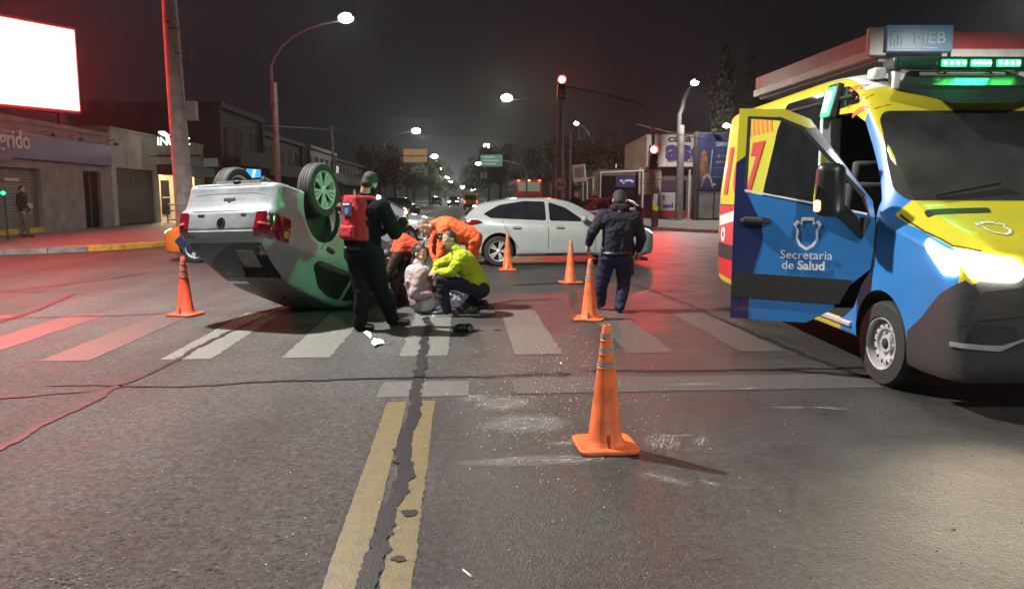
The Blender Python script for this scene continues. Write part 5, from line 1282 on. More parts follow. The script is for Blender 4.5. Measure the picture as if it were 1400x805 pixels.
# --- helper in red-orange half hidden behind the officer, crouched at the wreck
Y = 10.9
J = dict(head=PT(531, 352, Y), neck=PT(541, 343, Y), chest=PT(551, 333, Y), pelvis=PT(573, 346, Y), hup=Vector((-.8, 0, -.2)),
         sh=(PT(545, 338, Y + .17), PT(546, 345, Y - .17)), el=(PT(530, 372, Y + .2), PT(531, 374, Y - .2)), wr=(PT(520, 395, Y + .1), PT(522, 396, Y - .1)),
         hip=(PT(572, 352, Y + .09), PT(571, 355, Y - .09)), kn=(PT(541, 385, Y + .12), PT(540, 388, Y - .12)), an=(PT(556, 412, Y + .1), PT(552, 414, Y - .1)), face=Vector((-.6, .1, -.8)))
J['an'] = tuple(Vector((a.x, a.y, .09)) for a in J['an']); J['toe'] = tuple(a + Vector((-.14, -.02, -.05)) for a in J['an'])
cloth('red_orange_jacket', (.45, .06, .025)); cloth('brown_trousers', (.035, .022, .02))
p6, og, ax_ = person('helper in a red-orange jacket crouched low against the wreck behind the officer', J, cloth('red_orange_jacket', (.60, .07, .025)), cloth('brown_trousers', (.035, .022, .02)), seed=6, wr=.012, jr=1.0, mats_top=[MATS['red_orange_jacket'], MATS['brown_trousers']], top_fn=lambda p: 1 if p.z < .78 else 0)

# --- people further away
def standing(label, px_, Y, h, facing, top, legs, seed, group=None, step=.0, zb=.0, hairk='short', hair=HAIR, skin=SKIN):
    base = at(px_, 300, Y); x = base.x; f = Vector((math.cos(facing), math.sin(facing), 0)); l = Vector((-f.y, f.x, 0)); o = Vector((x, Y, .0)); s = h / 1.75
    z0 = zb
    V = lambda a, b, z: o + f * a * s + l * b * s + Vector((0, 0, z * s + z0))
    J = dict(head=V(.03, 0, 1.63), neck=V(0, 0, 1.47), chest=V(0, 0, 1.25), pelvis=V(0, 0, .95), sh=(V(0, -.19, 1.42), V(0, .19, 1.42)), el=(V(-.03, -.27, 1.13), V(-.03, .27, 1.13)), wr=(V(.10, -.26, .90), V(.10, .26, .90)),
             hip=(V(0, -.10, .92), V(0, .10, .92)), kn=(V(.04 + step * .5, -.11, .50), V(.03 - step * .3, .11, .50)), an=(V(step, -.11, .09), V(-step, .11, .09)), toe=(V(step + .15, -.12, .045), V(-step + .15, .12, .045)), face=f + Vector((0, 0, -.08)))
    return person(label, J, top, legs, skin=skin, seed=seed, group=group, detail=False, hairkind=hairk, hair=hair, wr=.008)
standing('pedestrian in a dark jacket and grey trousers on the pavement by the roller shutter', 32, 26.6, 1.78, R(10), cloth('dark_brown_jacket', (.03, .024, .024)), cloth('grey_trousers', (.12, .11, .10)), 8, step=.16, zb=.13)
standing('man in dark clothes with light hair standing behind the hatchback roof', 787, 31, 1.72, R(-50), NAVYC, NAVYC, 9, hair=GREYHAIR, hairk='crop')
standing('man in a maroon top standing behind the parked red car', 812, 38.3, 1.82, R(-100), cloth('maroon_top', (.12, .015, .02)), NAVYC, 10, hairk='crop')
# ------------------------------------------------------------------ traffic cones
CONE = M('cone_orange', (.60, .12, .028), .52, nz=(8, .34), bump=(30, .1, .004)); CONEG = M('cone_reflective_grey', (.22, .20, .18), .45, nz=(25, .25)); CONE_REDLIT = M('cone_orange_redlit', (.66, .075, .03), .5, nz=(6, .15))  # the left cone's redder copy carries the screen's red light in its colour
def cone(label, x, y, om, rz=0.0):
    t = thing('traffic_cone', label, 'traffic cone', (x, y, 0), rz, 'orange traffic cones round the crash')
    mb = MB(); w = .185
    mb.prism(rounded([(-w, -w), (w, -w), (w, w), (-w, w)], .07, 5), .004, .034, 'xy'); mb.build('base', om, t, bevel=.008, seg=2)
    mb = MB(); rr = lambda z: .113 - (.113 - .026) * z / .77
    mb.lathe([(.128, .03), (.118, .048), (rr(.06), .062), (rr(.50), .50), (rr(.50) + .003, .503), (rr(.51) + .003, .512), (rr(.513), .515), (rr(.59), .585), (rr(.59) + .003, .588), (rr(.60) + .003, .597), (rr(.60), .60), (rr(.67), .668), (rr(.67) + .003, .671), (rr(.68) + .003, .68), (rr(.685), .683), (rr(.765), .765), (.021, .772), (.018, .768), (.016, .70)], 36)
    c = mb.build('cone_body', om, t)
    for z0, z1 in ((.517, .548), (.602, .636), (.690, .722)):
        b = MB(); b.lathe([(rr(z0) + .0022, z0), (rr(z1) + .0022, z1), (rr(z1) - .002, z1), (rr(z0) - .002, z0)], 36, closed=True); b.build('reflective_band', CONEG, c)
    b = MB(); b.box((0, -.119, .075), (.014, .02, .085), (R(-6), 0, 0)); b.build('moulded_notch', M('cone_notch', (.30, .06, .01), .6), c, bevel=.004)
    return t
p_ = gnd(827, 611); cone('tall orange cone standing alone nearest the camera', p_.x, p_.y, CONE, R(6))
p_ = gnd(806, 437); cone('orange cone just left of the feet of the walking officer', p_.x, p_.y, CONE, R(-15))
p_ = gnd(780, 387); cone('orange cone in front of the front door of the white hatchback', p_.x, p_.y, CONE, R(20))
p_ = gnd(694, 369.5); cone('orange cone beside the rear wheel of the white hatchback', p_.x, p_.y, CONE, R(4))
p_ = gnd(254, 431); cone('orange cone left of the overturned car, reddened for the screen light', p_.x, p_.y, CONE_REDLIT, R(-12))

# ------------------------------------------------------------------ litter and broken glass
def crumple(name, label, cat, c, r, mat, seed, n=3, group=None):
    mb = MB(); rr_ = random.Random(seed)
    for i in range(n + 4): mb.ell(Vector((rr_.uniform(-.6, .6) * r[0], rr_.uniform(-.6, .6) * r[1], r[2] * rr_.uniform(.25, .55))), (r[0] * rr_.uniform(.3, .6), r[1] * rr_.uniform(.4, .7), r[2] * rr_.uniform(.3, .55)), 10)
    t = thing(name, label, cat, c, 0, group)
    o = remesh_blob(name + '_cloth', mb, mat, t, Vector((0, 0, 0)), min(r) * .12 + .004, 2, r[2] * .22, 14, seed=seed)
    for v in o.data.vertices: v.co.z = max(v.co.z, .003)
    return t
crumple('jacket', 'crumpled black jacket lying on the crosswalk', 'jacket', gnd(634, 453), (.15, .10, .10), M('black_nylon', (.012, .013, .013), .4, bump=(30, .6, .01)), 3)
crumple('bag', 'dark green bag on the road by the crouching medic', 'bag', gnd(641, 428), (.12, .10, .15), M('green_bag', (.02, .07, .045), .5, bump=(30, .5, .01)), 4)
def paper(label, pts, seed, mat):
    t = thing('paper_scrap', label, 'litter', gnd(*pts[0]), 0, 'white scraps by the officer'); rr_ = random.Random(seed); o0 = gnd(*pts[0])
    top = [gnd(*p) - o0 for p in pts]; mb = MB(); n = len(top); c = sum(top, Vector()) / n
    V = [p + Vector((0, 0, rr_.uniform(.008, .03))) for p in top]; ring = [c.lerp(p, .5) + Vector((0, 0, rr_.uniform(.02, .05))) for p in top]
    mb.add(V + ring + [c + Vector((0, 0, .03))], [(i, (i + 1) % n, n + (i + 1) % n, n + i) for i in range(n)] + [(n + i, n + (i + 1) % n, 2 * n) for i in range(n)])
    o = mb.build('sheet', mat, t, smooth=False); m_ = o.modifiers.new('s', 'SOLIDIFY'); m_.thickness = .004
PAP = M('white_paper', (.72, .74, .72), .6, nz=(30, .1))
paper('white paper scrap on the crosswalk, the larger one', [(507, 470), (512, 476), (517, 473), (526, 471), (524, 467), (518, 466), (511, 464)], 1, PAP)
paper('thin white paper scrap beside the boot of the officer', [(497, 457), (501, 461), (507, 464), (509, 461), (507, 457), (501, 455)], 2, PAP)
a, b = gnd(633, 780), gnd(645, 790)
t = thing('cigarette', 'white cigarette butt on the asphalt near the bottom edge', 'cigarette', a); mb = MB(); mb.tube([Vector((0, 0, .006)), (b - a) * .72 + Vector((0, 0, .006))], .0042, 8); mb.build('paper_tube', PAP, t)
mb = MB(); mb.tube([(b - a) * .72 + Vector((0, 0, .006)), (b - a) + Vector((0, 0, .006))], .0045, 8); mb.build('filter', M('filter_tan', (.45, .35, .28), .7), t)
def shard(label, px_, py_, w, l, h, rz, mat, seed):
    c = gnd(px_, py_); t = thing('car_fragment', label, 'debris', c, rz, 'broken car pieces on the road'); rr_ = random.Random(seed)
    mb = MB(); k = 6; P_ = [(math.cos(i * 1.047) * w * rr_.uniform(.6, 1), math.sin(i * 1.047) * l * rr_.uniform(.6, 1)) for i in range(k)]
    mb.add([(x, y, .004) for x, y in P_] + [(x * .8, y * .8, h * rr_.uniform(.4, 1)) for x, y in P_], [tuple(range(5, -1, -1)), tuple(range(6, 12))] + [(i, (i + 1) % 6, 6 + (i + 1) % 6, 6 + i) for i in range(6)])
    mb.build('fragment', mat, t, smooth=False)
BK = M('broken_plastic', (.015, .015, .016), .5); RD_ = M('red_glint_chip', (.45, .01, .015), .15, spec=.8)  # red chips stand in for red light glinting on the glass
for i, (lb, q) in enumerate((('black plastic splinter on the dark seam, the largest', (770, 512, .07, .03, .02, .1, BK)), ('black sliver by the cone next to the walking officer', (785, 440, .06, .02, .02, .0, BK)), ('small black chip on the asphalt right of the black jacket', (680, 452, .06, .02, .012, .3, BK)),
                ('short black chip behind the nearest cone', (844, 474, .04, .02, .012, .2, BK)), ('red chip standing for a glint among the glass crumbs', (760, 565, .012, .010, .012, .2, RD_)), ('red chip standing for a glint in front of the nearest cone', (781, 645, .010, .010, .012, .6, RD_)), ('red chip standing for a glint near the far end of the glass crumbs', (766, 497, .014, .010, .012, .6, RD_)),
                ('dark chip lying in the headlight glow', (1304, 725, .016, .012, .010, .8, BK)), ('flat dark chip low on the right lane', (1108, 790, .010, .008, .008, .8, BK)))): shard(lb, *q, 20 + i)
# crumbs of tempered glass
mb = MB(); rr = random.Random(11)
for i in range(1400):
    while True:
        px_, py_ = rr.gauss(745, 75), rr.gauss(535, 52)
        if 440 < py_ < 700 and 560 < px_ < 1000 and rr.random() < (1 if px_ > 640 else .4): break
    c = gnd(px_, py_); s = rr.choice((.0018, .002, .0025, .003, .004, .0055)); a = [rr.uniform(0, 6.28) for _ in range(3)]
    E = Euler(a).to_matrix(); V = [E @ Vector(v) * s + c + Vector((0, 0, s + .002)) for v in ((1, 0, -.5), (-.6, .8, -.5), (-.6, -.8, -.5), (.1, 0, 1), (.3, .5, .6))]
    mb.add(V, [(0, 1, 2), (0, 4, 1), (1, 4, 3), (1, 3, 2), (2, 3, 0), (0, 3, 4)])
for i in range(160):
    px_, py_ = rr.uniform(150, 1390), rr.uniform(420, 800); c = gnd(px_, py_); s = rr.choice((.002, .003, .004))
    E = Euler([rr.uniform(0, 6.28) for _ in range(3)]).to_matrix(); V = [E @ Vector(v) * s + c + Vector((0, 0, s + .001)) for v in ((1, 0, -.5), (-.6, .8, -.5), (-.6, -.8, -.5), (.1, 0, 1))]
    mb.add(V, [(0, 1, 2), (0, 3, 1), (1, 3, 2), (2, 3, 0)])
o = mb.build('broken_glass', M('glass_crumbs', (.72, .76, .74), .12, spec=1.0, nz=(5, .2)), smooth=False, fix=False); props(o, kind='stuff')
# loose grit and stones
mb = MB(); gm = []
for i in range(1100):
    py_ = 430 + 420 * rr.random() ** .6; px_ = rr.uniform(-60, 1460); c = gnd(px_, py_)
    if c.y > 9: continue
    s = rr.choice((.0015, .002, .002, .003, .004)); E = Euler([rr.uniform(0, 6.28) for _ in range(3)]).to_matrix()
    V = [E @ Vector(v) * s * rr.uniform(.7, 1.3) + c + Vector((0, 0, s * .5)) for v in ((1, 0, 0), (-1, 0, 0), (0, 1, 0), (0, -1, 0), (0, 0, .8), (0, 0, -.8))]
    mb.cur = 0 if rr.random() < .55 else 1
    mb.add(V, [(0, 2, 4), (2, 1, 4), (1, 3, 4), (3, 0, 4), (2, 0, 5), (1, 2, 5), (3, 1, 5), (0, 3, 5)])
o = mb.build('road_grit', [M('dark_grit', (.02, .02, .02), .8), M('pale_grit', (.25, .23, .21), .8)], smooth=False, fix=False); props(o, kind='stuff')

# lost stones and pits of the older, rougher lane; pale worn stones among them
mb = MB(); rr = random.Random(17)
for i in range(3000):
    py_ = 500 + 380 * rr.random() ** .8; px_ = rr.uniform(-60, 640 - (py_ - 500) * .35); c = gnd(px_, py_)
    if noise.noise(Vector((c.x * 1.3, c.y * 1.3, 3))) < rr.uniform(-.5, .25): continue
    s = rr.choice((.0025, .003, .004, .005, .0065, .009))
    if c.x + .0667 * c.y > -.62: continue
    k = 7; el_ = rr.uniform(1, 2.2); a0 = rr.uniform(-.5, .5)
    mb.cur = 0 if rr.random() < .55 else 1
    if mb.cur: s *= .8
    V = []
    for j in range(k):
        t_ = j * 2 * math.pi / k; q = Vector((math.cos(t_) * el_ * rr.uniform(.6, 1.1), math.sin(t_) * rr.uniform(.6, 1.1), 0)) * s; V.append(c + Vector((q.x * math.cos(a0) - q.y * math.sin(a0), q.x * math.sin(a0) + q.y * math.cos(a0), .0028 + i * 4e-7)))
    mb.add(V, [tuple(range(k))])
o = mb.build('road_pits', [M('pit_shadowy_bitumen', (.028, .027, .025), .9), M('worn_stone', (.12, .115, .105), .8)], smooth=False, fix=False); props(o, kind='stuff')
# ------------------------------------------------------------------ poles, lamps and signals
CONC = M('pole_concrete', (.36, .33, .30), .8, nz=(3, .3), bump=(40, .3, .006)); STEEL = M('galvanised_steel', (.06, .06, .06), .55, metal=.2, nz=(6, .2)); DKST = M('dark_steel', (.035, .035, .035), .5, nz=(6, .2))
def led(kelvin, s): 
    c = {'w': (1, .98, .92), 'y': (1, .88, .45), 'g': (.92, 1, .62)}[kelvin]; return glow(f'lamp_{kelvin}_{int(s)}', c, s), c
def street_lamp(label, base, head, kind='w', es=60, power=0, pole_r=(.09, .06), concrete=False, spot=150, arm=True, lens=.2):
    base = Vector(base); head = Vector(head)
    t = thing('street_lamp', label, 'street lamp', base, 0, 'street lamps along the avenue'); h = head - base
    if concrete:
        mb = MB(); mb.tube([(0, 0, 0), (0, 0, h.z * .72)], [max(.16, pole_r[0] * 1.7), max(.11, pole_r[1] * 1.7)], 14); mb.build('concrete_pole', M('weathered_concrete', (.13, .12, .115), .85, nz=(3, .3), bump=(40, .3, .006)), t)
    mb = MB(); hz = Vector((h.x, h.y, 0))
    st = Vector((0, 0, h.z * (.60 if concrete else 0)))
    if concrete: st.x = -.12
    path = [st, Vector((st.x, 0, h.z * .80))] + [Vector((hz.x * (1 - math.cos(a)) * .98, hz.y * (1 - math.cos(a)) * .98, h.z * .80 + (h.z * .19) * math.sin(a))) for a in [R(15 * i) for i in range(1, 7)]] + [Vector((hz.x, hz.y, h.z * .995))]
    n = len(path); mb.tube(path, [pole_r[0] - (pole_r[0] - .03) * i / (n - 1) for i in range(n)], 10); mb.build('pole', STEEL, t)
    d = hz.normalized() if hz.length > .1 else Vector((1, 0, 0)); q = d.to_track_quat('X', 'Z').to_matrix().to_4x4()
    mb = MB(); mb.box((0, 0, .05), (.75, .28, .10), X=Matrix.Translation(h) @ q); mb.build('lamp_head', DKST, t, bevel=.03)
    m, c = led(kind, es); mb = MB(); mb.ell((0, 0, 0), (lens * 1.3, lens, lens * .75), 12, X=Matrix.Translation(h) @ q); mb.build('lens', m, t)
    if power: light('street_lamp_light', 'SPOT', head + Vector((0, 0, -.25)), power, c, rot=(0, 0, 0), size=.16, spot=R(spot), blend=.6)
    return t
# the lamp over the crossing itself (its post stands left of the frame) and an added fill lamp behind the camera
street_lamp('street lamp leaning out over the crossing from the left, post out of frame', (-11.2, 8.2, 0), (-5.6, 9.2, 8.8), 'w', 40, 12500, spot=174)
street_lamp('unseen fill lamp over the right lane behind the camera', (8.6, -4.5, 0), (3.4, -4.2, 9.0), 'w', 40, 3800, spot=172)
street_lamp('added fill lamp before the service station, right of the frame', (19.5, 26, .13), (17.2, 26, 8.8), 'w', 40, 5000, spot=170)  # unseen lamp added to brighten the station canopy
lamps = [((473, 25), 36, (-11.3, 37.5), 'w', 260, 700, True, 'bright white street lamp high above the avenue, the nearest in view'),
         ((569, 179), 96, None, 'w', 420, 1800, False, 'white street lamp on the left row between the big sign and the nearest lamp'),
         ((594, 214), 155, None, 'w', 420, 0, False, 'white street lamp just right of the pale sign panel'),
         ((603, 232), 225, None, 'w', 420, 0, False, 'white street lamp beside the far signal arm'),
         ((611, 243), 320, None, 'w', 420, 0, False, 'tiny street lamp in the left row beyond the far signals'),
         ((616, 249), 420, None, 'w', 420, 0, False, 'farthest tiny street lamp of the left row'),
         ((693, 134), 62, 'r', 'g', 420, 1500, False, 'yellowish street lamp high over the right side of the avenue'),
         ((666, 200), 123, 'r', 'g', 420, 800, False, 'yellowish street lamp above the blue road sign'),
         ((654, 224), 190, 'r', 'w', 420, 0, False, 'pale street lamp left of the blue road sign'),
         ((647, 259), 300, 'r', 'y', 160, 0, False, 'warm street lamp low over the far traffic'),
         ((633, 256), 380, 'r', 'w', 160, 0, False, 'faint street lamp at the vanishing point')]
for (a, b), d, bs, kd, es, pw, cc_, lb in lamps:
    hd = at(a, b, d)
    if isinstance(bs, tuple): base = (bs[0], bs[1], .13)
    else:
        base = rd(-9.3 if bs is None else 9.6, d + .5); base = (base.x, base.y, .13)
    street_lamp(lb, base, hd, kd, es, pw, pole_r=(.075, .045), concrete=cc_, lens=.27 if d < 50 else .24 + d * .0015)
hd = at(788, 169, 84); street_lamp('white street lamp behind the thick posts at the right', (hd.x + 1.6, 84.5, .13), hd, 'w', 400, 900)
hd = at(950, 113, 44); b_ = at(928, 300, 46); street_lamp('white street lamp on the pale concrete post before the shop hoarding', (b_.x, 46, .13), hd, 'w', 260, 2300, spot=165, concrete=True, pole_r=(.15, .11))
hd = at(993, 172, 58); street_lamp('white street lamp peeping over the dark billboard', (hd.x + 1.2, 58, .13), hd, 'w', 400, 700)
# the tall concrete post by the left corner
b_ = at(256, 330, 27); t = thing('utility_pole', 'tall thick concrete utility pole at the left corner', 'utility pole', (b_.x, 27, .13))
mb = MB(); mb.tube([(0, 0, 0), (-.12, 0, 5), (-.20, 0, 9.4)], [.33, .28, .22], 24); mb.build('pole', CONC, t)
mb = MB(); mb.box((.42, -.05, at(271, 152, 27).z - .13), (.34, .3, .65)); mb.build('junction_box', M('grey_box', (.26, .25, .25), .6), t, bevel=.03)
mb = MB(); mb.tube([(.0, 0, 6.05), (.45, 0, 6.0), (.5, 0, 6.3)], .03, 8); mb.ell((.5, 0, 6.35), .09, 10); mb.build('lamp_bracket', STEEL, t)
mb = MB(); mb.box((-.12, -.30, 7.2), (.10, .10, .05)); mb.tube([(-.05, 0, 7.05), (.35, 0, 7.15)], .025, 6); mb.build('crossarm', DKST, t)
mb = MB(); mb.box((.02, -.335, at(263, 278, 27).z), (.28, .02, .42), (0, 0, R(8))); mb.build('pasted_notice', M('pasted_paper', (.40, .40, .38), .8, nz=(20, .3)), t)
for z in (7.0, 6.2, 3.4):
    mb = MB(); mb.lathe([(.30 - z * .007, z), (.30 - z * .007, z + .05), (.26 - z * .007, z + .05), (.26 - z * .007, z)], 24, Matrix.Translation((-.13, 0, 0)), closed=True); mb.build('band', DKST, t)
# thin poles further along the left side
for px_, pt_, pb, d, lb in ((459, 172, 262, 62, 'slim grey post behind the raised wheel'), (516, 205, 270, 80, 'thin mast left of the pale sign panel'), (545, 215, 275, 95, 'thin mast close under the pale sign panel')):
    a, b = at(px_, pb, d), at(px_ - 6, pt_, d); t = thing('lamp_post', lb, 'post', (a.x, d, 0), 0); mb = MB(); mb.tube([(0, 0, 0), (b.x - a.x, 0, b.z)], [.14, .09], 8); mb.build('post', CONC, t)
    mb = MB(); mb.tube([(b.x - a.x, 0, b.z - .4), (b.x - a.x + .9, 0, b.z - .4)], .03, 6); mb.build('bracket', STEEL, t)
# mast arm with the pale sign panel
sg_ = MB()
def mast(label, cat, name, base, pts, r=.09):
    t = thing(name, label, cat, base); mb = MB(); mb.tube([Vector(p) - Vector(base) for p in pts], [r - (r * .45) * i / (len(pts) - 1) for i in range(len(pts))], 10); mb.build('mast', STEEL, t); return t
d = 46
b0 = at(508, 300, d); A = [(b0.x, d, 0), at(508, 245, d), at(509, 232, d), at(514, 222, d), at(525, 217, d), at(551, 212, d), at(586, 211, d)]
t = mast('pale yellowish sign panel on a curved mast over the left lanes', 'road sign', 'overhead_sign', (b0.x, d, 0), A)
o_ = Vector((b0.x, d, 0)); p0, p1_ = at(552, 222, d), at(584, 204, d)
mb = MB(); c_ = (p0 + p1_) / 2 - o_; mb.box(c_ + Vector((0, -.12, 0)), (p1_.x - p0.x, .05, p1_.z - p0.z)); pn_ = mb.build('sign_panel', M('pale_panel', (.72, .70, .36), .6, nz=(5, .15)), t, bevel=.01)
mb = MB(); mb.box(c_ + Vector((0, -.16, -.02)), (p1_.x - p0.x - .02, .03, .05)); mb.build('seam', M('panel_seam', (.10, .09, .04), .7), pn_)
# far signals on an arm (unlit side seen)
d = 72; b0 = at(556, 295, d); A = [(b0.x, d, 0), at(556, 246, d), at(560, 240, d), at(575, 236, d), at(599, 231, d)]
t = mast('far traffic signals hung on a rising arm over the avenue', 'traffic light', 'traffic_signal', (b0.x, d, 0), A, .08); o_ = Vector((b0.x, d, 0))
for px_ in (582, 597):
    c_ = at(px_, 235, d) - o_; mb = MB(); mb.box(c_ + Vector((0, -.1, 0)), (.34, .25, .66)); hh = mb.build('signal_head', M('signal_grey', (.26, .26, .26), .6), t, bevel=.04)
d = 78; b0 = at(704, 290, d); A = [(b0.x, d, 0), at(704, 252, d), at(692, 246, d), at(676, 240, d), at(661, 238, d)]
t = mast('far traffic signal hung on an arm reaching left from the bus side', 'traffic light', 'traffic_signal', (b0.x, d, 0), A, .07); o_ = Vector((b0.x, d, 0))
for px_ in (659, 664):
    c_ = at(px_, 240, d) - o_; mb = MB(); mb.box(c_ + Vector((0, -.1, 0)), (.3, .25, .6)); mb.build('signal_head', MATS['signal_grey'], t, bevel=.04)
# blue road sign
d = 66; b0 = at(720, 290, d); A = [(b0.x, d, 0), at(720, 238, d), at(716, 228, d), at(700, 222, d), at(660, 215, d)]
t = mast('blue direction sign on a mast over the right lanes', 'road sign', 'overhead_sign', (b0.x, d, 0), A, .08); o_ = Vector((b0.x, d, 0)); p0, p1_ = at(657, 228, d), at(687, 212, d); c_ = (p0 + p1_) / 2 - o_
mb = MB(); mb.box(c_ + Vector((0, -.12, 0)), (p1_.x - p0.x, .05, p1_.z - p0.z)); pn_ = mb.build('sign_panel', M('sign_blue', (.06, .14, .20), .5, nz=(5, .1)), t, bevel=.01)
mb = MB()
for i, (w0, w1) in enumerate(((.25, 1.15), (.2, 1.5), (.2, 1.3))):
    mb.bx(c_.x - .9 + w0, c_.x - .9 + w1, c_.y - .16, c_.y - .15, c_.z + .26 - i * .28, c_.z + .34 - i * .28); mb.bx(c_.x - .86, c_.x - .78, c_.y - .16, c_.y - .15, c_.z + .26 - i * .28, c_.z + .34 - i * .28)
mb.build('sign_lettering', M('sign_white', (.35, .38, .40), .6), pn_)
# red traffic signals on the right corner: one on the arm, one on the post
d = 38; b0 = at(893, 310, d); o_ = Vector((b0.x, d, .13))
A = [o_, at(893, 186, d), at(890, 163, d), at(882, 148, d), at(866, 140, d), at(830, 130, d), at(786, 121, d), at(768, 118, d)]
t = mast('red traffic signals on the right corner, on the post and its arm', 'traffic light', 'traffic_signal', o_, A, .085)
REDH = glow('signal_red_hot', (1.0, .0055, .004), 480); REDS = glow('signal_red_rim', (1.0, .012, .008), 10); OFFL = M('signal_dark_lens', (.03, .012, .012), .2)
def signal(c, lit_top=True):
    mb = MB(); mb.box(c + Vector((0, 0, -.36)), (.42, .26, 1.16)); h_ = mb.build('signal_head', DKST, t, bevel=.05)
    for i in range(3):
        cc_ = c + Vector((0, -.135, -.36 * i)); X = Matrix.Translation(cc_) @ Matrix.Rotation(R(90), 4, 'X')
        mb = MB(); mb.lathe([(.185, 0), (.195, .16), (.185, .16), (.175, 0)], 20, X, closed=True); mb.build('visor', DKST, h_)
        mb = MB(); mb.lathe([(0, .05), (.07, .045), (.15, .02), (.175, 0)], 20, X); l_ = mb.build('signal_lens', REDS if i == 0 else OFFL, h_)
        if i == 0:
            mb = MB(); mb.ell(cc_ + Vector((0, -.05, 0)), (.165, .07, .165), 14); mb.build('lit_core', REDH, h_)
c1 = at(768, 110, d - .2) - o_; c2 = at(893, 205, d - .25) - o_
signal(c1); signal(c2)
light('signal_lamp', 'SPOT', o_ + c1 + Vector((0, -.5, 0)), 900, (1, .03, .02), to=Vector((0, 6, 0)), size=.16, spot=R(100), blend=.8)
light('signal_lamp', 'SPOT', o_ + c2 + Vector((0, -.5, 0)), 900, (1, .03, .02), to=Vector((2, 6, 0)), size=.16, spot=R(100), blend=.8)
mb = MB(); mb.box(c2 + Vector((.0, .1, .9)), (.12, .1, .5)); mb.build('control_box', STEEL, t, bevel=.02)
# bin on a post with a two tone sticker, at the right corner
d = 35.8; b0 = at(895, 312, d); t = thing('litter_bin', 'slim dark post with a white and lime sticker on the right pavement', 'post', (b0.x, d, .13))
mb = MB(); mb.tube([(0, 0, 0), (0, 0, 1.75)], .16, 14); mb.build('post', DKST, t)
mb = MB(); mb.box((-.03, -.165, 1.25), (.20, .02, .55), (0, R(6), 0)); mb.build('white_sticker', M('sticker_white', (.55, .60, .62), .5), t)
mb = MB(); mb.prism([(-.15, .80), (.08, .72), (.14, .88), (.05, 1.0), (-.13, 1.1)], -.19, -.165, 'xz'); mb.build('lime_sticker', M('sticker_lime', (.60, .62, .03), .5), t)
# thick posts with round speed sign near the bus
for px_, w_, d, tp, lb in ((766, .21, 44, 118, 'thick dark concrete post behind the round speed sign'), (777, .20, 46, 180, 'dark post right of the round speed sign'), (757, .16, 43, 205, 'thin dark post left of the round speed sign')):
    a = at(px_, 300, d); b = at(px_ + 1, tp, d); t = thing('utility_pole', lb, 'utility pole', (a.x, d, 0)); mb = MB(); mb.tube([(0, 0, 0), (b.x - a.x, 0, b.z)], [w_, w_ * .7], 14); mb.build('pole', M('dark_concrete', (.05, .045, .043), .85, nz=(3, .3)), t)
    mb = MB(); mb.tube([(-.5, 0, b.z - .5), (.5, 0, b.z - .5)], .03, 6); mb.build('crossarm', DKST, t)
d = 42.6; a = at(766, 300, d); t = thing('speed_sign', 'round white speed limit sign with a red ring', 'road sign', (a.x, d, 0)); zc = at(766, 252, d).z
mb = MB(); mb.tube([(0, 0, 0), (0, 0, zc + .3)], .035, 8); mb.build('post', STEEL, t)
X = Matrix.Translation((0, -.05, zc)) @ Matrix.Rotation(R(90), 4, 'X')
mb = MB(); mb.lathe([(0, 0), (.36, 0), (.36, .02), (0, .02)], 28, X); pl_ = mb.build('sign_disc', M('sign_disc_white', (.30, .28, .27), .5), t)
mb = MB(); mb.lathe([(.29, .02), (.36, .02), (.36, .028), (.29, .028)], 28, X, closed=True); mb.build('red_ring', M('sign_ring_red', (.28, .03, .03), .5), pl_)
text('sign_number', '60', .42, mats((1, 0, 0), (0, 0, 1), (0, -1, 0), (0, -.082, zc)), M('sign_black', (.03, .03, .03), .6), pl_, .008)
d = 45; a = at(755, 290, d); t = thing('bus_stop_sign', 'small yellowish notice on a thin post left of the speed sign', 'road sign', (a.x, d, 0)); zc = at(754, 258, d).z
mb = MB(); mb.tube([(0, 0, 0), (0, 0, zc + .5)], .04, 8); mb.build('post', STEEL, t); mb = MB(); mb.box((0, -.06, zc), (.30, .03, .60)); mb.build('sign_panel', M('notice_yellow', (.28, .22, .10), .6, nz=(9, .3)), t, bevel=.01)
# overhead cables
for q, lb in ((((300, 168), 33, (1060, 186), 60), 'black overhead cable sagging across the avenue'), (((870, 170), 40, (1100, 192), 48), 'pale overhead cable above the shop hoarding'), (((455, 152), 60, (693, 158), 75), 'thin black cable strung high over the far lanes')):
    (a, d0, b, d1) = q; p0, p1_ = at(*a, d0), at(*b, d1); t = thing('overhead_cable', lb, 'cable', p0); mb = MB()
    mb.tube([(p1_ - p0) * (i / 12) + Vector((0, 0, -.5 * math.sin(math.pi * i / 12))) for i in range(13)], .009 if 'pale' not in lb else .02, 5); mb.build('cable', DKST if 'pale' not in lb else STEEL, t)
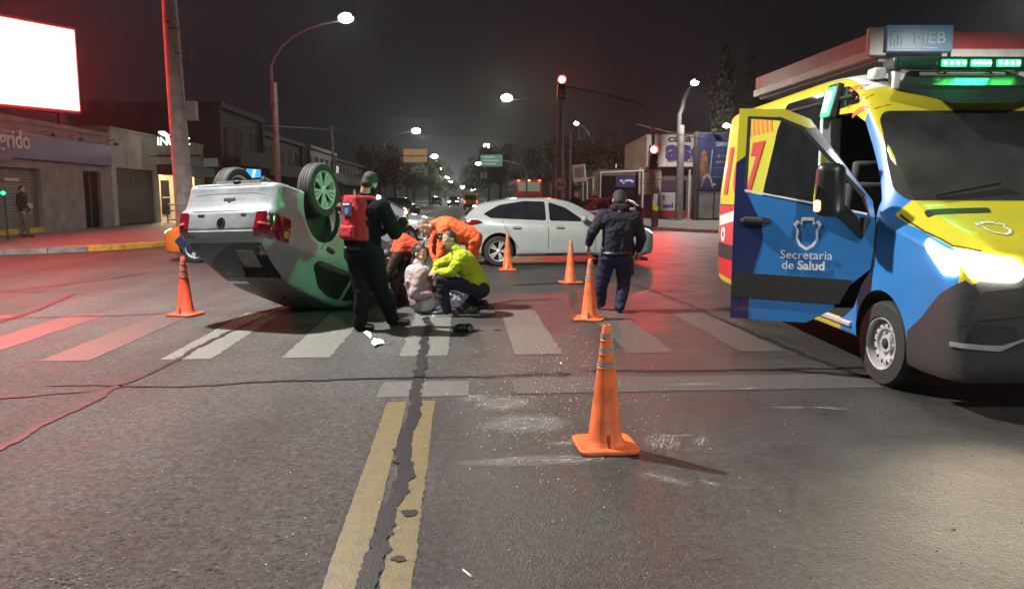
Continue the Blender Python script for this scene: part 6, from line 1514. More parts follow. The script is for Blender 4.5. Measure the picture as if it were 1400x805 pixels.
# ------------------------------------------------------------------ buildings, left side (avenue frame: local x towards the street, y along it)
PLAST = M('grey_plaster', (.20, .185, .17), .8, nz=(1.6, .25), bump=(25, .2, .01)); PLASTW = M('pale_plaster', (.36, .35, .30), .8, nz=(1.4, .2), bump=(25, .2, .01)); BROWN = M('brown_wall', (.04, .03, .027), .85, nz=(1.2, .3))
SHUT = M('shutter_metal', (.15, .15, .135), .5, metal=.3, nz=(3, .25)); WINDK = M('dark_window', (.012, .012, .014), .6, spec=.02); PURP = M('shop_sign_purple', (.050, .030, .20), .35, nz=(2, .2), coat=.3); LETW = M('shop_letters_white', (.55, .52, .55), .5)
def bldg(name, label, cat, x, y, z=.13): 
    p = rd(x, y); return thing(name, label, cat, (p.x, p.y, z), YAW)
XF = -16.2
def slats(parent, x, y0, y1, z0, z1, mat, n, name='shutter_slat'):
    h = (z1 - z0) / n; me = None
    for i in range(n):
        if me is None:
            mb = MB(); L_ = y1 - y0; pr = [(0, 0), (.022, h * .12), (.03, h * .5), (.022, h * .88), (0, h * .98)]
            V = [(a, 0, b) for a, b in pr] + [(a, L_, b) for a, b in pr]; k = len(pr)
            mb.add(V, [(j, j + 1, k + j + 1, k + j) for j in range(k - 1)]); me = mb.mesh(name); me.materials.append(mat)
        o = link(name, me, parent); o.location = (x, y0, z0 + i * h)
# ice cream parlour with purple fascia
Y0, Y1 = 18.0, 37.3
t = bldg('ice_cream_shop', 'low corner shop with a purple fascia and a roller shutter', 'shop', XF, Y0); D_ = Y1 - Y0
mb = MB(); sh0, sh1 = 22.5 - Y0, 31.2 - Y0; dr0, dr1 = 34.6 - Y0, 36.2 - Y0
mb.bx(-9, -.25, 0, D_, 0, 4.1); mb.bx(-.25, 0, 0, sh0, 0, 4.1); mb.bx(-.25, 0, sh1, dr0, 0, 4.1); mb.bx(-.25, 0, dr1, D_, 0, 4.1); mb.bx(-.25, 0, sh0, sh1, 2.45, 4.1); mb.bx(-.25, 0, dr0, dr1, 2.5, 4.1); mb.bx(-9.05, .06, -.05, D_ + .05, 4.1, 4.3)
mb.build('wall', PLAST, t, smooth=False)
slats(t, -.2, sh0, sh1, .10, 2.44, SHUT, 22)
mb = MB(); mb.bx(-.18, -.02, sh0 + 2, sh1, .02, .22); mb.build('yellow_threshold', KYEL, t)
mb = MB(); mb.bx(-.14, -.10, 29.0 - Y0, 29.9 - Y0, 1.95, 2.06); mb.build('shutter_notice', M('shutter_paper', (.42, .42, .38), .7), t)
mb = MB(); mb.bx(-.14, -.10, 30.0 - Y0, 30.7 - Y0, .95, 1.15); mb.build('shutter_notice', MATS['shutter_paper'], t)
mb = MB(); mb.bx(-.22, -.18, dr0, dr1, .05, 2.48); mb.build('door', WINDK, t)
for y in (dr0, (dr0 + dr1) / 2, dr1 - .06):
    mb = MB(); mb.bx(-.18, -.12, y, y + .06, .05, 2.48); mb.build('door_frame', DKST, t)
mb = MB(); mb.bx(.0, .14, -.1, D_ - .15, 2.78, 3.72); fs_ = mb.build('fascia', PURP, t, bevel=.02)
mb = MB(); mb.lathe([(0, 0), (1.35, 0), (1.35, .05), (0, .05)], 40, Matrix.Translation((.141, 29.0 - Y0 - .9, 3.1)) @ Matrix.Rotation(R(90), 4, 'Y') @ Matrix.Diagonal((.36, 1, 1, 1))); mb.build('sign_oval', M('sign_oval_violet', (.085, .028, .14), .4), fs_)
text('shop_lettering', 'grido', .92, mats((0, 1, 0), (0, 0, 1), (1, 0, 0), (.20, 30.25 - Y0, 3.42)), LETW, fs_, .012, 'RIGHT', .02)
for y in (31.2, 33.4, 36.6):
    mb = MB(); mb.tube([(.14, y - Y0, 3.85), (.5, y - Y0, 3.95), (.62, y - Y0, 3.80)], .02, 6); mb.box((.62, y - Y0, 3.74), (.16, .22, .10)); mb.build('sign_floodlight', DKST, fs_)
# red LED screen on the roof of the corner shop
a0, a1 = at(108, 152, 33.2), at(102, 42, 33.2); b0 = at(-5, 148, 30.4)
t = thing('advertising_screen', 'huge glowing advertising screen on the roof at the far left', 'billboard', (a0.x, a0.y, a0.z))
U = Vector((b0.x - a0.x, b0.y - a0.y, 0)).normalized() * -1; N_ = Vector((U.y, -U.x, 0)); 
if N_.y > 0: N_ = -N_
W_, H_ = 9.0, a1.z - a0.z; X = mats(U, Vector((0, 0, 1)), N_, (0, 0, 0))
def panel(mb, u0, u1, v0, v1, n0, n1):
    mb.add([X @ Vector((u, v, n)) for n in (n0, n1) for u, v in ((u0, v0), (u1, v0), (u1, v1), (u0, v1))], [(3, 2, 1, 0), (4, 5, 6, 7), (0, 1, 5, 4), (1, 2, 6, 5), (2, 3, 7, 6), (3, 0, 4, 7)])
mb = MB(); panel(mb, -W_, 0, 0, H_, 0, .06); mb.build('lit_screen', glow('screen_red_white', (1.0, .040, .036), 40), t)
mb = MB(); panel(mb, -W_ - .2, .12, -.14, H_ + .14, -.5, -.01); mb.build('screen_cabinet', DKST, t, bevel=.02)
for u in (-W_ + .5, -W_ / 2, -.6):
    mb = MB(); panel(mb, u - .12, u + .12, -(a0.z - 4.35), -.1, -.4, -.2); mb.build('support_post', DKST, t)
# white shop with brown canopy and lit entrance
Y0, Y1 = 37.35, 50.5
t = bldg('lit_shop', 'pale walled shop with a dark shutter and a warm lit entrance', 'shop', XF, Y0); D_ = Y1 - Y0
e0, e1 = 43.0 - Y0, 48.6 - Y0
mb = MB(); mb.bx(-9, -1.6, 0, D_, 0, 4.5); mb.bx(-1.6, 0, 0, .5, 0, 4.5); mb.bx(-1.6, 0, .5, 5.0, 2.75, 4.5); mb.bx(-1.6, 0, 5.0, e0, 0, 4.5); mb.bx(-1.6, 0, e0, e1, 2.75, 4.5); mb.bx(-1.6, 0, e1, D_, 0, 4.5); mb.bx(-9.05, .08, -.02, D_, 4.5, 4.62)
mb.build('wall', PLASTW, t, smooth=False)
slats(t, -.12, .5, 5.0, .05, 2.74, M('dark_shutter', (.07, .065, .06), .5, metal=.3, nz=(3, .3)), 24)
mb = MB(); mb.bx(.0, 1.0, e0 - .2, e1 + .8, 2.55, 3.10); mb.build('canopy', M('canopy_brown', (.028, .018, .015), .5), t, bevel=.02)
for y in (e0 + 1.2, e0 + 3.4):
    mb = MB(); mb.lathe([(0, 0), (.16, 0), (.16, .03), (0, .03)], 16, Matrix.Translation((-.3, y, 2.70))); mb.build('ceiling_lamp', glow('warm_downlight', (1, .80, .48), 16), t)
    p_ = t.matrix_basis @ Vector((-.4, y, 2.6)); light('entrance_lamp', 'POINT', p_, 560, (1, .74, .42), size=.12)
mb = MB(); mb.bx(-1.58, -1.50, e0 + .1, e1 - .1, .0, 2.70); mb.build('entrance_back', M('cream_wall', (.50, .42, .26), .7), t)
for y in (e0 + .25, e0 + 1.15, e0 + 2.6, e0 + 4.1):
    mb = MB(); mb.bx(-1.46, -1.42, y, y + (.75 if y < e0 + .5 else 1.2), .35 if y > e0 + .5 else .05, 2.35); w_ = mb.build('window', WINDK, t)
    mb = MB(); mb.bx(-1.42, -1.38, y, y + 1.2 if y > e0 + .5 else y + .75, 1.30, 1.36); mb.build('glazing_bar', PLASTW, w_)
mb = MB()
for z in (.95, .62, .12): mb.tube([(.5, e0 - .4, z), (.5, e1 + .2, z)], .035, 8)
for i in range(4): mb.tube([(.5, e0 - .4 + i * 2.05, 0), (.5, e0 - .4 + i * 2.05, .95)], .04, 8)
mb.build('railing', DKST, t)
# bright rooftop lettering
p0 = at(217, 205, 40); t = thing('rooftop_sign', 'small bright white lettering standing on the roof of the pale shop', 'sign', p0, 0)
NEON = glow('white_neon', (1, .97, .93), 3.2)
p1_ = at(236, 194, 40) - p0; text('sign_letters', 'INUZC', .58, mats((1, 0, 0), (0, 0, 1), (0, -1, 0), p1_ + Vector((.05, 0, 0))), NEON, t, .002, 'CENTER', .02, sx=.95)
mb = MB(); a_, b_ = at(217, 181, 40) - p0, at(231, 186, 40) - p0; mb.tube([a_, a_.lerp(b_, .5) + Vector((0, 0, .02)), b_], [.05, .13, .05], 8); c_ = at(240, 185, 40) - p0; mb.tube([c_ + Vector((-.2, 0, -.12)), c_, c_ + Vector((.2, 0, .3)), c_ + Vector((.4, 0, .1))], .05, 6); c_ = at(239, 178, 40) - p0; mb.ell(c_, (.12, .05, .10), 8); mb.build('sign_logo', NEON, t)
mb = MB(); q_ = at(217, 204, 40) - p0; mb.bx(q_.x - .1, q_.x + 2.1, .05, .12, -.35, -.25); mb.tube([(q_.x + .1, .08, -.3), (q_.x - 1.6, 1.2, -.3)], .03, 6); mb.tube([(q_.x + 1.9, .08, -.3), (q_.x - .2, 2.4, -.3)], .03, 6); mb.build('sign_frame', DKST, t)
# two storey building with balconies further along
PLD = M('dim_plaster', (.055, .048, .04), .85, nz=(1.2, .3))
def balcony_house(label, x, y0, y1, floors, wallm, wz=3.0, seed=0, depth=9, name='apartment_building', cat='building', win=True):
    t = bldg(name, label, cat, x, y0); D_ = y1 - y0; H_ = floors * wz; rr_ = random.Random(seed); s_ = 1 if x < 0 else -1
    mb = MB(); mb.bx(-s_ * depth, -s_ * .3, 0, D_, 0, H_); mb.build('wall', wallm, t, smooth=False)
    mb = MB(); mb.bx(-s_ * (depth + .1), s_ * .15, -.1, D_ + .1, H_, H_ + .35); mb.build('roof', wallm, t)
    for f in range(floors):
        n = max(2, int(D_ / 3.2)); w_ = D_ / n
        for i in range(n):
            ya = i * w_ + w_ * .22; yb = (i + 1) * w_ - w_ * .22; za = f * wz + (.3 if f == 0 else .5); zb = f * wz + 2.4
            mb = MB(); mb.bx(-s_ * .3, -s_ * .26, ya, yb, za, zb); wn = mb.build('window', WINDK if rr_.random() > .03 else glow('lit_window', (1, .75, .42), .35), t)
            mb = MB(); mb.bx(-s_ * .3, -s_ * .2, ya - .08, yb + .08, zb, zb + .1); mb.bx(-s_ * .3, -s_ * .2, ya - .08, yb + .08, za - .1, za); mb.bx(-s_ * .26, -s_ * .22, (ya + yb) / 2 - .03, (ya + yb) / 2 + .03, za, zb); mb.build('frame', PLD, wn)
        if f > 0:
            mb = MB(); mb.bx(-s_ * .28, s_ * 1.1, .3, D_ - .3, f * wz - .1, f * wz + .08); mb.bx(s_ * 1.02, s_ * 1.1, .3, D_ - .3, f * wz + .081, f * wz + .95); mb.build('balcony', PLD, t)
    for y_ in (-.05, D_ - .35): mb = MB(); mb.bx(-s_ * .3, 0, y_, y_ + .4, 0, H_); mb.build('pilaster', PLD, t)
    return t
balcony_house('two storey house with concrete balconies past the pale shop', XF + 1, 51, 62, 2, PLD, 3.5, 2)
balcony_house('plain two storey block beyond the balcony house', XF, 62.5, 82, 2, BROWN, 3.2, 3)
balcony_house('pale two storey block in the middle distance at the left', XF + .5, 83, 100, 2, PLAST, 3.2, 4)
balcony_house('long low block far along the left pavement', XF, 101, 150, 2, BROWN, 3.0, 5)
# blue lit panel and pale awning seen over the wreck
p0 = at(347, 237, 52); t = thing('illuminated_sign', 'small bright blue lit panel over the upturned bumper', 'sign', p0); mb = MB(); mb.bx(-.52, .52, 0, .14, -.36, .36); mb.build('panel_box', DKST, t, bevel=.02)
mb = MB(); mb.prism([(-.48, .30), (.46, .24), (.46, -.26), (.10, -.30), (-.22, -.30), (-.48, -.02)], -.03, -.004, 'xz'); mb.build('lit_face', glow('panel_blue', (.04, .36, 1), 1.6), t)
mb = MB(); mb.prism([(-.02, .24), (.18, .23), (.02, -.26), (-.12, -.26)], -.045, -.032, 'xz'); mb.build('white_flash', glow('panel_white', (.75, .95, 1), 1.6), t)
mb = MB(); mb.tube([(0, .07, -.36), (0, .07, -p0.z + .13)], .06, 8); mb.build('post', DKST, t)
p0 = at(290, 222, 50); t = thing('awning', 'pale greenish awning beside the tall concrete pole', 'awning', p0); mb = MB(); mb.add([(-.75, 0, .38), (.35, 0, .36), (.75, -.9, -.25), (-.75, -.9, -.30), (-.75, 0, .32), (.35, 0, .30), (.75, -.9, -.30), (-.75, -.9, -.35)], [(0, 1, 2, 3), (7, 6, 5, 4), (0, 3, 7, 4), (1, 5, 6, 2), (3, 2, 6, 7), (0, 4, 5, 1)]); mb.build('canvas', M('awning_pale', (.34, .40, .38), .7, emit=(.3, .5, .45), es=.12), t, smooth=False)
mb = MB(); mb.tube([(-.6, -.8, -.35), (-.6, -.8, -p0.z + .13)], .03, 6); mb.tube([(.6, -.8, -.3), (.6, -.8, -p0.z + .13)], .03, 6); mb.build('support', DKST, t)
p0 = at(6, 264, 24.6); t = thing('pharmacy_light', 'tiny green light at the left edge', 'lamp', (p0.x, p0.y, .13)); mb = MB(); mb.tube([(0, 0, 0), (0, 0, p0.z - .13)], .03, 8); mb.build('post', DKST, t); mb = MB(); mb.ell((0, -.06, p0.z - .13), (.085, .05, .07), 10); mb.build('lens', glow('tiny_green', (.05, 1, .55), 1.6), t)
# ------------------------------------------------------------------ right side
REDP = M('red_panel', (.30, .022, .025), .5, nz=(2, .2)); CANW = M('canopy_white', (.46, .45, .40), .5, nz=(2, .15))
# hardware shop behind the signals
S = 50.0
def fx(a): return at(a, 268, S).x
def fz(b): return at(900, b, S).z
g0 = at(905, 300, S); t = thing('corner_shop', 'single storey shop behind the signals with a big white hoarding on top', 'shop', (fx(905), S, .13)); ox, oz = fx(905), .13
mb = MB(); mb.bx(fx(820) - ox, fx(1012) - ox, .8, 8, 0, fz(231) - oz); mb.build('wall', M('shop_wall', (.13, .10, .095), .8, nz=(1.5, .3)), t)
mb = MB(); mb.bx(fx(882) - ox, fx(955) - ox, .05, .75, fz(229) - oz, fz(184) - oz + .02); bb = mb.build('hoarding_box', PLASTW, t, bevel=.02)
mb = MB(); mb.bx(fx(883) - ox, fx(954) - ox, -.02, .045, fz(228) - oz, fz(185) - oz); hd_ = mb.build('hoarding_face', M('hoarding_white', (.48, .46, .44), .6, nz=(3, .15)), bb)
mb = MB(); q0, q1 = fx(860) - ox, fx(882) - ox; z0_, z1_ = fz(231) - oz, fz(184) - oz
mb.add([(q0, 2.2, z0_ - .0), (q1, .06, z0_), (q1, .06, z1_), (q0, 2.2, z1_ - .55), (q0 + .15, 2.4, z0_), (q1 + .2, .3, z0_), (q1 + .2, .3, z1_), (q0 + .15, 2.4, z1_ - .55)], [(0, 1, 2, 3), (7, 6, 5, 4), (0, 3, 7, 4), (3, 2, 6, 7), (1, 0, 4, 5), (2, 1, 5, 6)]); mb.build('hoarding_side', PLASTW, t, smooth=False)
INK = M('sign_ink_dark', (.03, .02, .05), .6); INKB = M('sign_ink_violet', (.035, .02, .14), .6)
Xs = lambda px_, py_, y=-.03: mats((1, 0, 0), (0, 0, 1), (0, -1, 0), (fx(px_) - ox, y, fz(py_) - oz))
text('hoarding_lettering', 'casa', .62, Xs(911, 190), INK, hd_, .022, 'LEFT', .008, sx=1.45)
text('hoarding_lettering', 'asd', 1.75, Xs(909, 206), INKB, hd_, .085, 'LEFT', .008, sx=1.12)
mb = MB(); mb.bx(fx(911) - ox, fx(950) - ox, -.04, -.025, fz(216.6) - oz, fz(215.4) - oz); mb.build('hoarding_rule', INK, hd_)
text('hoarding_lettering', 'MATERIALES', .26, Xs(911, 220), INK, hd_, .008, 'LEFT', .006, sx=1.2)
mb = MB(); mb.bx(fx(874) - ox, fx(905) - ox, .35, .60, fz(266) - oz, fz(229) - oz); ps = mb.build('menu_board', M('pale_board', (.36, .31, .24), .7, nz=(6, .3)), t)
rr_ = random.Random(9)
mb = MB()
for i in range(6):
    z = fz(234 + i * 5.2) - oz; x0 = fx(877) - ox + rr_.uniform(0, .15)
    while x0 < fx(902) - ox: 
        w_ = rr_.uniform(.05, .13); mb.bx(x0, x0 + w_, .335, .345, z - .10, z + .02); x0 += w_ + rr_.uniform(.03, .1)
props(mb.build('board_lettering', M('board_ink', (.16, .10, .08), .7), ps), kind='stuff')
mb = MB(); mb.bx(fx(906) - ox, fx(926) - ox, .55, .79, fz(262) - oz, fz(246) - oz); mb.build('dark_poster', M('poster_maroon', (.05, .02, .05), .6, nz=(6, .4)), t)
mb = MB(); mb.bx(fx(904) - ox, fx(926) - ox, .5, .79, fz(288) - oz, fz(263) - oz); ps = mb.build('white_poster', M('poster_white', (.38, .36, .36), .6, nz=(4, .15)), t)
text('poster_lettering', 'asd', .42, mats((1, 0, 0), (0, 0, 1), (0, -1, 0), (fx(916) - ox, .49, fz(281.5) - oz)), INKB, ps, .016, 'CENTER', .006, sx=1.2)
mb = MB(); mb.bx(fx(908) - ox, fx(911) - ox, .48, .495, fz(273) - oz, fz(267) - oz); mb.build('poster_mark', M('poster_red', (.16, .05, .03), .6), ps)
mb = MB(); mb.bx(fx(870) - ox, fx(1000) - ox, .5, .79, 0, fz(288) - oz); mb.build('red_plinth', REDP, t)
for a in (879, 943):
    mb = MB(); mb.bx(fx(a) - ox - .06, fx(a) - ox + .06, .15, .3, 0, fz(232) - oz); mb.build('white_post', CANW, t)
mb = MB(); mb.bx(fx(932) - ox, fx(941) - ox, .72, .79, fz(287) - oz, fz(246) - oz); mb.build('shop_door', WINDK, t)
mb = MB(); mb.bx(fx(820) - ox, fx(873) - ox, .70, .79, fz(287) - oz, fz(240) - oz); mb.build('shop_window', WINDK, t)
mb = MB(); mb.bx(fx(843) - ox, fx(870) - ox, .60, .70, fz(256) - oz, fz(241) - oz); sb = mb.build('window_banner', M('banner_navy', (.03, .02, .10), .5), t)
mb = MB()
for a, b, w_ in ((851, 247, .22), (857, 247, .12), (862, 246.5, .35), (866, 248, .18), (854, 250, .12)): mb.bx(fx(a) - ox - w_ / 2, fx(a) - ox + w_ / 2, .58, .595, fz(b) - oz - .06, fz(b) - oz + .06)
mb.build('banner_lettering', glow('banner_white', (.8, .8, 1), .5), sb)
# steel frame with white posts left of it
d = 47; t = thing('steel_frame', 'thin white steel posts and top rail beside the shop', 'frame', (at(830, 300, d).x, d, .13)); ox_ = at(830, 300, d).x
for i, (a, b) in enumerate(((797, 248), (803, 243), (811, 241), (821, 236), (879, 234))):
    y_ = .0 if i > 2 else (3 - i) * 1.6; q_ = at(a, b, d + y_); mb = MB(); mb.tube([(q_.x - ox_, y_, 0), (q_.x - ox_, y_, q_.z - .13)], .045, 8); mb.build('post', CANW, t)
mb = MB(); q_ = [at(797, 248, d + 4.8), at(821, 236, d), at(880, 233.5, d)]; mb.tube([Vector((p.x - ox_, p.y - d, p.z - .13)) for p in q_], .05, 8); mb.build('top_rail', CANW, t)
d = 50; p0 = at(792, 237, d); t = thing('small_billboard', 'small white board on a post above the parked car', 'sign', (p0.x, d, .13)); mb = MB(); mb.box((0, 0, p0.z - .13), (.9, .12, 1.1), (0, R(-6), R(-25))); b_ = mb.build('board', CANW, t, bevel=.02)
mb = MB(); mb.box((0, -.075, p0.z - .08), (.62, .02, .62), (0, R(-6), R(-25))); mb.build('board_print', M('board_print_grey', (.20, .19, .19), .7, nz=(9, .5)), b_); mb = MB(); mb.tube([(.0, .12, 0), (0, .12, p0.z)], .06, 8); mb.build('post', STEEL, t)
# dark billboard with a figure
d = 46; x0, x1 = at(951, 268, d).x, at(1012, 268, d).x; zb, zt = at(975, 262, d).z, at(965, 181, d).z
t = thing('billboard', 'large dark blue poster billboard between the shop and the ambulance', 'billboard', (x0, d, .13), R(7)); w_ = (x1 - x0) * 1.25; zb -= .13; zt -= .13
mb = MB(); mb.bx(0, w_, .0, .35, zb, zt); mb.bx(-.08, .1, -.08, .4, 0, zt + .05); cb = mb.build('frame', DKST, t, bevel=.02)
mb = MB(); mb.bx(.12, w_ - .03, -.05, -.004, zb + .08, zt - .08); fc = mb.build('poster', M('poster_midnight', (.025, .035, .085), .35, nz=(.9, .55)), t)
hh = zt - zb; zz = lambda k: zb + hh * k
def fig(poly, mat, nm, y0=-.062, y1=-.053): mb = MB(); mb.prism(poly, y0, y1, 'xz'); return mb.build(nm, mat, fc, smooth=False)
fig([(.32 + .26 * math.cos(a) + .10, zz(.42) + .95 * math.sin(a)) for a in [i * math.pi / 12 for i in range(24)]], M('poster_amber', (.16, .07, .03), .5, nz=(4, .5)), 'poster_shape')
GLT = M('poster_pale', (.22, .26, .34), .5, nz=(4, .4))
fig([(.28, zz(.08)), (.34, zz(.08)), (.48, zz(.22)), (.62, zz(.27)), (.58, zz(.31)), (.42, zz(.24))], GLT, 'poster_streak', -.066, -.0625); fig([(.62, zz(.27)), (.80, zz(.22)), (.98, zz(.06)), (1.05, zz(.07)), (.90, zz(.26)), (.64, zz(.32))], GLT, 'poster_streak', -.069, -.0662); fig([(.78, zz(.30)), (.84, zz(.5)), (.90, zz(.72)), (.95, zz(.70)), (.90, zz(.48)), (.86, zz(.3))], GLT, 'poster_streak', -.066, -.0625)
for i, (wd, k_, s_, x_) in enumerate((('DANTE', .80, .36, 1.62), ('11 11 22', .60, .24, 1.58), ('DANTY VEDA', .50, .17, 1.58))): text('poster_lettering', wd, s_, mats((1, 0, 0), (0, 0, 1), (0, -1, 0), (x_, -.06, zz(k_))), GLT, fc, .004, 'CENTER', .004, sx=.8)
mb = MB(); mb.bx(1.05, 1.9, -.058, -.052, zz(.405), zz(.41)); mb.bx(1.0, 2.1, -.058, -.052, zz(.25), zz(.257)); mb.bx(1.0, 1.2, -.058, -.052, zz(.10), zz(.14)); mb.build('poster_rule', M('poster_line', (.30, .24, .24), .6), fc)
mb = MB(); mb.bx(.14, w_, .02, .12, .1, zb - .08); ft = mb.build('lower_panel', M('billboard_base_grey', (.13, .14, .14), .6, nz=(2, .3)), t)
for x in (.14, w_ * .33, w_ * .66):
    mb = MB(); mb.bx(x, x + .07, -.02, .02, .1, zb - .05); mb.build('panel_rib', DKST, ft)
mb = MB(); mb.tube([(.9, -.3, zt + .1), (.9, .1, zt + .05)], .03, 6); mb.box((.9, -.35, zt + .12), (.3, .15, .1)); mb.build('poster_floodlight', STEEL, t)
# service station canopy
d0, d1 = 31.0, 43.0; c0, c1 = at(1190, 82, d0), at(1030, 131, d1); zc = (c0.z + c1.z) / 2; zt_ = at(1190, 44, d0).z
t = thing('station_canopy', 'red and white service station canopy above the ambulance', 'canopy', (c0.x, d0, 0)); O_ = Vector((c0.x, d0, 0)); e1_ = Vector((c1.x - c0.x, d1 - d0, 0)); n_ = Vector((e1_.y, -e1_.x, 0)).normalized(); 
def slab(name, mat, off0, off1, za, zb_, L0=0.0, L1=1.0, right=20):
    a, b = e1_ * L0 - n_ * off0, e1_ * L1 - n_ * off0; c, d_ = e1_ * L1 + n_ * right, e1_ * L0 + n_ * right
    mb = MB(); mb.add([v + Vector((0, 0, z)) for z in (za, zb_) for v in (a, b, c, d_)], [(3, 2, 1, 0), (4, 5, 6, 7), (0, 1, 5, 4), (1, 2, 6, 5), (2, 3, 7, 6), (3, 0, 4, 7)]); return mb.build(name, mat, t, smooth=False)
hgt = zt_ - zc
slab('soffit', M('soffit_grey', (.20, .21, .20), .6), -.35, 0, zc - .14, zc - .004, .004, .996)
slab('white_band', CANW, 0.0, 0, zc, zc + hgt * .33)
slab('red_band', REDP, -.06, 0, zc + hgt * .333, zc + hgt * 1.0, .02, .99)
ex = n_ * .0; q_ = at(1190, 60, d0); 
mb = MB(); a = at(1187, 60, d0 - .3).x - c0.x; b = at(1212, 60, d0 - .3).x - c0.x; mb.bx(a, b, -.35, -.05, zc + .02, zt_ + .12); mb.build('corner_block', CANW, t, bevel=.06)
a = at(1211, 60, d0 - .4).x - c0.x; b = at(1301, 60, d0 - .4).x - c0.x; z0_, z1_ = at(1250, 74, d0).z, at(1250, 38, d0).z
mb = MB(); mb.bx(a, b, -.48, -.06, z0_, z1_); sb = mb.build('sign_box', M('sign_box_blue', (.05, .10, .16), .4, nz=(2, .15), emit=(.05, .13, .2), es=.35), t, bevel=.02)  # faint glow put into the box to brighten the sign
LT = M('sign_pale_blue', (.30, .42, .44), .5); cx_ = (a + b) / 2
text('sign_lettering', 'MEB', .62, mats((1, 0, 0), (0, 0, 1), (0, -1, 0), (cx_ + .36, -.495, (z0_ + z1_) / 2)), LT, sb, .0, 'CENTER', .006, sx=1.1)
mb = MB()
for i, h_ in enumerate((.50, .25, .42, .30)): mb.bx(cx_ - 1.12 + i * .13, cx_ - 1.08 + i * .13, -.50, -.482, (z0_ + z1_) / 2 - .27, (z0_ + z1_) / 2 - .27 + h_)
mb.bx(cx_ - 1.12, cx_ - .67, -.50, -.482, (z0_ + z1_) / 2 + .23, (z0_ + z1_) / 2 + .26); mb.bx(cx_ - .95, cx_ - .2, -.50, -.482, z0_ + .12, z0_ + .15); mb.bx(cx_ + .1, cx_ + .7, -.50, -.482, z0_ + .12, z0_ + .15); mb.build('sign_logo', LT, sb)
a = at(1300, 60, d0).x - c0.x; mb = MB(); mb.bx(a, a + 12, -.06, .0, zc, zc + hgt * .33); mb.build('white_band', CANW, t); mb = MB(); mb.bx(a, a + 12, -.05, .0, zc + hgt * .334, zt_); mb.build('red_band', REDP, t)
for x in (3.0, 12.0):
    mb = MB(); mb.bx(x - .2, x + .2, 5.0, 5.4, 0, zc - .15); mb.build('column', CANW, t)
for i in range(2):
    p_ = O_ + n_ * (4 + i * 6) + e1_ * .5 + Vector((0, 0, zc - .2)); mb = MB(); q = p_ - O_; mb.box(q, (.6, .6, .06)); mb.build('canopy_lamp', glow('canopy_lamp_dim', (1, .96, .9), 3), t)
# ------------------------------------------------------------------ far right row of buildings and trees
balcony_house('dim two storey block behind the bus', 17.5, 62, 84, 2, BROWN, 3.1, 12, name='apartment_building')
balcony_house('dim low block far along the right pavement', 18, 88, 140, 2, BROWN, 3.0, 13)
LEAF = [M('leaf_dark', (.035, .045, .020), .7, nz=(3, .5)), M('leaf_mid', (.055, .065, .028), .7, nz=(3, .5)), M('leaf_rusty', (.085, .045, .028), .7, nz=(3, .5))]
BARK = M('bark', (.07, .055, .045), .9, nz=(6, .4), bump=(25, .6, .02))
def tree_meshes(h, r, ch, seed, n=1500, leaf=.30, shape='round'):
    rr_ = random.Random(seed); tb = MB(); th = h - ch * .75
    tb.tube([(0, 0, 0), (rr_.uniform(-.1, .1), 0, th * .5), (rr_.uniform(-.2, .2), rr_.uniform(-.2, .2), th), (0, 0, h * .8)], [.20, .15, .11, .03], 8)
    tips = []
    for i in range(9):
        a = i * 2.4 + rr_.uniform(-.4, .4); z0 = th * (.75 + .06 * i); L_ = r * rr_.uniform(.5, .95)
        tip = Vector((math.cos(a) * L_, math.sin(a) * L_, min(h * .95, z0 + ch * rr_.uniform(.15, .5)))); m_ = Vector((math.cos(a) * L_ * .45, math.sin(a) * L_ * .45, z0 + (tip.z - z0) * .6)); tb.tube([(0, 0, z0), m_, tip], [.07, .045, .015], 6); tips.append(tip)
    cl = []
    for i in range(26):
        if shape == 'cypress':
            z = h * (.08 + .9 * i / 26); c = Vector((rr_.uniform(-.15, .15), rr_.uniform(-.15, .15), z)); q = r * (1 - (z / h) ** 2.2) * rr_.uniform(.7, 1.05) + .1; cl.append((c, q, q * 1.6))
        else:
            a = rr_.uniform(0, 6.28); rad = r * math.sqrt(rr_.random()) * .8; z = h - ch * .5 + rr_.uniform(-.42, .42) * ch * (1 - (rad / r) ** 2 * .5); cl.append((Vector((math.cos(a) * rad, math.sin(a) * rad, z)), r * rr_.uniform(.22, .38), r * rr_.uniform(.18, .3)))
    lb = MB()
    for i in range(n):
        c, q, qz = rr_.choice(cl); v = Vector((rr_.gauss(0, 1), rr_.gauss(0, 1), rr_.gauss(0, 1))).normalized() * (rr_.random() ** .4); p = c + Vector((v.x * q, v.y * q, v.z * qz)); s = leaf * rr_.uniform(.5, 1.2)
        E = Euler([rr_.uniform(0, 6.28) for _ in range(3)]).to_matrix(); lb.cur = 0 if rr_.random() < .6 else 1
        lb.add([p + E @ Vector(k_) * s for k_ in ((-.5, 0, 0), (0, -.28, .06), (.5, 0, 0), (0, .28, .06))], [(0, 1, 2, 3)])
    return tb, lb
def make_tree(label, base, h, r, ch, seed, lm=(0, 1), n=1500, leaf=.3, shape='round', group='trees lining the avenue'):
    t = thing('tree', label, 'tree', base, random.Random(seed).uniform(0, 6), group); tb, lb = tree_meshes(h, r, ch, seed, n, leaf, shape)
    tb.build('trunk', BARK, t); lb.build('crown', [LEAF[lm[0]], LEAF[lm[1]]], t, smooth=False, fix=False); return t
def tw(x, y): p = rd(x, y); return (p.x, p.y, .13)
make_tree('rusty leaved tree behind the head of the officer in the red vest', (at(520, 280, 58).x, 58, .13), 5.6, 2.3, 3.6, 1, (2, 2), 1800, .26)
make_tree('rusty leaved tree under the pale sign panel', (at(540, 280, 76).x, 76, .13), 5.6, 2.3, 3.8, 2, (2, 0), 1500, .28)
make_tree('green tree left of the far signal arm', (at(566, 280, 100).x, 100, .13), 6.4, 2.6, 4.4, 3, (0, 1), 1400, .34)
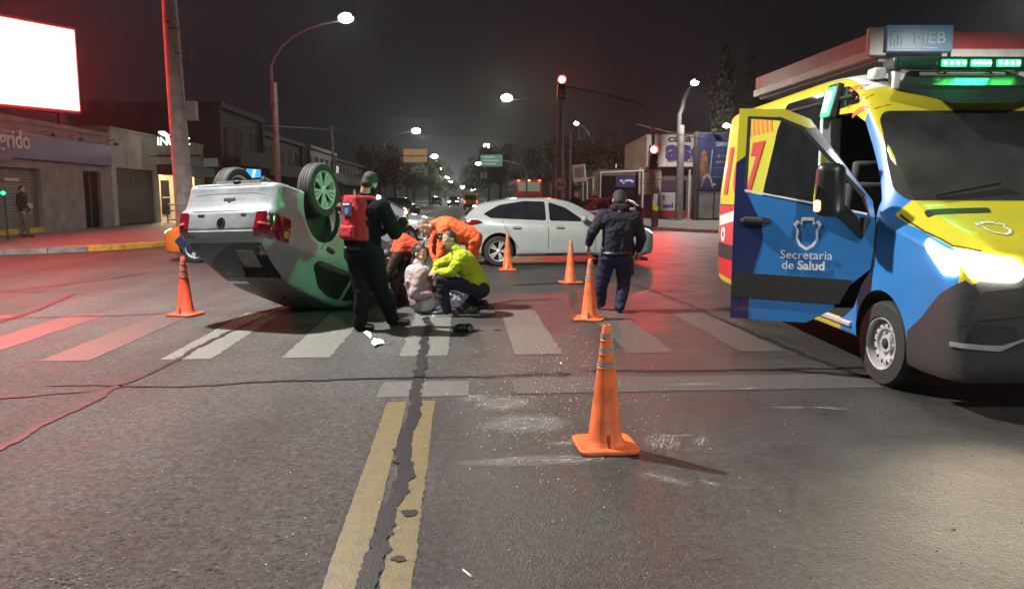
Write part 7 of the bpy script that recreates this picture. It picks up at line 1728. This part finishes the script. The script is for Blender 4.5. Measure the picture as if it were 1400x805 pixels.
make_tree('pale green tree under the far signal arm', (at(588, 280, 126).x, 126, .13), 7.6, 3.2, 5.2, 4, (1, 1), 1300, .42)
make_tree('far green tree in the left row, smaller', (at(600, 280, 165).x, 165, .13), 8, 3.6, 6, 5, (0, 1), 1100, .55)
make_tree('farthest green tree in the left row', (at(609, 280, 230).x, 230, .13), 10, 5, 8, 6, (0, 1), 1000, .8)
make_tree('dark tree left of the blue road sign', (at(650, 280, 170).x, 170, .13), 9, 4, 7, 7, (0, 1), 1200, .6)
make_tree('tall dark tree under the blue road sign', (at(668, 280, 112).x, 112, .13), 9.0, 3.6, 7.2, 8, (0, 1), 1600, .45)
make_tree('dark tree just left of the bus', (at(684, 280, 95).x, 95, .13), 8.2, 2.8, 6.2, 9, (0, 0), 1500, .4)
make_tree('small bushy tree behind the thick posts', (at(782, 280, 58).x, 58, .13), 6.2, 2.4, 3.2, 10, (0, 2), 1500, .3)
make_tree('dark tree behind the bus', (at(742, 280, 92).x, 92, .13), 7.6, 3.4, 5.4, 11, (0, 0), 1500, .4)
make_tree('tall dark cypress behind the dark billboard', (at(985, 280, 62).x, 62, .13), 13.5, 1.5, 12, 12, (0, 0), 2600, .4, 'cypress')
make_tree('tall dark cypress nearer the service station', (at(1018, 280, 64).x, 64, .13), 13.0, 1.5, 12, 13, (0, 0), 2600, .4, 'cypress')
make_tree('broad dark tree behind the shop hoarding', (at(838, 280, 66).x, 66, .13), 7.0, 3.4, 5.0, 14, (0, 2), 1700, .36)
# ------------------------------------------------------------------ thin haze added to make the lamps bloom
hz = bpy.data.materials.new('haze'); hz.use_nodes = True; t_ = hz.node_tree; t_.nodes.clear()
v_ = t_.nodes.new('ShaderNodeVolumePrincipled'); v_.inputs['Density'].default_value = .0004; v_.inputs['Color'].default_value = (.85, .9, 1, 1); v_.inputs['Anisotropy'].default_value = .8
o_ = t_.nodes.new('ShaderNodeOutputMaterial'); t_.links.new(v_.outputs[0], o_.inputs['Volume'])
mb = MB(); mb.bx(-390, 390, -55, 880, -1, 16); o = mb.build('haze', hz, smooth=False); props(o, kind='stuff')
